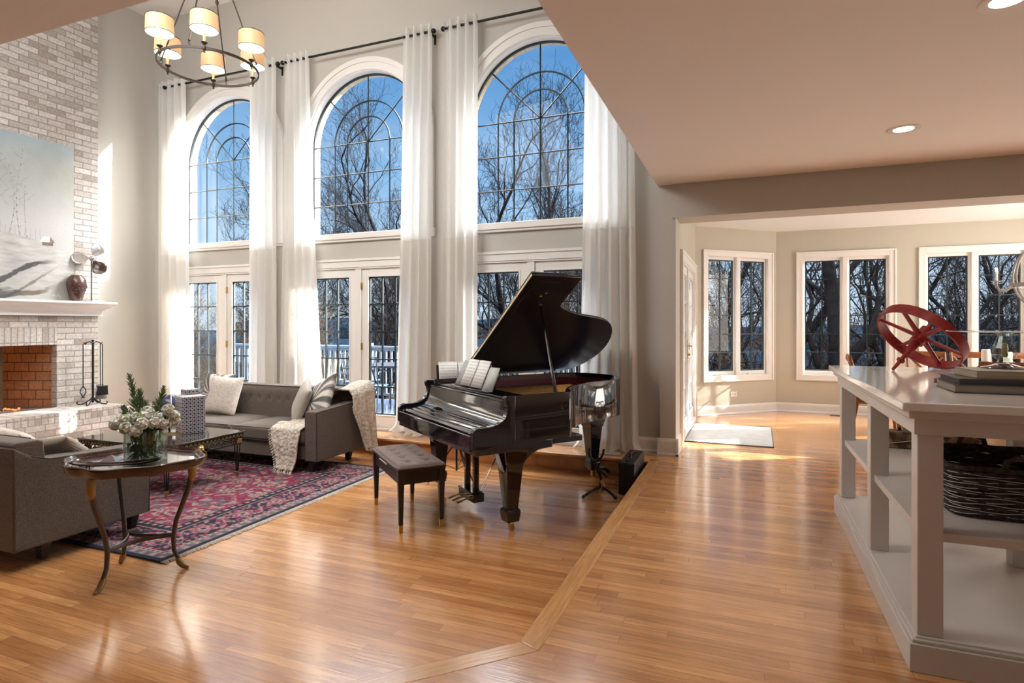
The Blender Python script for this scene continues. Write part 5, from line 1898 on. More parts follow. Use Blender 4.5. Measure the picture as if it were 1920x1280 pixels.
for hx_, hy_, hz_ in heads:
    m = MB()
    for k in range(34):
        d = Vector((fr.gauss(0, 1), fr.gauss(0, 1), fr.gauss(0, 1))).normalized() * 0.030
        c_ = Vector((hx_, hy_, hz_)) + d
        m.mat(0 if fr.random() > 0.10 else 1)
        n_v = d.normalized()
        o1 = n_v.orthogonal().normalized()
        o2 = n_v.cross(o1)
        rp = fr.uniform(0.010, 0.015)
        rim = [c_ + (o1 * math.cos(t) + o2 * math.sin(t)) * rp * (1 + 0.2 * math.cos(5 * t)) + n_v * 0.004 for t in [2 * PI * j / 8 for j in range(8)]]
        m.add([c_ - n_v * 0.006] + rim, [(0, j + 1, (j + 1) % 8 + 1) for j in range(8)])
    m.mat(0)
    m.sphere((hx_, hy_, hz_), 0.026, 10, 7)
    m.build('blossom', [blos_m, bud_m], vz, ang=60)

# long footed leaf tray and glass pyramids
o = thing('leaf_dish', 'long narrow dark bronze dish on tiny feet in front of the flower vase', 'dish', tuple(Vector((-3.43, 2.45, ZT + 0.001)) + Vector(scr(0.0, -0.18, 0))), Q(21.8 + 14))
def dish(u, v):
    x = (u - 0.5) * 0.46
    w = 0.042 * math.sin(PI * min(1, u * 0.9 + 0.06)) ** 0.6
    y = (v - 0.5) * 2 * w
    return (x, y, 0.018 + 0.012 * (2 * v - 1) ** 2 + 0.022 * (2 * u - 1) ** 4)
MB().grid(dish, 30, 8).build('bowl', P('dark_bronze', (0.05, 0.03, 0.028), 0.18, 0.8), o, solid=0.004)
for x in (-0.14, 0.13):
    for y in (-0.018, 0.018):
        MB().tube([(x, y, 0.018), (x, y * 1.2, 0.0)], [0.004, 0.003], 6).build('foot', bronze_m, o)
for i, (a, d, s2, lab) in enumerate([(-0.15, 0.0, 0.05, 'larger smoky glass pyramid on the tray table left of the vase'), (-0.21, -0.11, 0.038, 'smaller smoky glass pyramid near the left rim of the tray table')]):
    p = Vector((-3.43, 2.45, ZT + 0.001)) + Vector(scr(a, d, 0))
    q = MB().add([(-s2, -s2, 0), (s2, -s2, 0), (s2, s2, 0), (-s2, s2, 0), (0, 0, s2 * 0.8)], [(3, 2, 1, 0), (0, 1, 4), (1, 2, 4), (2, 3, 4), (3, 0, 4)]).build('glass_pyramid', P('smoky_glass%d' % i, (0.12, 0.06, 0.05), 0.06, coat=1.0), None, tuple(p), (0, 0, 0.5 + i), bevel=0.003, smooth=False)
    tag(q, lab, 'paperweight')
# ================================================================== grand piano
pn = thing('grand_piano', 'glossy black grand piano with raised lid in front of the right tall window', 'piano', (-2.115, 4.37, LOW), math.atan2(-0.6066, 0.795))
gold_m = P('gold_plate', (0.62, 0.40, 0.14), 0.35, 1.0)
rim_o = [(0.75, -0.02), (0.75, 0.42), (0.735, 0.475), (0.69, 0.52), (0.60, 0.565), (0.51, 0.64), (0.43, 0.73), (0.36, 0.84), (0.30, 0.97), (0.26, 1.10), (0.225, 1.25), (0.18, 1.39), (0.11, 1.51), (0.01, 1.61), (-0.12, 1.69), (-0.28, 1.73), (-0.45, 1.72), (-0.60, 1.66), (-0.70, 1.55), (-0.745, 1.40), (-0.75, 1.25), (-0.75, -0.02)]
def catm(pts, n=5):
    out = []
    for i in range(len(pts) - 1):
        p0, p1, p2, p3 = pts[max(0, i - 1)], pts[i], pts[i + 1], pts[min(len(pts) - 1, i + 2)]
        for k in range(n):
            t = k / n
            out.append(tuple(0.5 * (2 * p1[j] + (p2[j] - p0[j]) * t + (2 * p0[j] - 5 * p1[j] + 4 * p2[j] - p3[j]) * t * t + (-p0[j] + 3 * p1[j] - 3 * p2[j] + p3[j]) * t ** 3) for j in (0, 1)))
    out.append(pts[-1])
    return out
ro = catm(rim_o)
def offs(pts, d):
    out = []
    for i, p in enumerate(pts):
        a, b = pts[max(0, i - 1)], pts[min(len(pts) - 1, i + 1)]
        t = Vector((b[0] - a[0], b[1] - a[1])).normalized()
        out.append((p[0] - t.y * d, p[1] + t.x * d))
    return out
ri = offs(ro, 0.032)
Z0, Z1 = 0.66, 1.0
m = MB()
n = len(ro)
v = [(x, y, z) for pts in (ro, ri) for z in (Z0, Z1 - 0.006) for x, y in pts] + [(x, y, Z1) for x, y in offs(ro, 0.005)] + [(x, y, Z1) for x, y in offs(ro, 0.027)]
A, B, Cc, Dd, E1, E2 = 0, n, 2 * n, 3 * n, 4 * n, 5 * n
f = []
for i in range(n - 1):
    f += [(A + i, A + i + 1, B + i + 1, B + i), (Cc + i, Dd + i, Dd + i + 1, Cc + i + 1), (A + i, Cc + i, Cc + i + 1, A + i + 1),
          (B + i, B + i + 1, E1 + i + 1, E1 + i), (E1 + i, E1 + i + 1, E2 + i + 1, E2 + i), (E2 + i, E2 + i + 1, Dd + i + 1, Dd + i)]
f += [(A, B, E1, E2, Dd, Cc), (A + n - 1, Cc + n - 1, Dd + n - 1, E2 + n - 1, E1 + n - 1, B + n - 1)]
m.add(v, f)
rim = m.build('rim', black_m, pn, ang=50)
m = MB().prism(offs(ro, 0.01), Z0 + 0.0, Z0 + 0.03)
m.build('bottom_board', blackm_m, pn)
# keyboard arms: profile of the cheek with the S curve, extruded across 5 cm
chk = [(-0.02, 0.66), (-0.02, 1.0), (-0.095, 1.0), (-0.105, 0.985), (-0.10, 0.955), (-0.085, 0.925), (-0.085, 0.90), (-0.10, 0.87), (-0.13, 0.845), (-0.17, 0.825), (-0.23, 0.815), (-0.31, 0.815), (-0.345, 0.805), (-0.36, 0.785), (-0.36, 0.66)]
chk = [(a, b - 0.02 if b < 0.95 and a < -0.09 else b) for a, b in chk]
for s in (-1, 1):
    x0, x1 = sorted((s * 0.70, s * 0.75))
    k = len(chk)
    m = MB().add([(x, y, z) for x in (x0, x1) for y, z in chk], [tuple(range(k)), tuple(range(k, 2 * k))[::-1]] + [(i, (i + 1) % k, k + (i + 1) % k, k + i) for i in range(k)])
    m.build('key_arm', black_m, pn, bevel=0.005, seg=3, ang=35)
    x0, x1 = sorted((s * 0.635, s * 0.70))
    MB().box(x0, x1, -0.345, -0.06, 0.715, 0.752).build('key_block', black_m, pn, bevel=0.006, seg=3)
MB().box(-0.75, 0.75, -0.345, 0.30, 0.60, 0.665).build('keybed', black_m, pn, bevel=0.006)
MB().box(-0.70, 0.70, -0.362, -0.335, 0.625, 0.735).build('key_slip', black_m, pn, bevel=0.006, seg=3)
# closed fallboard: curved lid over the keys
prof = [(-0.33, 0.735), (-0.335, 0.748), (-0.32, 0.760), (-0.26, 0.768), (-0.20, 0.776), (-0.15, 0.79), (-0.11, 0.815), (-0.085, 0.85), (-0.075, 0.90), (-0.07, 0.945), (-0.05, 0.945), (-0.05, 0.72), (-0.33, 0.715)]
k = len(prof)
m = MB().add([(x, y, z) for x in (-0.698, 0.698) for y, z in prof], [tuple(range(k)), tuple(range(k, 2 * k))[::-1]] + [(i, (i + 1) % k, k + (i + 1) % k, k + i) for i in range(k)])
m.build('fallboard', black_m, pn, ang=30)
m = MB()
for y, z in ((-0.30, 0.7665), (-0.245, 0.7735), (-0.19, 0.7815)):
    m.box(-0.695, 0.695, y - 0.004, y + 0.004, z - 0.006, z + 0.004)
m.build('fallboard_moulding', black_m, pn, bevel=0.002)
MB().box(-0.70, 0.70, -0.075, -0.04, 0.945, 0.962).build('name_rail', black_m, pn, bevel=0.004)
# front lid folded back, gold plate, strings, soundboard
MB().prism(offs(ro, 0.034), 0.80, 0.82).build('soundboard', P('spruce', (0.50, 0.24, 0.07), 0.4), pn)
pl = MB()
inner = offs(ro, 0.075)
pl.prism(inner, 0.86, 0.875)
plate = pl.build('iron_plate', gold_m, pn)
m = MB()
for i in range(9):
    x = -0.62 + i * 0.14
    m.tube([(x, 0.18, 0.885), (x * 0.45 - 0.30, 1.15 + 0.30 * (1 - i / 9), 0.885)], 0.008, 6)
m.build('plate_strut', gold_m, plate)
m = MB()
for i in range(60):
    x = -0.66 + i * 0.0222
    L_ = 1.50 - 0.95 * (i / 60) ** 0.7
    m.tube([(x, 0.14, 0.892), (x - 0.06 - 0.10 * (1 - i / 60), L_, 0.892)], 0.0012, 4)
m.build('strings', P('string_steel', (0.5, 0.42, 0.3), 0.3, 1.0), plate)
m = MB()
for i in range(66):
    x = -0.65 + i * 0.0198
    m.box(x - 0.004, x + 0.004, 0.16, 0.26, 0.90, 0.935)
m.build('dampers', blackm_m, plate)
m = MB()
red_o = offs(ro, 0.0335)
k = len(red_o)
m.add([(x, y, z) for z in (0.87, 0.955) for x, y in red_o], [(i, i + 1, k + i + 1, k + i) for i in range(k - 1)])
m.build('felt_lining', P('plum_felt', (0.12, 0.015, 0.04), 0.4), pn, smooth=True)
# music desk
o = thing('desk_pivot', '', '')
bpy.data.objects.remove(o)
MB().box(-0.66, 0.66, -0.03, 0.17, 0.955, 0.975).build('desk_shelf', black_m, pn, bevel=0.003)
dt = [(-0.34, 0.0), (-0.345, 0.13), (-0.33, 0.165), (-0.30, 0.18), (-0.25, 0.182), (-0.20, 0.20), (-0.12, 0.232), (0, 0.245), (0.12, 0.232), (0.20, 0.20), (0.25, 0.182), (0.30, 0.18), (0.33, 0.165), (0.345, 0.13), (0.34, 0.0)]
Rd = Matrix.Translation((0.0, 0.02, 0.978)) @ Matrix.Rotation(Q(-24), 4, 'X')
m = MB().prism(dt, -0.008, 0.008)
m.xf(Matrix.Rotation(PI / 2, 4, 'X'))
m.xf(Rd)
m.build('music_desk', black_m, pn, bevel=0.003)
MB().box(-0.34, 0.34, -0.035, 0.015, 0.975, 0.987).build('desk_ledge', black_m, pn, bevel=0.003)
# raised lid
LA = Q(35)
ld = [(-0.76, 0.29), (0.77, 0.29), (0.775, 0.76), (0.765, 0.775), (0.40, 0.775), (0.375, 0.79), (0.33, 0.87), (0.28, 1.0), (0.245, 1.13), (0.22, 1.27), (0.185, 1.40), (0.12, 1.52), (0.02, 1.62), (-0.12, 1.70), (-0.28, 1.745), (-0.45, 1.74), (-0.60, 1.68), (-0.71, 1.57), (-0.76, 1.42)]
ld = ld[:5] + catm(ld[5:], 4)
Ml = Matrix.Translation((-0.76, 0, 1.012)) @ Matrix.Rotation(-LA, 4, 'Y') @ Matrix.Translation((0.76, 0, 0))
m = MB().prism(ld, 0, 0.022)
m.xf(Ml)
lid = m.build('lid', lid_m, pn, bevel=0.003, seg=2)
m = MB()
iln = offs(ld[1:] + [ld[0]], 0.0)
m.tube([tuple(Ml @ Vector((x, y, -0.001))) for x, y in [(-0.70, 0.345), (0.50, 0.345), (0.62, 0.36), (0.68, 0.40), (0.70, 0.46), (0.70, 0.60)]], 0.0022, 5)
m.build('lid_bead', blackm_m, lid)
m = MB().box(-0.76, 0.77, 0.284, 0.2905, 0.002, 0.020)
m.xf(Ml)
m.build('lid_edge_strip', P('lid_edge_brass', (0.55, 0.45, 0.28), 0.3, 1.0), lid)
m = MB().prism([(-0.76, 0.285), (0.77, 0.285), (0.77, -0.10), (-0.76, -0.10)], 0, 0.018)
m.xf(Ml @ Matrix.Translation((0, 0.29, 0.024)) @ Matrix.Rotation(PI, 4, 'X') @ Matrix.Translation((0, -0.29, -0.022)))
m.build('folded_front_lid', black_m, lid, bevel=0.003)
pt_ = Ml @ Vector((0.40, 0.56, -0.004))
m = MB().tube([(0.70, 0.37, 0.96), tuple(Vector((0.70, 0.37, 0.96)).lerp(pt_, 0.45)), tuple(pt_)], [0.028, 0.026, 0.011], 10, flat=(0.45, 1.0))
m.build('lid_prop', black_m, pn)
for u_, v_ in ((0.40, 0.56), (0.52, 0.50), (0.56, 0.53)):
    MB().sphere(tuple(Ml @ Vector((u_, v_, -0.004))), 0.012, 8, 6, sz=0.6).build('prop_cup', brass_m, lid)
# legs
def pleg(x, y, nm='leg'):
    m = MB()
    m.frustum((x, y, 0.50), (x, y, 0.605), (0.15, 0.15), (0.20, 0.20))
    m.frustum((x, y, 0.165), (x, y, 0.52), (0.085, 0.085), (0.145, 0.145))
    m.frustum((x, y, 0.15), (x, y, 0.17), (0.115, 0.115), (0.10, 0.10))
    m.frustum((x, y, 0.075), (x, y, 0.15), (0.098, 0.098), (0.115, 0.115))
    l = m.build(nm, black_m, pn, bevel=0.004)
    m = MB()
    m.tube([(x, y, 0.08), (x, y, 0.045)], 0.013, 8)
    m.box(x - 0.014, x + 0.014, y - 0.01, y + 0.022, 0.03, 0.055)
    m.tube([(x - 0.011, y + 0.012, 0.022), (x + 0.011, y + 0.012, 0.022)], 0.022, 14)
    m.build('caster', brass_m, l)
pleg(-0.64, 0.0)
pleg(0.64, 0.0)
pleg(-0.26, 1.48)
for s in (-1, 1):
    # curved leg bracket under the keybed
    pr_ = [(-0.13, 0.605), (0.30, 0.605), (0.30, 0.585), (0.22, 0.575), (0.15, 0.545), (0.10, 0.50), (0.07, 0.44), (-0.07, 0.44)]
    k = len(pr_)
    x0, x1 = sorted((s * 0.60, s * 0.68))
    MB().add([(x, y, z) for x in (x0, x1) for y, z in pr_], [tuple(range(k)), tuple(range(k, 2 * k))[::-1]] + [(i, (i + 1) % k, k + (i + 1) % k, k + i) for i in range(k)]).build('leg_bracket', black_m, pn, bevel=0.004)
MB().box(-0.72, 0.72, 0.25, 0.60, 0.615, 0.662).build('under_beam', black_m, pn, bevel=0.004)
MB().box(-0.40, -0.12, 1.30, 1.58, 0.60, 0.662).build('tail_block', black_m, pn, bevel=0.006)
# pedal lyre
m = MB()
for s in (-1, 1):
    m.box(s * 0.075 - 0.018, s * 0.075 + 0.018, -0.015, 0.03, 0.15, 0.61)
ly = m.build('lyre', black_m, pn, bevel=0.004)
MB().box(-0.14, 0.14, -0.045, 0.055, 0.075, 0.145).build('pedal_box', black_m, ly, bevel=0.006, seg=3)
MB().box(-0.13, 0.13, -0.055, 0.04, 0.145, 0.16).build('pedal_box_cap', black_m, ly, bevel=0.004)
for x in (-0.075, 0.0, 0.075):
    MB().tube([(x, -0.04, 0.10), (x, -0.09, 0.10), (x, -0.135, 0.088), (x, -0.165, 0.082)], [0.007, 0.008, 0.012, 0.011], 8, flat=(1.2, 0.5)).build('pedal', brass_m, ly)
MB().tube([(0.055, 0.04, 0.11), (0.055, 0.33, 0.60)], 0.006, 6).build('brace', chrome_m, ly)
MB().tube([(-0.055, 0.04, 0.11), (-0.055, 0.10, 0.60)], 0.005, 6).build('brace', chrome_m, ly)

# sheet music
notes_m, n_, b_ = newmat('printed_music')
t_ = n_.nodes.new('ShaderNodeTexCoord')
s_n = n_.nodes.new('ShaderNodeSeparateXYZ')
n_.links.new(t_.outputs['Object'], s_n.inputs[0])
def nm(op, a, b=None):
    k = n_.nodes.new('ShaderNodeMath')
    k.operation = op
    for i, q in enumerate((a, b)):
        if q is None: continue
        if isinstance(q, (int, float)): k.inputs[i].default_value = q
        else: n_.links.new(q, k.inputs[i])
    return k.outputs[0]
grp = nm('LESS_THAN', nm('FRACT', nm('DIVIDE', nm('ADD', s_n.outputs['Z'], 1.0), 0.028)), 0.52)
lin = nm('LESS_THAN', nm('FRACT', nm('DIVIDE', nm('ADD', s_n.outputs['Z'], 1.0), 0.0031)), 0.25)
nn = n_.nodes.new('ShaderNodeTexNoise')
nn.inputs['Scale'].default_value = 170
n_.links.new(t_.outputs['Object'], nn.inputs['Vector'])
bl = nm('GREATER_THAN', nn.outputs[0], 0.58)
ink = nm('MULTIPLY', grp, nm('MAXIMUM', lin, bl))
mg = nm('LESS_THAN', nm('ABSOLUTE', s_n.outputs['X']), 0.085)
ink = nm('MULTIPLY', ink, mg)
mxn = n_.nodes.new('ShaderNodeMix')
mxn.data_type = 'RGBA'
mxn.inputs[6].default_value = (0.74, 0.73, 0.71, 1)
mxn.inputs[7].default_value = (0.30, 0.30, 0.31, 1)
n_.links.new(ink, mxn.inputs[0])
n_.links.new(mxn.outputs[2], b_.inputs['Base Color'])
PM = Matrix.Translation((-2.115, 4.37, LOW)) @ Matrix.Rotation(math.atan2(-0.6066, 0.795), 4, 'Z')
def page(par, cx, w_, h_, bend, name='page'):
    m = MB().grid(lambda u, v: ((u - 0.5) * w_, -bend * math.sin(PI * u), v * h_), 12, 2)
    return m.build(name, notes_m, par, (cx, 0, 0), solid=0.0015)
Mbk = PM @ Rd @ Matrix.Translation((0.0, -0.016, 0.010))
o = thing('music_book', 'open spiral bound book of sheet music on the piano music desk', 'sheet music')
o.matrix_world = Mbk @ Matrix.Translation((-0.03, 0, 0))
page(o, -0.095, 0.19, 0.235, 0.014)
page(o, 0.097, 0.19, 0.235, 0.010)
m = MB()
for i in range(24):
    z = 0.008 + i * 0.0095
    m.tube([(0.006 * math.cos(t), -0.004 + 0.006 * math.sin(t), z) for t in [2 * PI * j / 8 for j in range(8)]], 0.0009, 4, closed=True)
m.build('spiral', dark_m, o)
MB().box(-0.19, 0.195, 0.003, 0.006, 0.0, 0.237).build('cover', P('book_cover_grey', (0.10, 0.10, 0.10), 0.5), o)
o = MB().grid(lambda u, v: ((u - 0.5) * 0.2, 0.0, v * 0.22), 2, 2).build('sheet_music', P('grey_sheet', (0.30, 0.32, 0.30), 0.6), None, solid=0.002)
o.matrix_world = Mbk @ Matrix.Translation((-0.235, 0.008, 0)) @ Matrix.Rotation(Q(3), 4, 'Y')
tag(o, 'grey sheet behind the left side of the music book on the piano desk', 'sheet music')
o = MB().grid(lambda u, v: ((u - 0.5) * 0.17, 0.0, v * 0.19), 2, 2).build('sheet_music', P('pale_sheet', (0.50, 0.50, 0.48), 0.6), None, solid=0.002)
o.matrix_world = Mbk @ Matrix.Translation((0.245, 0.008, 0)) @ Matrix.Rotation(Q(-2), 4, 'Y')
tag(o, 'pale grey sheet at the right end of the piano music desk', 'sheet music')

# ------------------------------------------------------------------ bench
o = thing('piano_bench', 'black piano bench with tufted mauve velour cushion and brass-tipped legs', 'bench', (-2.505, 4.015, LOW), math.atan2(-0.668, 0.745))
BW, BD, BH = 0.80, 0.36, 0.445
m = MB()
for s in (-1, 1):
    m.box(-BW / 2 + .03, BW / 2 - .03, s * (BD / 2 - 0.025) - 0.01, s * (BD / 2 - 0.025) + 0.01, BH - 0.10, BH)
    m.box(s * (BW / 2 - 0.025) - 0.01, s * (BW / 2 - 0.025) + 0.01, -BD / 2 + .03, BD / 2 - .03, BH - 0.10, BH)
m.build('apron', blackm_m, o, bevel=0.003)
MB().box(-BW / 2 - 0.005, BW / 2 + 0.005, -BD / 2 - 0.005, BD / 2 + 0.005, BH, BH + 0.015).build('lid', blackm_m, o, bevel=0.005, seg=3)
def bcush(u, v):
    a, b = 2 * u - 1, 2 * v - 1
    x, y = a * (BW / 2 - 0.002), b * (BD / 2 - 0.002)
    f = ((1 - a ** 8) * (1 - b ** 8)) ** 0.5
    z = BH + 0.018 + 0.036 * f
    for i in range(5):
        for j in range(2):
            bx, by = -0.28 + 0.14 * i, (-0.075 if j else 0.075) + (0.0 if i % 2 else 0.0)
            d2 = (x - bx) ** 2 + (y - by) ** 2
            z -= 0.018 * math.exp(-d2 / 0.0006) + 0.006 * math.exp(-d2 / 0.004)
            g = min(abs((x - bx) - (y - by)), abs((x - bx) + (y - by)))
            if d2 < 0.008:
                z -= 0.004 * math.exp(-(g / 0.006) ** 2)
    return (x, y, z)
MB().grid(bcush, 90, 44).build('cushion', bench_m, o, ang=180)
m = MB()
pp_ = [(x, y, BH + 0.020) for x, y in [(-BW / 2, -BD / 2), (BW / 2, -BD / 2), (BW / 2, BD / 2), (-BW / 2, BD / 2)]]
pts = []
for i in range(4):
    a, b = Vector(pp_[i]), Vector(pp_[(i + 1) % 4])
    for k in range(10):
        pts.append(a.lerp(b, (k + 0.5) / 10))
m.tube(pts, 0.008, 8, closed=True)
m.build('cushion_piping', bench_m, o)
for sx in (-1, 1):
    for sy in (-1, 1):
        x, y = sx * (BW / 2 - 0.025), sy * (BD / 2 - 0.025)
        l = MB().frustum((x, y, 0.055), (x, y, BH), (0.030, 0.030), (0.048, 0.048)).build('leg', blackm_m, o, bevel=0.003)
        MB().frustum((x, y, 0.0), (x, y, 0.056), (0.027, 0.027), (0.0305, 0.0305)).build('brass_tip', brass_m, l, bevel=0.002)
m = MB()
m.tube([(-0.12, -BD / 2 - 0.008, BH - 0.004), (0.10, -BD / 2 - 0.008, BH - 0.004)], 0.004, 6)
m.build('lid_tie', cream_m, o)

# ------------------------------------------------------------------ music stand behind the piano
o = thing('music_stand', 'black tripod music stand behind the piano holding white sheet music', 'music stand', (-2.60, 5.06, LOW), Q(35))
MB().tube([(0, 0, 0.10), (0, 0, 0.97)], 0.010, 10).build('pole', iron_m, o)
MB().lathe([(0.0, 0.36), (0.018, 0.36), (0.02, 0.38), (0.016, 0.41), (0, 0.41)], 12).build('collar', iron_m, o)
for k in range(3):
    a = Q(-60 + 120 * k)
    c_, s2 = math.cos(a), math.sin(a)
    l = MB().tube([(0.015 * c_, 0.015 * s2, 0.37), (0.27 * c_, 0.27 * s2, 0.012)], 0.007, 6).build('leg', iron_m, o)
    MB().tube([(0, 0, 0.11), (0.15 * c_, 0.15 * s2, 0.185)], 0.004, 6).build('strut', iron_m, l)
    MB().sphere((0.27 * c_, 0.27 * s2, 0.012), 0.012, 8, 6).build('rubber_foot', dark_m, l)
Mst = Matrix.Translation((0.02, -0.01, 0.93)) @ Matrix.Rotation(Q(-20), 4, 'X')
m = MB().box(-0.21, 0.21, 0, 0.006, 0.0, 0.20)
m.box(-0.21, 0.21, -0.05, 0.0, -0.004, 0.004)
m.xf(Mst)
m.build('desk', iron_m, o)
q = thing('sheet_music', 'white printed sheet music on the music stand behind the piano', 'sheet music')
q.matrix_world = Matrix.Translation((-2.60, 5.06, LOW)) @ Matrix.Rotation(Q(35), 4, 'Z') @ Mst @ Matrix.Translation((0, -0.008, 0.006))
page(q, -0.095, 0.185, 0.22, 0.006)
page(q, 0.095, 0.185, 0.22, 0.006)

# ------------------------------------------------------------------ guitar case and guitar stand
o = thing('guitar_case', 'black hard instrument case standing on its side against the raised floor edge', 'case', (-0.992, 5.48, LOW), Q(1))
Lc, Hc, Tc = 0.58, 0.285, 0.145
MB().box(-Tc / 2, Tc / 2, -Lc / 2, Lc / 2, 0.005, Hc).build('shell', leather_m, o, bevel=0.014, seg=3)
m = MB()
m.box(-0.006, 0.006, -Lc / 2 - 0.002, Lc / 2 + 0.002, 0.003, Hc + 0.002)
m.build('seam', dark_m, o)
for y in (-0.19, 0.19):
    m = MB()
    m.box(-0.022, 0.022, y - 0.03, y + 0.03, Hc, Hc + 0.007)
    m.tube([(-0.015, y - 0.018, Hc + 0.008), (-0.02, y, Hc + 0.018), (-0.015, y + 0.018, Hc + 0.008)], 0.004, 6)
    m.build('latch', P('latch_black', (0.03, 0.03, 0.03), 0.2, 0.8), o, bevel=0.002)
MB().tube([(0, -0.08, Hc), (0, -0.07, Hc + 0.03), (0, 0.07, Hc + 0.03), (0, 0.08, Hc)], 0.010, 8).build('handle', leather_m, o)
m = MB()
for sx in (-1, 1):
    for z in (0.02, Hc - 0.015):
        m.sphere((sx * (Tc / 2 - 0.012), -Lc / 2 - 0.001, z), 0.012, 8, 6, sy=0.4)
m.build('corner_studs', iron_m, o)
o = thing('guitar_stand', 'small folding black guitar stand beside the instrument case', 'guitar stand', (-1.20, 5.12, LOW), Q(20))
for a, r in ((Q(215), 0.20), (Q(-50), 0.17), (Q(95), 0.16)):
    c_, s2 = math.cos(a), math.sin(a)
    l = MB().tube([(0, 0, 0.075), (c_ * r * 0.5, s2 * r * 0.5, 0.055), (c_ * r, s2 * r, 0.018)], [0.012, 0.011, 0.012], 8).build('leg', iron_m, o)
    MB().sphere((c_ * r, s2 * r, 0.017), 0.017, 8, 6).build('rubber_foot', dark_m, l)
MB().tube([(0, 0, 0.04), (0.0, 0.01, 0.15), (-0.03, 0.02, 0.22), (-0.045, 0.03, 0.30)], [0.014, 0.012, 0.014, 0.010], 8).build('upright', iron_m, o)
MB().tube([(0.0, 0.0, 0.03), (0.02, -0.01, 0.09), (0.0, 0.0, 0.13)], [0.018, 0.020, 0.012], 8).build('wooden_hinge', P('hinge_wood', (0.42, 0.22, 0.07), 0.4), o)
MB().tube([(-0.10, 0.01, 0.415), (-0.105, 0.01, 0.36), (-0.08, 0.02, 0.315), (-0.045, 0.03, 0.30), (0.0, 0.03, 0.315), (0.025, 0.03, 0.36), (0.03, 0.03, 0.40)], 0.011, 8).build('cradle_yoke', dark_m, o)
m = MB()
m.tube([(-0.02, 0.02, 0.24), (0.05, 0.06, 0.22), (0.08, 0.10, 0.18)], 0.018, 8)
m.tube([(-0.02, 0.02, 0.22), (0.02, -0.04, 0.20), (0.05, -0.02, 0.17)], 0.016, 8)
m.build('lower_cradle', dark_m, o)
o = MB().prism([(0, 0), (0.22, 0.02), (0.20, 0.17), (0.02, 0.16)], 0.0, 0.006).build('folded_paper', P('pale_paper', (0.62, 0.60, 0.58), 0.4), None, (-1.42, 5.92, 0.003), (0, 0, Q(-5)))
tag(o, 'small folded papers lying on the wooden ledge by the curtain hem', 'paper')

# ================================================================== island
isl = thing('kitchen_island', 'long open grey island with white top, square posts and middle shelf', 'island', (0.96, 3.705, 0))
IX0, IX1, IY0, IY1 = -0.36, 0.36, -1.03, 1.03
IT = 1.035
MB().box(IX0 - 0.05, IX1 + 0.05, IY0 - 0.055, IY1 + 0.055, IT - 0.033, IT).build('countertop', counter_m, isl, bevel=0.005, seg=3)
MB().box(IX0 - 0.022, IX1 + 0.022, IY0 - 0.022, IY1 + 0.022, IT - 0.066, IT - 0.033).build('top_moulding', island_m, isl, bevel=0.003)
m = MB()
for s in (-1, 1):
    x0, x1 = sorted((s * IX1, s * (IX1 - 0.09)))
    m.box(x0, x1, IY0, IY1, IT - 0.128, IT - 0.066)
    y0, y1 = sorted((s * IY1, s * (IY1 - 0.09)))
    m.box(IX0 + 0.09, IX1 - 0.09, y0, y1, IT - 0.128, IT - 0.066)
m.build('apron', island_m, isl, smooth=False)
MB().box(IX0 + 0.004, IX1 - 0.004, IY0 + 0.004, IY1 - 0.004, 0.10, 0.130).build('bottom_shelf', island_m, isl, bevel=0.003)
m = MB()
m.box(IX0 - 0.02, IX1 + 0.02, IY0 - 0.02, IY1 + 0.02, 0.0, 0.108)
m.box(IX0 - 0.010, IX1 + 0.010, IY0 - 0.010, IY1 + 0.010, 0.108, 0.122)
m.build('plinth', island_m, isl, bevel=0.003)
for sx in (-1, 1):
    for y in (IY0 + 0.058, -0.05, IY1 - 0.058):
        x = sx * (IX1 - 0.055)
        MB().box(x - 0.043, x + 0.043, y - 0.043, y + 0.043, 0.13, IT - 0.128).build('post', island_m, isl, bevel=0.004)
MB().box(IX0 + 0.03, IX1 - 0.03, IY0 + 0.03, IY1 - 0.03, 0.495, 0.53).build('middle_shelf', island_m, isl, bevel=0.003)

# basket of seagrass with wire
o = thing('woven_basket', 'dark woven seagrass basket with pale cord lines on the island shelf', 'basket', (1.02, 3.215, 0.531))
bx, by, bh = 0.235, 0.275, 0.20
wv_m = P('dark_seagrass', (0.045, 0.030, 0.024), 0.75, noise=0.7, nscale=45, bump=1.0, bscale=90)
cord_m = P('silver_cord', (0.55, 0.52, 0.50), 0.5)
m = MB()
rows = 15
def brect(k, z, wob=0.0, ph=0):
    pts = []
    hx, hy = bx * (0.94 + 0.06 * z / bh) + k, by * (0.94 + 0.06 * z / bh) + k
    N = 88
    for i in range(N):
        t = 2 * PI * i / N
        c_, s2 = math.cos(t), math.sin(t)
        p = 7
        r = (abs(c_ / hx) ** p + abs(s2 / hy) ** p) ** (-1 / p)
        pts.append((r * c_, r * s2, z + wob * math.sin(9 * t + ph)))
    return pts
for i in range(rows):
    z = 0.010 + i * (bh - 0.012) / (rows - 1)
    pts = brect(0.0035 * (1 if i % 2 else -1), z, 0.003, i)
    pts = [(x + 0.0025 * math.sin(k * 2.1 + i * PI), y + 0.0025 * math.cos(k * 2.1 + i * PI), zz) for k, (x, y, zz) in enumerate(pts)]
    m.tube(pts, 0.0085, 6, closed=True)
m.prism([(x, y) for x, y, z in brect(-0.004, 0)], 0.001, 0.008)
m.build('weave', wv_m, o)
m = MB()
for i in range(rows - 2):
    z = 0.020 + i * (bh - 0.025) / (rows - 2)
    m.tube(brect(0.0095, z, 0.0035, i * 2.3), 0.0016, 4, closed=True)
m.build('cord', cord_m, o)
MB().tube(brect(0.0, bh + 0.006, 0.002), 0.011, 8, closed=True).build('rim', wv_m, o)
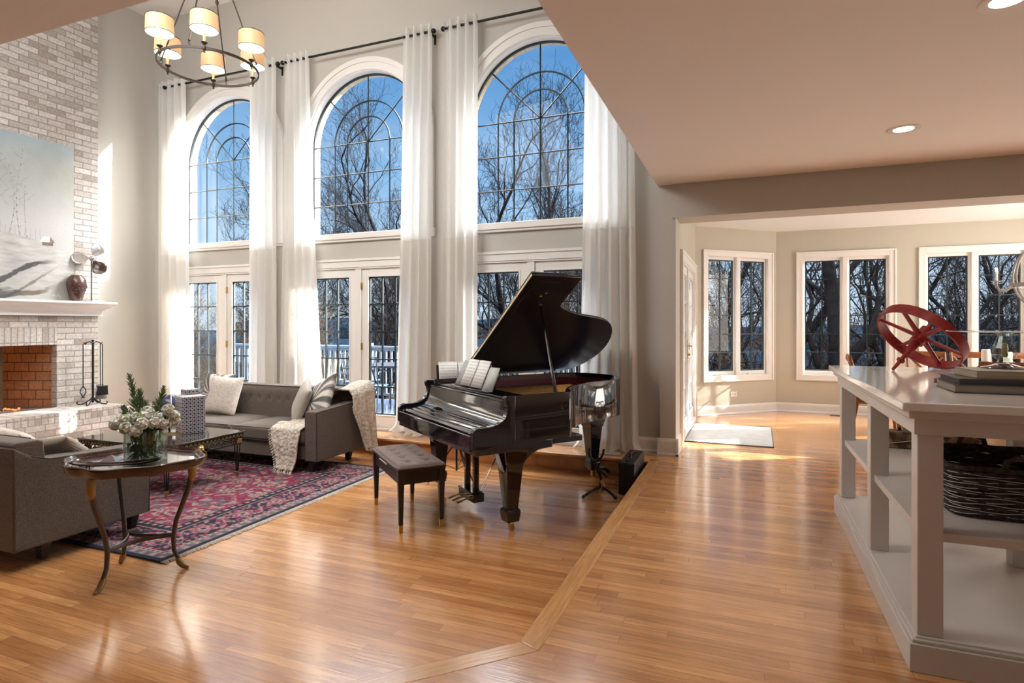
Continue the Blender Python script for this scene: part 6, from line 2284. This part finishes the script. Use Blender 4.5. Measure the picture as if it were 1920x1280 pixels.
for sx in (-1, 1):
    cx_ = sx * (bx)
    MB().tube([(cx_, -0.055, bh), (cx_, -0.045, bh + 0.045), (cx_ , 0, bh + 0.07), (cx_, 0.045, bh + 0.045), (cx_, 0.055, bh)] if False else [(-0.055 + 0.0, sx * by, bh), (-0.045, sx * by, bh + 0.045), (0, sx * by, bh + 0.065), (0.045, sx * by, bh + 0.045), (0.055, sx * by, bh)], 0.012, 8).build('handle', wv_m, o)
for sx in (-1, 1):
    MB().tube([(sx * bx, 0.10, bh), (sx * bx, 0.11, bh + 0.045), (sx * bx, 0.155, bh + 0.065), (sx * bx, 0.20, bh + 0.045), (sx * bx, 0.21, bh)], 0.012, 8).build('handle', wv_m, o)

# birch bark box with wire decorations
bark2_m, n_, b_ = newmat('tan_bark')
t_ = n_.nodes.new('ShaderNodeTexCoord')
a_ = n_.nodes.new('ShaderNodeTexNoise')
a_.inputs['Scale'].default_value = 16
a_.inputs['Detail'].default_value = 7
n_.links.new(t_.outputs['Object'], a_.inputs['Vector'])
r_ = n_.nodes.new('ShaderNodeValToRGB')
r_.color_ramp.elements[0].position, r_.color_ramp.elements[0].color = 0.42, (0.09, 0.05, 0.025, 1)
r_.color_ramp.elements[1].position, r_.color_ramp.elements[1].color = 0.62, (0.36, 0.25, 0.15, 1)
n_.links.new(a_.outputs[0], r_.inputs[0])
n_.links.new(r_.outputs[0], b_.inputs['Base Color'])
b_.inputs['Roughness'].default_value = 0.9
o = thing('bark_box', 'long mottled brown bark box tied with twine at the far end of the island shelf', 'box', (1.10, 4.49, 0.531), Q(-3))
MB().box(-0.26, 0.26, -0.07, 0.07, 0, 0.105).build('body', bark2_m, o, bevel=0.012, seg=2)
MB().tube([(-0.10, -0.073, 0.0), (-0.10, -0.073, 0.108), (-0.10, 0.073, 0.108)], 0.003, 5).build('twine', dark_m, o)
MB().tube([(-0.25, -0.074, 0.03), (-0.12, -0.076, 0.055), (-0.02, -0.074, 0.09), (0.1, -0.074, 0.10)], 0.003, 5).build('twine', cream_m, o)
for i, (x, lab) in enumerate(((-0.13, 'small black wire frame with feet standing on the left of the bark box'), (0.06, 'small black wire frame with feet standing on the right of the bark box'))):
    f_ = thing('wire_frame', lab, 'wire ornament', (1.10 + x, 4.49, 0.637))
    MB().tube([(-0.045, 0, 0.012), (0.0, 0, 0.135), (0.045, 0, 0.012)], 0.003, 6).build('frame', iron_m, f_)
    for s in (-1, 1):
        MB().sphere((s * 0.045, 0, 0.014), 0.013, 10, 8).build('ball_foot', chrome_m if i else iron_m, f_)

# red wheel
Nn = Vector((-0.598, -0.377, -0.70)).normalized()
wc = Vector((1.045, 4.50, 1.249))
wh = thing('red_wheel', 'red painted wooden foundry wheel with six spokes leaning on the island top', 'wheel', tuple(wc))
e1 = Nn.cross(Vector((0, 0, 1))).normalized()
e2 = Nn.cross(e1).normalized()
RW = 0.265
m = MB()
N = 64
vs_ = []
for i in range(N):
    a = 2 * PI * i / N
    d = e1 * math.cos(a) + e2 * math.sin(a)
    for r, h in ((RW - .012, -0.032), (RW, -0.032), (RW, 0.032), (RW - 0.012, 0.032)):
        vs_.append(d * r + Nn * h)
m.add(vs_, [(i * 4 + k, i * 4 + (k + 1) % 4, ((i + 1) % N) * 4 + (k + 1) % 4, ((i + 1) % N) * 4 + k) for i in range(N) for k in range(4)])
m.build('rim', red_m, wh, ang=50)
for k in range(6):
    a = Q(22) + k * PI / 3
    d = e1 * math.cos(a) + e2 * math.sin(a)
    MB().tube([d * 0.02, d * 0.15, d * (RW - 0.006)], [0.021, 0.016, 0.014], 8, flat=(1, 0.7)).build('spoke', red_m, wh)
MB().tube([Nn * -0.10, Nn * -0.07, Nn * -0.069, Nn * 0.05, Nn * 0.052, Nn * 0.10, Nn * 0.13], [0.018, 0.020, 0.036, 0.042, 0.028, 0.026, 0.018], 18).build('hub', red_m, wh)
MB().tube([Nn * 0.10, Nn * 0.205, Nn * 0.206, Nn * 0.218, Nn * 0.219, Nn * 0.295], [0.014, 0.013, 0.024, 0.024, 0.012, 0.009], 12).build('axle', red_m, wh)

# books and glass cake stand
zb = IT
for i, (w_, d_, h_, x, y, rz, col, lab) in enumerate([
        (0.42, 0.31, 0.036, 1.045, 3.20, -2, (0.07, 0.06, 0.06), 'large dark grey book at the bottom of the stack on the island top'),
        (0.40, 0.30, 0.026, 1.050, 3.205, -1, (0.045, 0.04, 0.05), 'thin dark purple-grey book in the middle of the stack on the island top'),
        (0.345, 0.27, 0.034, 1.085, 3.215, 1, (0.30, 0.27, 0.23), 'pale covered book on top of the stack under the glass cake stand')]):
    o = thing('book', lab, 'book', (x, y, zb + 0.0005), Q(rz), group='stack of large books on the island top')
    MB().box(-w_ / 2 + 0.004, w_ / 2 - 0.006, -d_ / 2 + 0.006, d_ / 2 - 0.006, 0.003, h_ - 0.003).build('pages', P('pages_%d' % i, [(0.28, 0.24, 0.21), (0.08, 0.07, 0.08), (0.46, 0.38, 0.27)][i], 0.8, noise=0.2, nscale=300, stretch=(0.02, 0.02, 1)), o)
    MB().box(-w_ / 2, w_ / 2, -d_ / 2, d_ / 2, h_ - 0.004, h_).build('cover', P('cover_%d' % i, col, 0.4), o, bevel=0.0015)
    MB().box(-w_ / 2, w_ / 2, -d_ / 2, d_ / 2, 0, 0.004).build('back_cover', P('cover_b%d' % i, col, 0.4), o, bevel=0.0015)
    zb += h_
o = thing('cake_stand', 'clear glass cake stand with faceted stem and purple foot on the book stack', 'cake stand', (1.085, 3.30, zb + 0.001))
MB().lathe([(0.0, 0.022), (0.03, 0.020), (0.06, 0.010), (0.088, 0.004), (0.092, 0.001), (0.085, 0.0), (0.0, 0.0)], 40, cap=False).build('foot', P('purple_glass', (0.045, 0.012, 0.05), 0.08, coat=0.8), o)
MB().lathe([(0.028, 0.02), (0.030, 0.026), (0.024, 0.034), (0.040, 0.045), (0.047, 0.065), (0.044, 0.09), (0.034, 0.12), (0.026, 0.145), (0.030, 0.156), (0.045, 0.162)], 12, cap=False).build('stem', glass_m, o, smooth=False)
MB().lathe([(0.0, 0.162), (0.20, 0.163), (0.215, 0.166), (0.217, 0.170), (0.205, 0.171), (0.0, 0.170)], 56, cap=False).build('plate', glass_m, o)
MB().lathe([(0.010, 0.05), (0.014, 0.06), (0.012, 0.075), (0.014, 0.09), (0.010, 0.10), (0.012, 0.11), (0.0, 0.112)], 16).build('stem_core', P('amber_band', (0.55, 0.38, 0.20), 0.2), o)
o = MB().tube([(-0.06, 0, 0), (-0.03, 0.004, 0.004), (0.02, 0.0, 0.006), (0.05, -0.004, 0.002)], [0.012, 0.017, 0.018, 0.014], 10).build('carved_knob', P('brown_wood_knob', (0.15, 0.085, 0.065), 0.5, noise=0.3, nscale=20), None, (0.915, 3.44, IT + 0.018), (0, 0, Q(-20)))
tag(o, 'small brown carved wood piece behind the books on the island top', 'ornament')

# ================================================================== dining set
dt_ = thing('dining_table', 'cherry dining table with turned fluted legs in the bay behind the island', 'dining table', (2.55, 8.15, 0))
MB().box(-0.95, 0.95, -0.62, 0.62, 0.725, 0.755).build('tabletop', cherry_m, dt_, bevel=0.008, seg=3)
MB().box(-0.80, 0.80, -0.50, 0.50, 0.645, 0.725).build('apron', cherry_m, dt_, bevel=0.003)
for sx in (-1, 1):
    for sy in (-1, 1):
        lg = MB()
        N = 48
        vs_ = []
        prof = [(0.040, 0.0), (0.034, 0.03), (0.050, 0.06), (0.035, 0.08), (0.05, 0.12), (0.075, 0.40), (0.080, 0.52), (0.05, 0.56), (0.055, 0.60), (0.06, 0.645), (0.06, 0.70)]
        for r, z in prof:
            for i in range(N):
                a = 2 * PI * i / N
                rr = r * (1 + (0.06 * math.cos(12 * a) if 0.11 < z < 0.53 else 0))
                vs_.append((sx * 0.72 + rr * math.cos(a), sy * 0.42 + rr * math.sin(a), z))
        lg.add(vs_, [(j * N + i, j * N + (i + 1) % N, (j + 1) * N + (i + 1) % N, (j + 1) * N + i) for j in range(len(prof) - 1) for i in range(N)])
        lg.build('leg', cherry_m, dt_, ang=70)
def dchair(label, loc, rz):
    """faces local +y"""
    o = thing('dining_chair', label, 'chair', loc, rz, group='cherry dining chairs with crossed backs')
    MB().box(-0.22, 0.22, -0.20, 0.24, 0.40, 0.445).build('seat_frame', cherry_m, o, bevel=0.006)
    m = MB()
    puff(m, -0.215, 0.215, -0.19, 0.235, 0.442, 0.485, 0.018, 0.015)
    m.build('seat', seatfab_m, o, ang=80)
    for s in (-1, 1):
        MB().tube([(s * 0.20, 0.21, 0.42), (s * 0.20, 0.215, 0.2), (s * 0.205, 0.235, 0.0)], [0.024, 0.019, 0.014], 8).build('leg', cherry_m, o)
        MB().tube([(s * 0.205, -0.31, 0.0), (s * 0.205, -0.225, 0.22), (s * 0.205, -0.19, 0.44), (s * 0.205, -0.205, 0.70), (s * 0.21, -0.27, 0.955)], [0.015, 0.021, 0.024, 0.020, 0.017], 8).build('leg', cherry_m, o)
    MB().tube([(-0.225, -0.265, 0.925), (-0.1, -0.285, 0.93), (0.1, -0.285, 0.93), (0.225, -0.265, 0.925)], 0.042, 10, flat=(0.32, 1)).build('top_rail', cherry_m, o)
    MB().tube([(-0.205, -0.20, 0.56), (0.205, -0.20, 0.56)], 0.022, 8, flat=(0.5, 1)).build('lower_rail', cherry_m, o)
    m = MB()
    for s in (-1, 1):
        m.tube([(s * 0.19, -0.255, 0.90), (0.0 + s * 0.004, -0.225, 0.70), (-s * 0.14, -0.20, 0.575)], 0.013, 8, flat=(0.6, 1.1))
    m.build('crossed_splats', cherry_m, o)
    return o
c0 = dchair('cherry dining chair seen from its side, just behind the left end of the island', (1.42, 8.12, 0), Q(-95))
dup(c0, (2.22, 9.10, 0), Q(178), 'cherry cross-back dining chair seen through the red wheel')
dup(c0, (2.72, 9.10, 0), Q(180), 'cherry cross-back dining chair directly behind the white pillar candle')
dup(c0, (3.30, 9.08, 0), Q(182), 'cherry dining chair cut off by the right edge, beyond the table')
dup(c0, (2.30, 7.22, 0), Q(2), 'cherry dining chair on the near side of the table, hidden by the island')
o = thing('slipcovered_chair', 'tan slipcovered chair between the island posts, behind the basket', 'chair', (2.30, 6.60, 0), Q(-8))
m = MB()
puff(m, -0.24, 0.24, -0.25, 0.27, 0.0, 0.47, 0.03, 0.015)
m.build('skirt', tan_m, o, ang=80)
m = MB()
puff(m, -0.24, 0.24, -0.30, -0.20, 0.44, 0.86, 0.035, 0.01)
m.build('back', tan_m, o, ang=80)
for i, (x, y, h, lab) in enumerate([(2.47, 8.02, 0.10, 'white pillar candle on a dark turned candlestick on the dining table'), (2.72, 8.18, 0.07, 'shorter white candle behind the glass stem on the dining table')]):
    o = thing('candlestick', lab, 'candlestick', (x, y, 0.755), group='candlesticks on the dining table')
    MB().lathe([(0.0, 0), (0.055, 0.0), (0.058, 0.01), (0.02, 0.025), (0.014, 0.05), (0.024, 0.07), (0.014, 0.09), (0.016, h + 0.04), (0.05, h + 0.055), (0.052, h + 0.065), (0.0, h + 0.065)], 20).build('stick', P('dark_turned_wood%d' % i, (0.05, 0.025, 0.02), 0.3), o)
    MB().lathe([(0.0, 0.0), (0.040, 0.0), (0.040, 0.125), (0.034, 0.133), (0.03, 0.125), (0.0, 0.122)], 24, (0, 0, h + 0.065)).build('candle', P('wax%d' % i, (0.80, 0.76, 0.68), 0.5), o)
o = thing('table_runner', 'glossy white runner across the dining table beyond the books', 'table runner', (2.55, 8.15, 0.756))
MB().grid(lambda u, v: ((u - .5) * 1.86, (v - .5) * 0.5, 0.003 + 0.002 * math.sin(20 * u)), 40, 6).build('cloth', P('runner_white', (0.75, 0.73, 0.70), 0.25), o, solid=0.002)
for i, (x, y, lab) in enumerate([(3.12, 7.95, 'clear glass bowl on the dining table at the right edge'), (2.15, 8.20, 'clear glass bowl on the dining table behind the red wheel')]):
    o = thing('glass_bowl', lab, 'bowl', (x, y, 0.762))
    MB().lathe([(0.0, 0.0), (0.05, 0.0), (0.10, 0.04), (0.125, 0.09), (0.115, 0.13), (0.112, 0.13), (0.12, 0.09), (0.095, 0.045), (0.0, 0.01)], 32, cap=False).build('bowl', glass_m, o)

# dining chandelier
dc = thing('orb_chandelier', 'grey orb chandelier with candle arms cut off by the right edge', 'chandelier', (3.06, 8.25, 1.77))
grey_m = P('distressed_grey', (0.30, 0.28, 0.26), 0.5, 0.3)
rope_m = P('rope_gold', (0.55, 0.42, 0.26), 0.5, 0.4)
MB().lathe([(0.285, -0.022), (0.295, -0.022), (0.295, 0.022), (0.285, 0.022), (0.285, -0.022)], 56, cap=False).build('band', grey_m, dc)
for k in range(3):
    a = k * PI / 3 + 0.3
    MB().tube([(0.28 * math.cos(t) * math.cos(a), 0.28 * math.cos(t) * math.sin(a), 0.10 + 0.36 * math.sin(t)) for t in [2 * PI * i / 48 for i in range(48)]], 0.012, 8, closed=True).build('hoop', grey_m if k != 1 else chrome_m, dc)
MB().tube([(0, 0, 0.45), (0, 0, 0.98)], 0.008, 8).build('stem', grey_m, dc)
for k in range(6):
    a = Q(201.8 - 10) + k * PI / 3
    c_, s2 = math.cos(a), math.sin(a)
    ar = MB().tube([(c_ * r, s2 * r, z) for r, z in ((0.29, 0.0), (0.36, -0.05), (0.43, -0.05), (0.46, 0.0), (0.46, 0.04))], 0.010, 8).build('arm', grey_m, dc)
    MB().lathe([(0.0, 0.0), (0.04, 0.005), (0.055, 0.015), (0.0, 0.018)], 20, (c_ * 0.46, s2 * 0.46, 0.035)).build('drip_pan', grey_m, ar)
    MB().lathe([(0.011, 0.0), (0.011, 0.10), (0.0, 0.10)], 12, (c_ * 0.46, s2 * 0.46, 0.05)).build('candle_sleeve', white_m, ar)
    MB().sphere((c_ * 0.46, s2 * 0.46, 0.175), 0.013, 10, 8, sz=2.0).build('flame_bulb', bulb_m, ar)
# ================================================================== outdoors
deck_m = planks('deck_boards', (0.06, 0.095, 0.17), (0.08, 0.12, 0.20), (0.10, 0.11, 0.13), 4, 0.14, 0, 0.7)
struct(MB().box(-10.5, -0.95, 6.52, 9.45, -0.14, -0.085).build('deck_floor', deck_m, smooth=False))
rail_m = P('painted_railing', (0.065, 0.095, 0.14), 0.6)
dr = thing('deck_railing', 'white deck railing with square balusters seen through the french doors', 'railing', (-5.7, 9.35, -0.085))
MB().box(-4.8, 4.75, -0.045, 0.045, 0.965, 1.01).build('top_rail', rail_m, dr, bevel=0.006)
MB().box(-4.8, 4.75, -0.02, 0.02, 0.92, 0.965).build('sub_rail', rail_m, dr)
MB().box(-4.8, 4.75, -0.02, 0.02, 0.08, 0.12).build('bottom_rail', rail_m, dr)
nb = 0
x = -4.72
while x < 4.75:
    if nb % 16 == 0:
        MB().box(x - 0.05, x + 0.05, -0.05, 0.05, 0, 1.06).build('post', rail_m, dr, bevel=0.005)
    else:
        b = MB()
        b.box(x - 0.019, x + 0.019, -0.019, 0.019, 0.62, 0.92)
        b.box(x - 0.019, x + 0.019, -0.019, 0.019, 0.12, 0.24)
        b.lathe([(0.012, 0.23), (0.019, 0.26), (0.012, 0.28), (0.020, 0.36), (0.016, 0.50), (0.011, 0.57), (0.019, 0.60), (0.012, 0.63)], 8, (x, 0, 0))
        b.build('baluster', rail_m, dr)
    nb += 1
    x += 0.118
pat_m = P('patio_iron', (0.012, 0.018, 0.03), 0.45, 0.4)
patc_m = P('patio_sling', (0.10, 0.17, 0.28), 0.6)
o = thing('patio_table', 'dark round patio table on the deck beyond the middle french door', 'patio table', (-5.62, 8.62, -0.085))
MB().lathe([(0.0, 0.70), (0.52, 0.70), (0.53, 0.715), (0.53, 0.735), (0.0, 0.74)], 40).build('tabletop', pat_m, o)
for k in range(4):
    a = PI / 4 + k * PI / 2
    MB().tube([(0.40 * math.cos(a), 0.40 * math.sin(a), 0.70), (0.30 * math.cos(a), 0.30 * math.sin(a), 0.35), (0.42 * math.cos(a), 0.42 * math.sin(a), 0.0)], 0.014, 8).build('leg', pat_m, o)
def pchair(label, loc, rz):
    o = thing('patio_chair', label, 'patio chair', loc, rz, group='patio chairs on the deck')
    MB().box(-0.23, 0.23, -0.22, 0.24, 0.40, 0.425).build('seat', patc_m, o, bevel=0.008)
    m = MB()
    m.tube([(-0.23, -0.22, 0.42), (-0.23, -0.30, 0.90), (0.23, -0.30, 0.90), (0.23, -0.22, 0.42)], 0.013, 8)
    for i in range(7):
        x = -0.17 + i * 0.057
        m.tube([(x, -0.225, 0.44), (x, -0.298, 0.88)], 0.005, 6)
    m.build('backrest', pat_m, o)
    for s in (-1, 1):
        MB().tube([(s * 0.25, 0.26, 0.0), (s * 0.25, 0.24, 0.60), (s * 0.25, 0.16, 0.655), (s * 0.25, -0.25, 0.655), (s * 0.25, -0.28, 0.62)], 0.013, 8).build('arm_and_front_leg', pat_m, o)
        MB().tube([(s * 0.23, -0.22, 0.42), (s * 0.24, -0.30, 0.0)], 0.013, 8).build('rear_leg', pat_m, o)
    return o
p0 = pchair('dark patio chair nearest the middle french door, turned to the railing', (-5.72, 8.05, -0.085), Q(12))
dup(p0, (-4.90, 8.60, -0.085), Q(95), 'dark patio chair on the right side of the patio table')
dup(p0, (-6.35, 8.70, -0.085), Q(-80), 'dark patio chair on the left side of the patio table')
o = thing('deck_planter', 'dark square planter on the deck beyond the sofa', 'planter', (-7.00, 8.60, -0.085))
MB().frustum((0, 0, 0), (0, 0, 0.42), (0.34, 0.34), (0.46, 0.46)).build('pot', P('planter_dark', (0.03, 0.04, 0.045), 0.6), o, bevel=0.008)
m = MB()
for i in range(30):
    a = rnd.uniform(0, 6.28)
    r = rnd.uniform(0.02, 0.16)
    m.tube([(r * math.cos(a), r * math.sin(a), 0.40), (r * 1.4 * math.cos(a), r * 1.4 * math.sin(a), 0.40 + rnd.uniform(0.2, 0.5))], [0.004, 0.002], 4)
m.build('dry_stems', P('dry_stem', (0.42, 0.33, 0.2), 0.8), o)

# ground: wooded slope with patches of snow
gm, n_, b_ = newmat('leaf_litter_snow')
t_ = n_.nodes.new('ShaderNodeTexCoord')
a_ = n_.nodes.new('ShaderNodeTexNoise')
a_.inputs['Scale'].default_value = 0.6
a_.inputs['Detail'].default_value = 9
n_.links.new(t_.outputs['Object'], a_.inputs['Vector'])
r_ = n_.nodes.new('ShaderNodeValToRGB')
r_.color_ramp.elements[0].position, r_.color_ramp.elements[0].color = 0.5, (0.014, 0.011, 0.010, 1)
r_.color_ramp.elements[1].position, r_.color_ramp.elements[1].color = 0.95, (0.03, 0.035, 0.045, 1)
r_.color_ramp.elements.new(0.66).color = (0.022, 0.018, 0.017, 1)
n_.links.new(a_.outputs[0], r_.inputs[0])
n_.links.new(r_.outputs[0], b_.inputs['Base Color'])
b_.inputs['Roughness'].default_value = 0.95
def gz(x, y):
    return -2.6 - 0.10 * max(0, y - 10) + 0.25 * math.sin(x * 0.3) * math.cos(y * 0.2) + 3.2 * math.exp(-((y - 24) / 6) ** 2 - ((x + 16) / 11) ** 2)
m = MB().grid(lambda u, v: (-70 + 140 * u, 10.2 + 60 * v, gz(-70 + 140 * u, 10.2 + 60 * v)), 60, 40)
struct(m.build('ground', gm, None))
struct(MB().box(-70, 70, 6.5, 10.4, -2.75, -2.65).build('ground_near', gm, smooth=False))
hill_m = P('far_wooded_hill', (0.003, 0.007, 0.013), 1.0, noise=0.5, nscale=0.15, spec=0)
def hill(name, dist, h, seed):
    r = random.Random(seed)
    ph = [r.uniform(0, 6.28) for _ in range(4)]
    m = MB().grid(lambda u, v: (-500 + 1000 * u, dist + 80 * v, -60 + (h + 60 + 3 * math.sin(9 * u + ph[0]) + 1.5 * math.sin(23 * u + ph[1]) + 0.8 * math.sin(61 * u + ph[2])) * math.sin(PI / 2 * min(1, v * 2))), 200, 6)
    struct(m.build(name, hill_m))
hill('hills_near', 210, -6, 1)
hill('hills_far', 420, 4, 2)

# bare trees
bark_tree = P('grey_brown_bark', (0.008, 0.008, 0.010), 0.95, spec=0.0, noise=0.4, nscale=8)
twig_m = P('twig_bark', (0.040, 0.031, 0.025), 0.95, spec=0.0)
def grow_tree(seed, h=9.0, r0=0.16, spread=0.55, lean=(0, 0), lv=5, fork=1.6, dens=1.0, ymin=-99.0):
    r = random.Random(seed)
    V, F = [], []
    leafpts = []
    def seg_tube(pts, rs, n):
        base = len(V)
        t0 = (pts[1] - pts[0]).normalized()
        nr = t0.orthogonal().normalized()
        k = len(pts)
        for i in range(k):
            t = (pts[min(i + 1, k - 1)] - pts[max(i - 1, 0)]).normalized()
            nr = (nr - t * nr.dot(t)).normalized()
            bn = t.cross(nr)
            for j in range(n):
                a = 2 * PI * j / n
                V.append(tuple(pts[i] + (nr * math.cos(a) + bn * math.sin(a)) * rs[i]))
        for i in range(k - 1):
            for j in range(n):
                F.append((base + i * n + j, base + i * n + (j + 1) % n, base + (i + 1) * n + (j + 1) % n, base + (i + 1) * n + j))
    def branch(p, d, L, rad, lvl):
        nseg = 7 if lvl <= 1 else (5 if lvl <= 3 else 3)
        pts, rs = [p.copy()], [rad]
        dd = d.copy()
        wob = 0.13 + 0.05 * lvl
        for i in range(nseg):
            dd = (dd + Vector((r.gauss(0, wob), r.gauss(0, wob), r.gauss(0, wob) + 0.04 * lvl))).normalized()
            if p.y + dd.y * L / nseg < ymin:
                dd = Vector((dd.x, abs(dd.y) + 0.2, dd.z)).normalized()
            p = p + dd * (L / nseg)
            pts.append(p.copy())
            rs.append(max(0.0035, rad * (1 - 0.62 * (i + 1) / nseg)))
        seg_tube(pts, rs, 8 if lvl == 0 else (5 if lvl < 3 else 3))
        if lvl >= lv:
            leafpts.append(p)
            return
        nch = {0: 7, 1: 6, 2: 5, 3: 4, 4: 3}.get(lvl, 3)
        nch = max(2, int(nch * dens + r.random()))
        for k in range(nch):
            t = (0.30 if lvl == 0 else 0.18) + (0.70 if lvl == 0 else 0.8) * (k + r.random() * 0.6) / nch
            t = min(0.98, t)
            i = min(nseg - 1, int(t * nseg))
            q = pts[i].lerp(pts[i + 1], t * nseg - i)
            ax_ = (pts[i + 1] - pts[i]).normalized()
            o1 = ax_.orthogonal().normalized()
            a = k * 2.4 + r.uniform(-0.5, 0.5)
            side = o1 * math.cos(a) + ax_.cross(o1) * math.sin(a)
            sp = spread + r.uniform(-0.12, 0.25)
            nd = (ax_ * math.cos(sp) + side * math.sin(sp) + Vector((0, 0, 0.18))).normalized()
            nl = L * r.uniform(0.45, 0.66) * (1.0 if lvl else 0.85) * (1.1 - 0.35 * t)
            branch(q, nd, nl, rs[i] * r.uniform(0.42, 0.62), lvl + 1)
        # leader continues
        branch(p, dd, L * 0.55, rs[-1], lvl + 1)
    branch(Vector((0, 0, 0)), Vector((lean[0], lean[1], 1)).normalized(), h * 0.55, r0, 0)
    me = bpy.data.meshes.new('bare_tree')
    me.from_pydata(V, [], F)
    me.materials.append(bark_tree)
    me.shade_smooth()
    return me
tmesh = [grow_tree(11, 11, 0.17, 0.55, (0.05, 0), 5), grow_tree(23, 10, 0.15, 0.62, (-0.12, 0.05), 5), grow_tree(37, 12, 0.20, 0.5, (0.1, 0.1), 5, dens=0.9),
         grow_tree(51, 4.2, 0.05, 0.7, (0, 0), 4, dens=1.1),
         grow_tree(61, 11, 0.26, 0.55, (0.12, 0.05), 5, ymin=-1.7, dens=0.72), grow_tree(77, 11, 0.22, 0.60, (-0.1, 0.05), 5, ymin=-1.7, dens=0.72)]
TREES = [
    # x, y, mesh, scale, rot, label
    (-13.6, 14.5, 1, 1.05, 0.3, 'bare tree seen through the left arched window'),
    (-9.6, 16.5, 0, 1.0, 1.9, 'bare tree between the left and middle arched windows'),
    (-8.6, 12.2, 2, 0.80, 4.1, 'bare forked tree close behind the deck at the middle french doors'),
    (-6.4, 15.0, 0, 0.95, 2.8, 'bare tree seen in the right half of the middle arched window'),
    (-4.2, 17.0, 1, 1.02, 5.2, 'bare tree in the left half of the right arched window'),
    (-2.7, 14.6, 2, 0.90, 0.9, 'bare tree centred in the right arched window'),
    (-1.3, 18.0, 0, 1.08, 3.6, 'bare tree at the right side of the right arched window'),
    (-12.0, 19.5, 2, 1.0, 2.2, 'farther bare tree low in the left arched window'),
    (-17.5, 18.0, 0, 1.0, 5.0, 'bare tree at the far left beyond the deck'),
    (0.35, 14.4, 5, 0.9, 0.1, 'slim bare tree in the angled bay window'),
    (-0.75, 13.2, 4, 0.75, 0.0, 'bare tree at the left edge of the angled bay window'),
    (1.35, 13.0, 5, 0.9, 0.0, 'bare tree in the left sash of the middle bay window'),
    (2.15, 12.6, 4, 1.0, -0.1, 'thick trunked bare tree in the right sash of the middle bay window'),
    (3.35, 12.9, 4, 0.95, 0.15, 'thick trunked bare tree in the left sash of the right bay window'),
    (4.25, 13.4, 5, 1.0, -0.15, 'bare tree in the right sash of the right bay window'),
    (6.6, 13.8, 5, 0.9, 0.0, 'bare tree beyond the right bay window'),
    (9.6, 14.4, 2, 0.85, 1.7, 'bare tree outside beyond the bay, on the sunny side'),
    (5.2, 18.0, 1, 1.0, 5.9, 'farther bare tree behind the right bay window'),
]
for x, y, k, s, rz, lab in TREES:
    o = bpy.data.objects.new('bare_tree', tmesh[k])
    C.objects.link(o)
    o.location = (x, y, gz(x, y) - 0.1)
    o.scale = (s, s, s)
    o.rotation_euler = (0, 0, rz)
    tag(o, lab, 'tree', 'bare winter trees behind the house')
# brushy thicket below the deck
rt = random.Random(3)
SH = []
for i in range(46):
    x = -21 + i * 0.66 + rt.uniform(-0.4, 0.4)
    y = rt.uniform(12.0, 17.0)
    SH.append((x, y, rt.uniform(0.9, 1.45)))
me = tmesh[3]
V, F = [], []
src = [v.co.copy() for v in me.vertices]
fsr = [tuple(p.vertices) for p in me.polygons]
for x, y, s in SH:
    a = rt.uniform(0, 6.28)
    ca, sa = math.cos(a) * s, math.sin(a) * s
    o_ = len(V)
    z0 = gz(x, y)
    V += [(x + c.x * ca - c.y * sa, y + c.x * sa + c.y * ca, z0 + c.z * s) for c in src]
    F += [tuple(i + o_ for i in f) for f in fsr]
me2 = bpy.data.meshes.new('thicket')
me2.from_pydata(V, [], F)
me2.materials.append(twig_m)
o = bpy.data.objects.new('thicket', me2)
C.objects.link(o)
tag(o, 'grey brown tangle of bare brush on the slope beyond the railing', 'brush', kind='stuff')
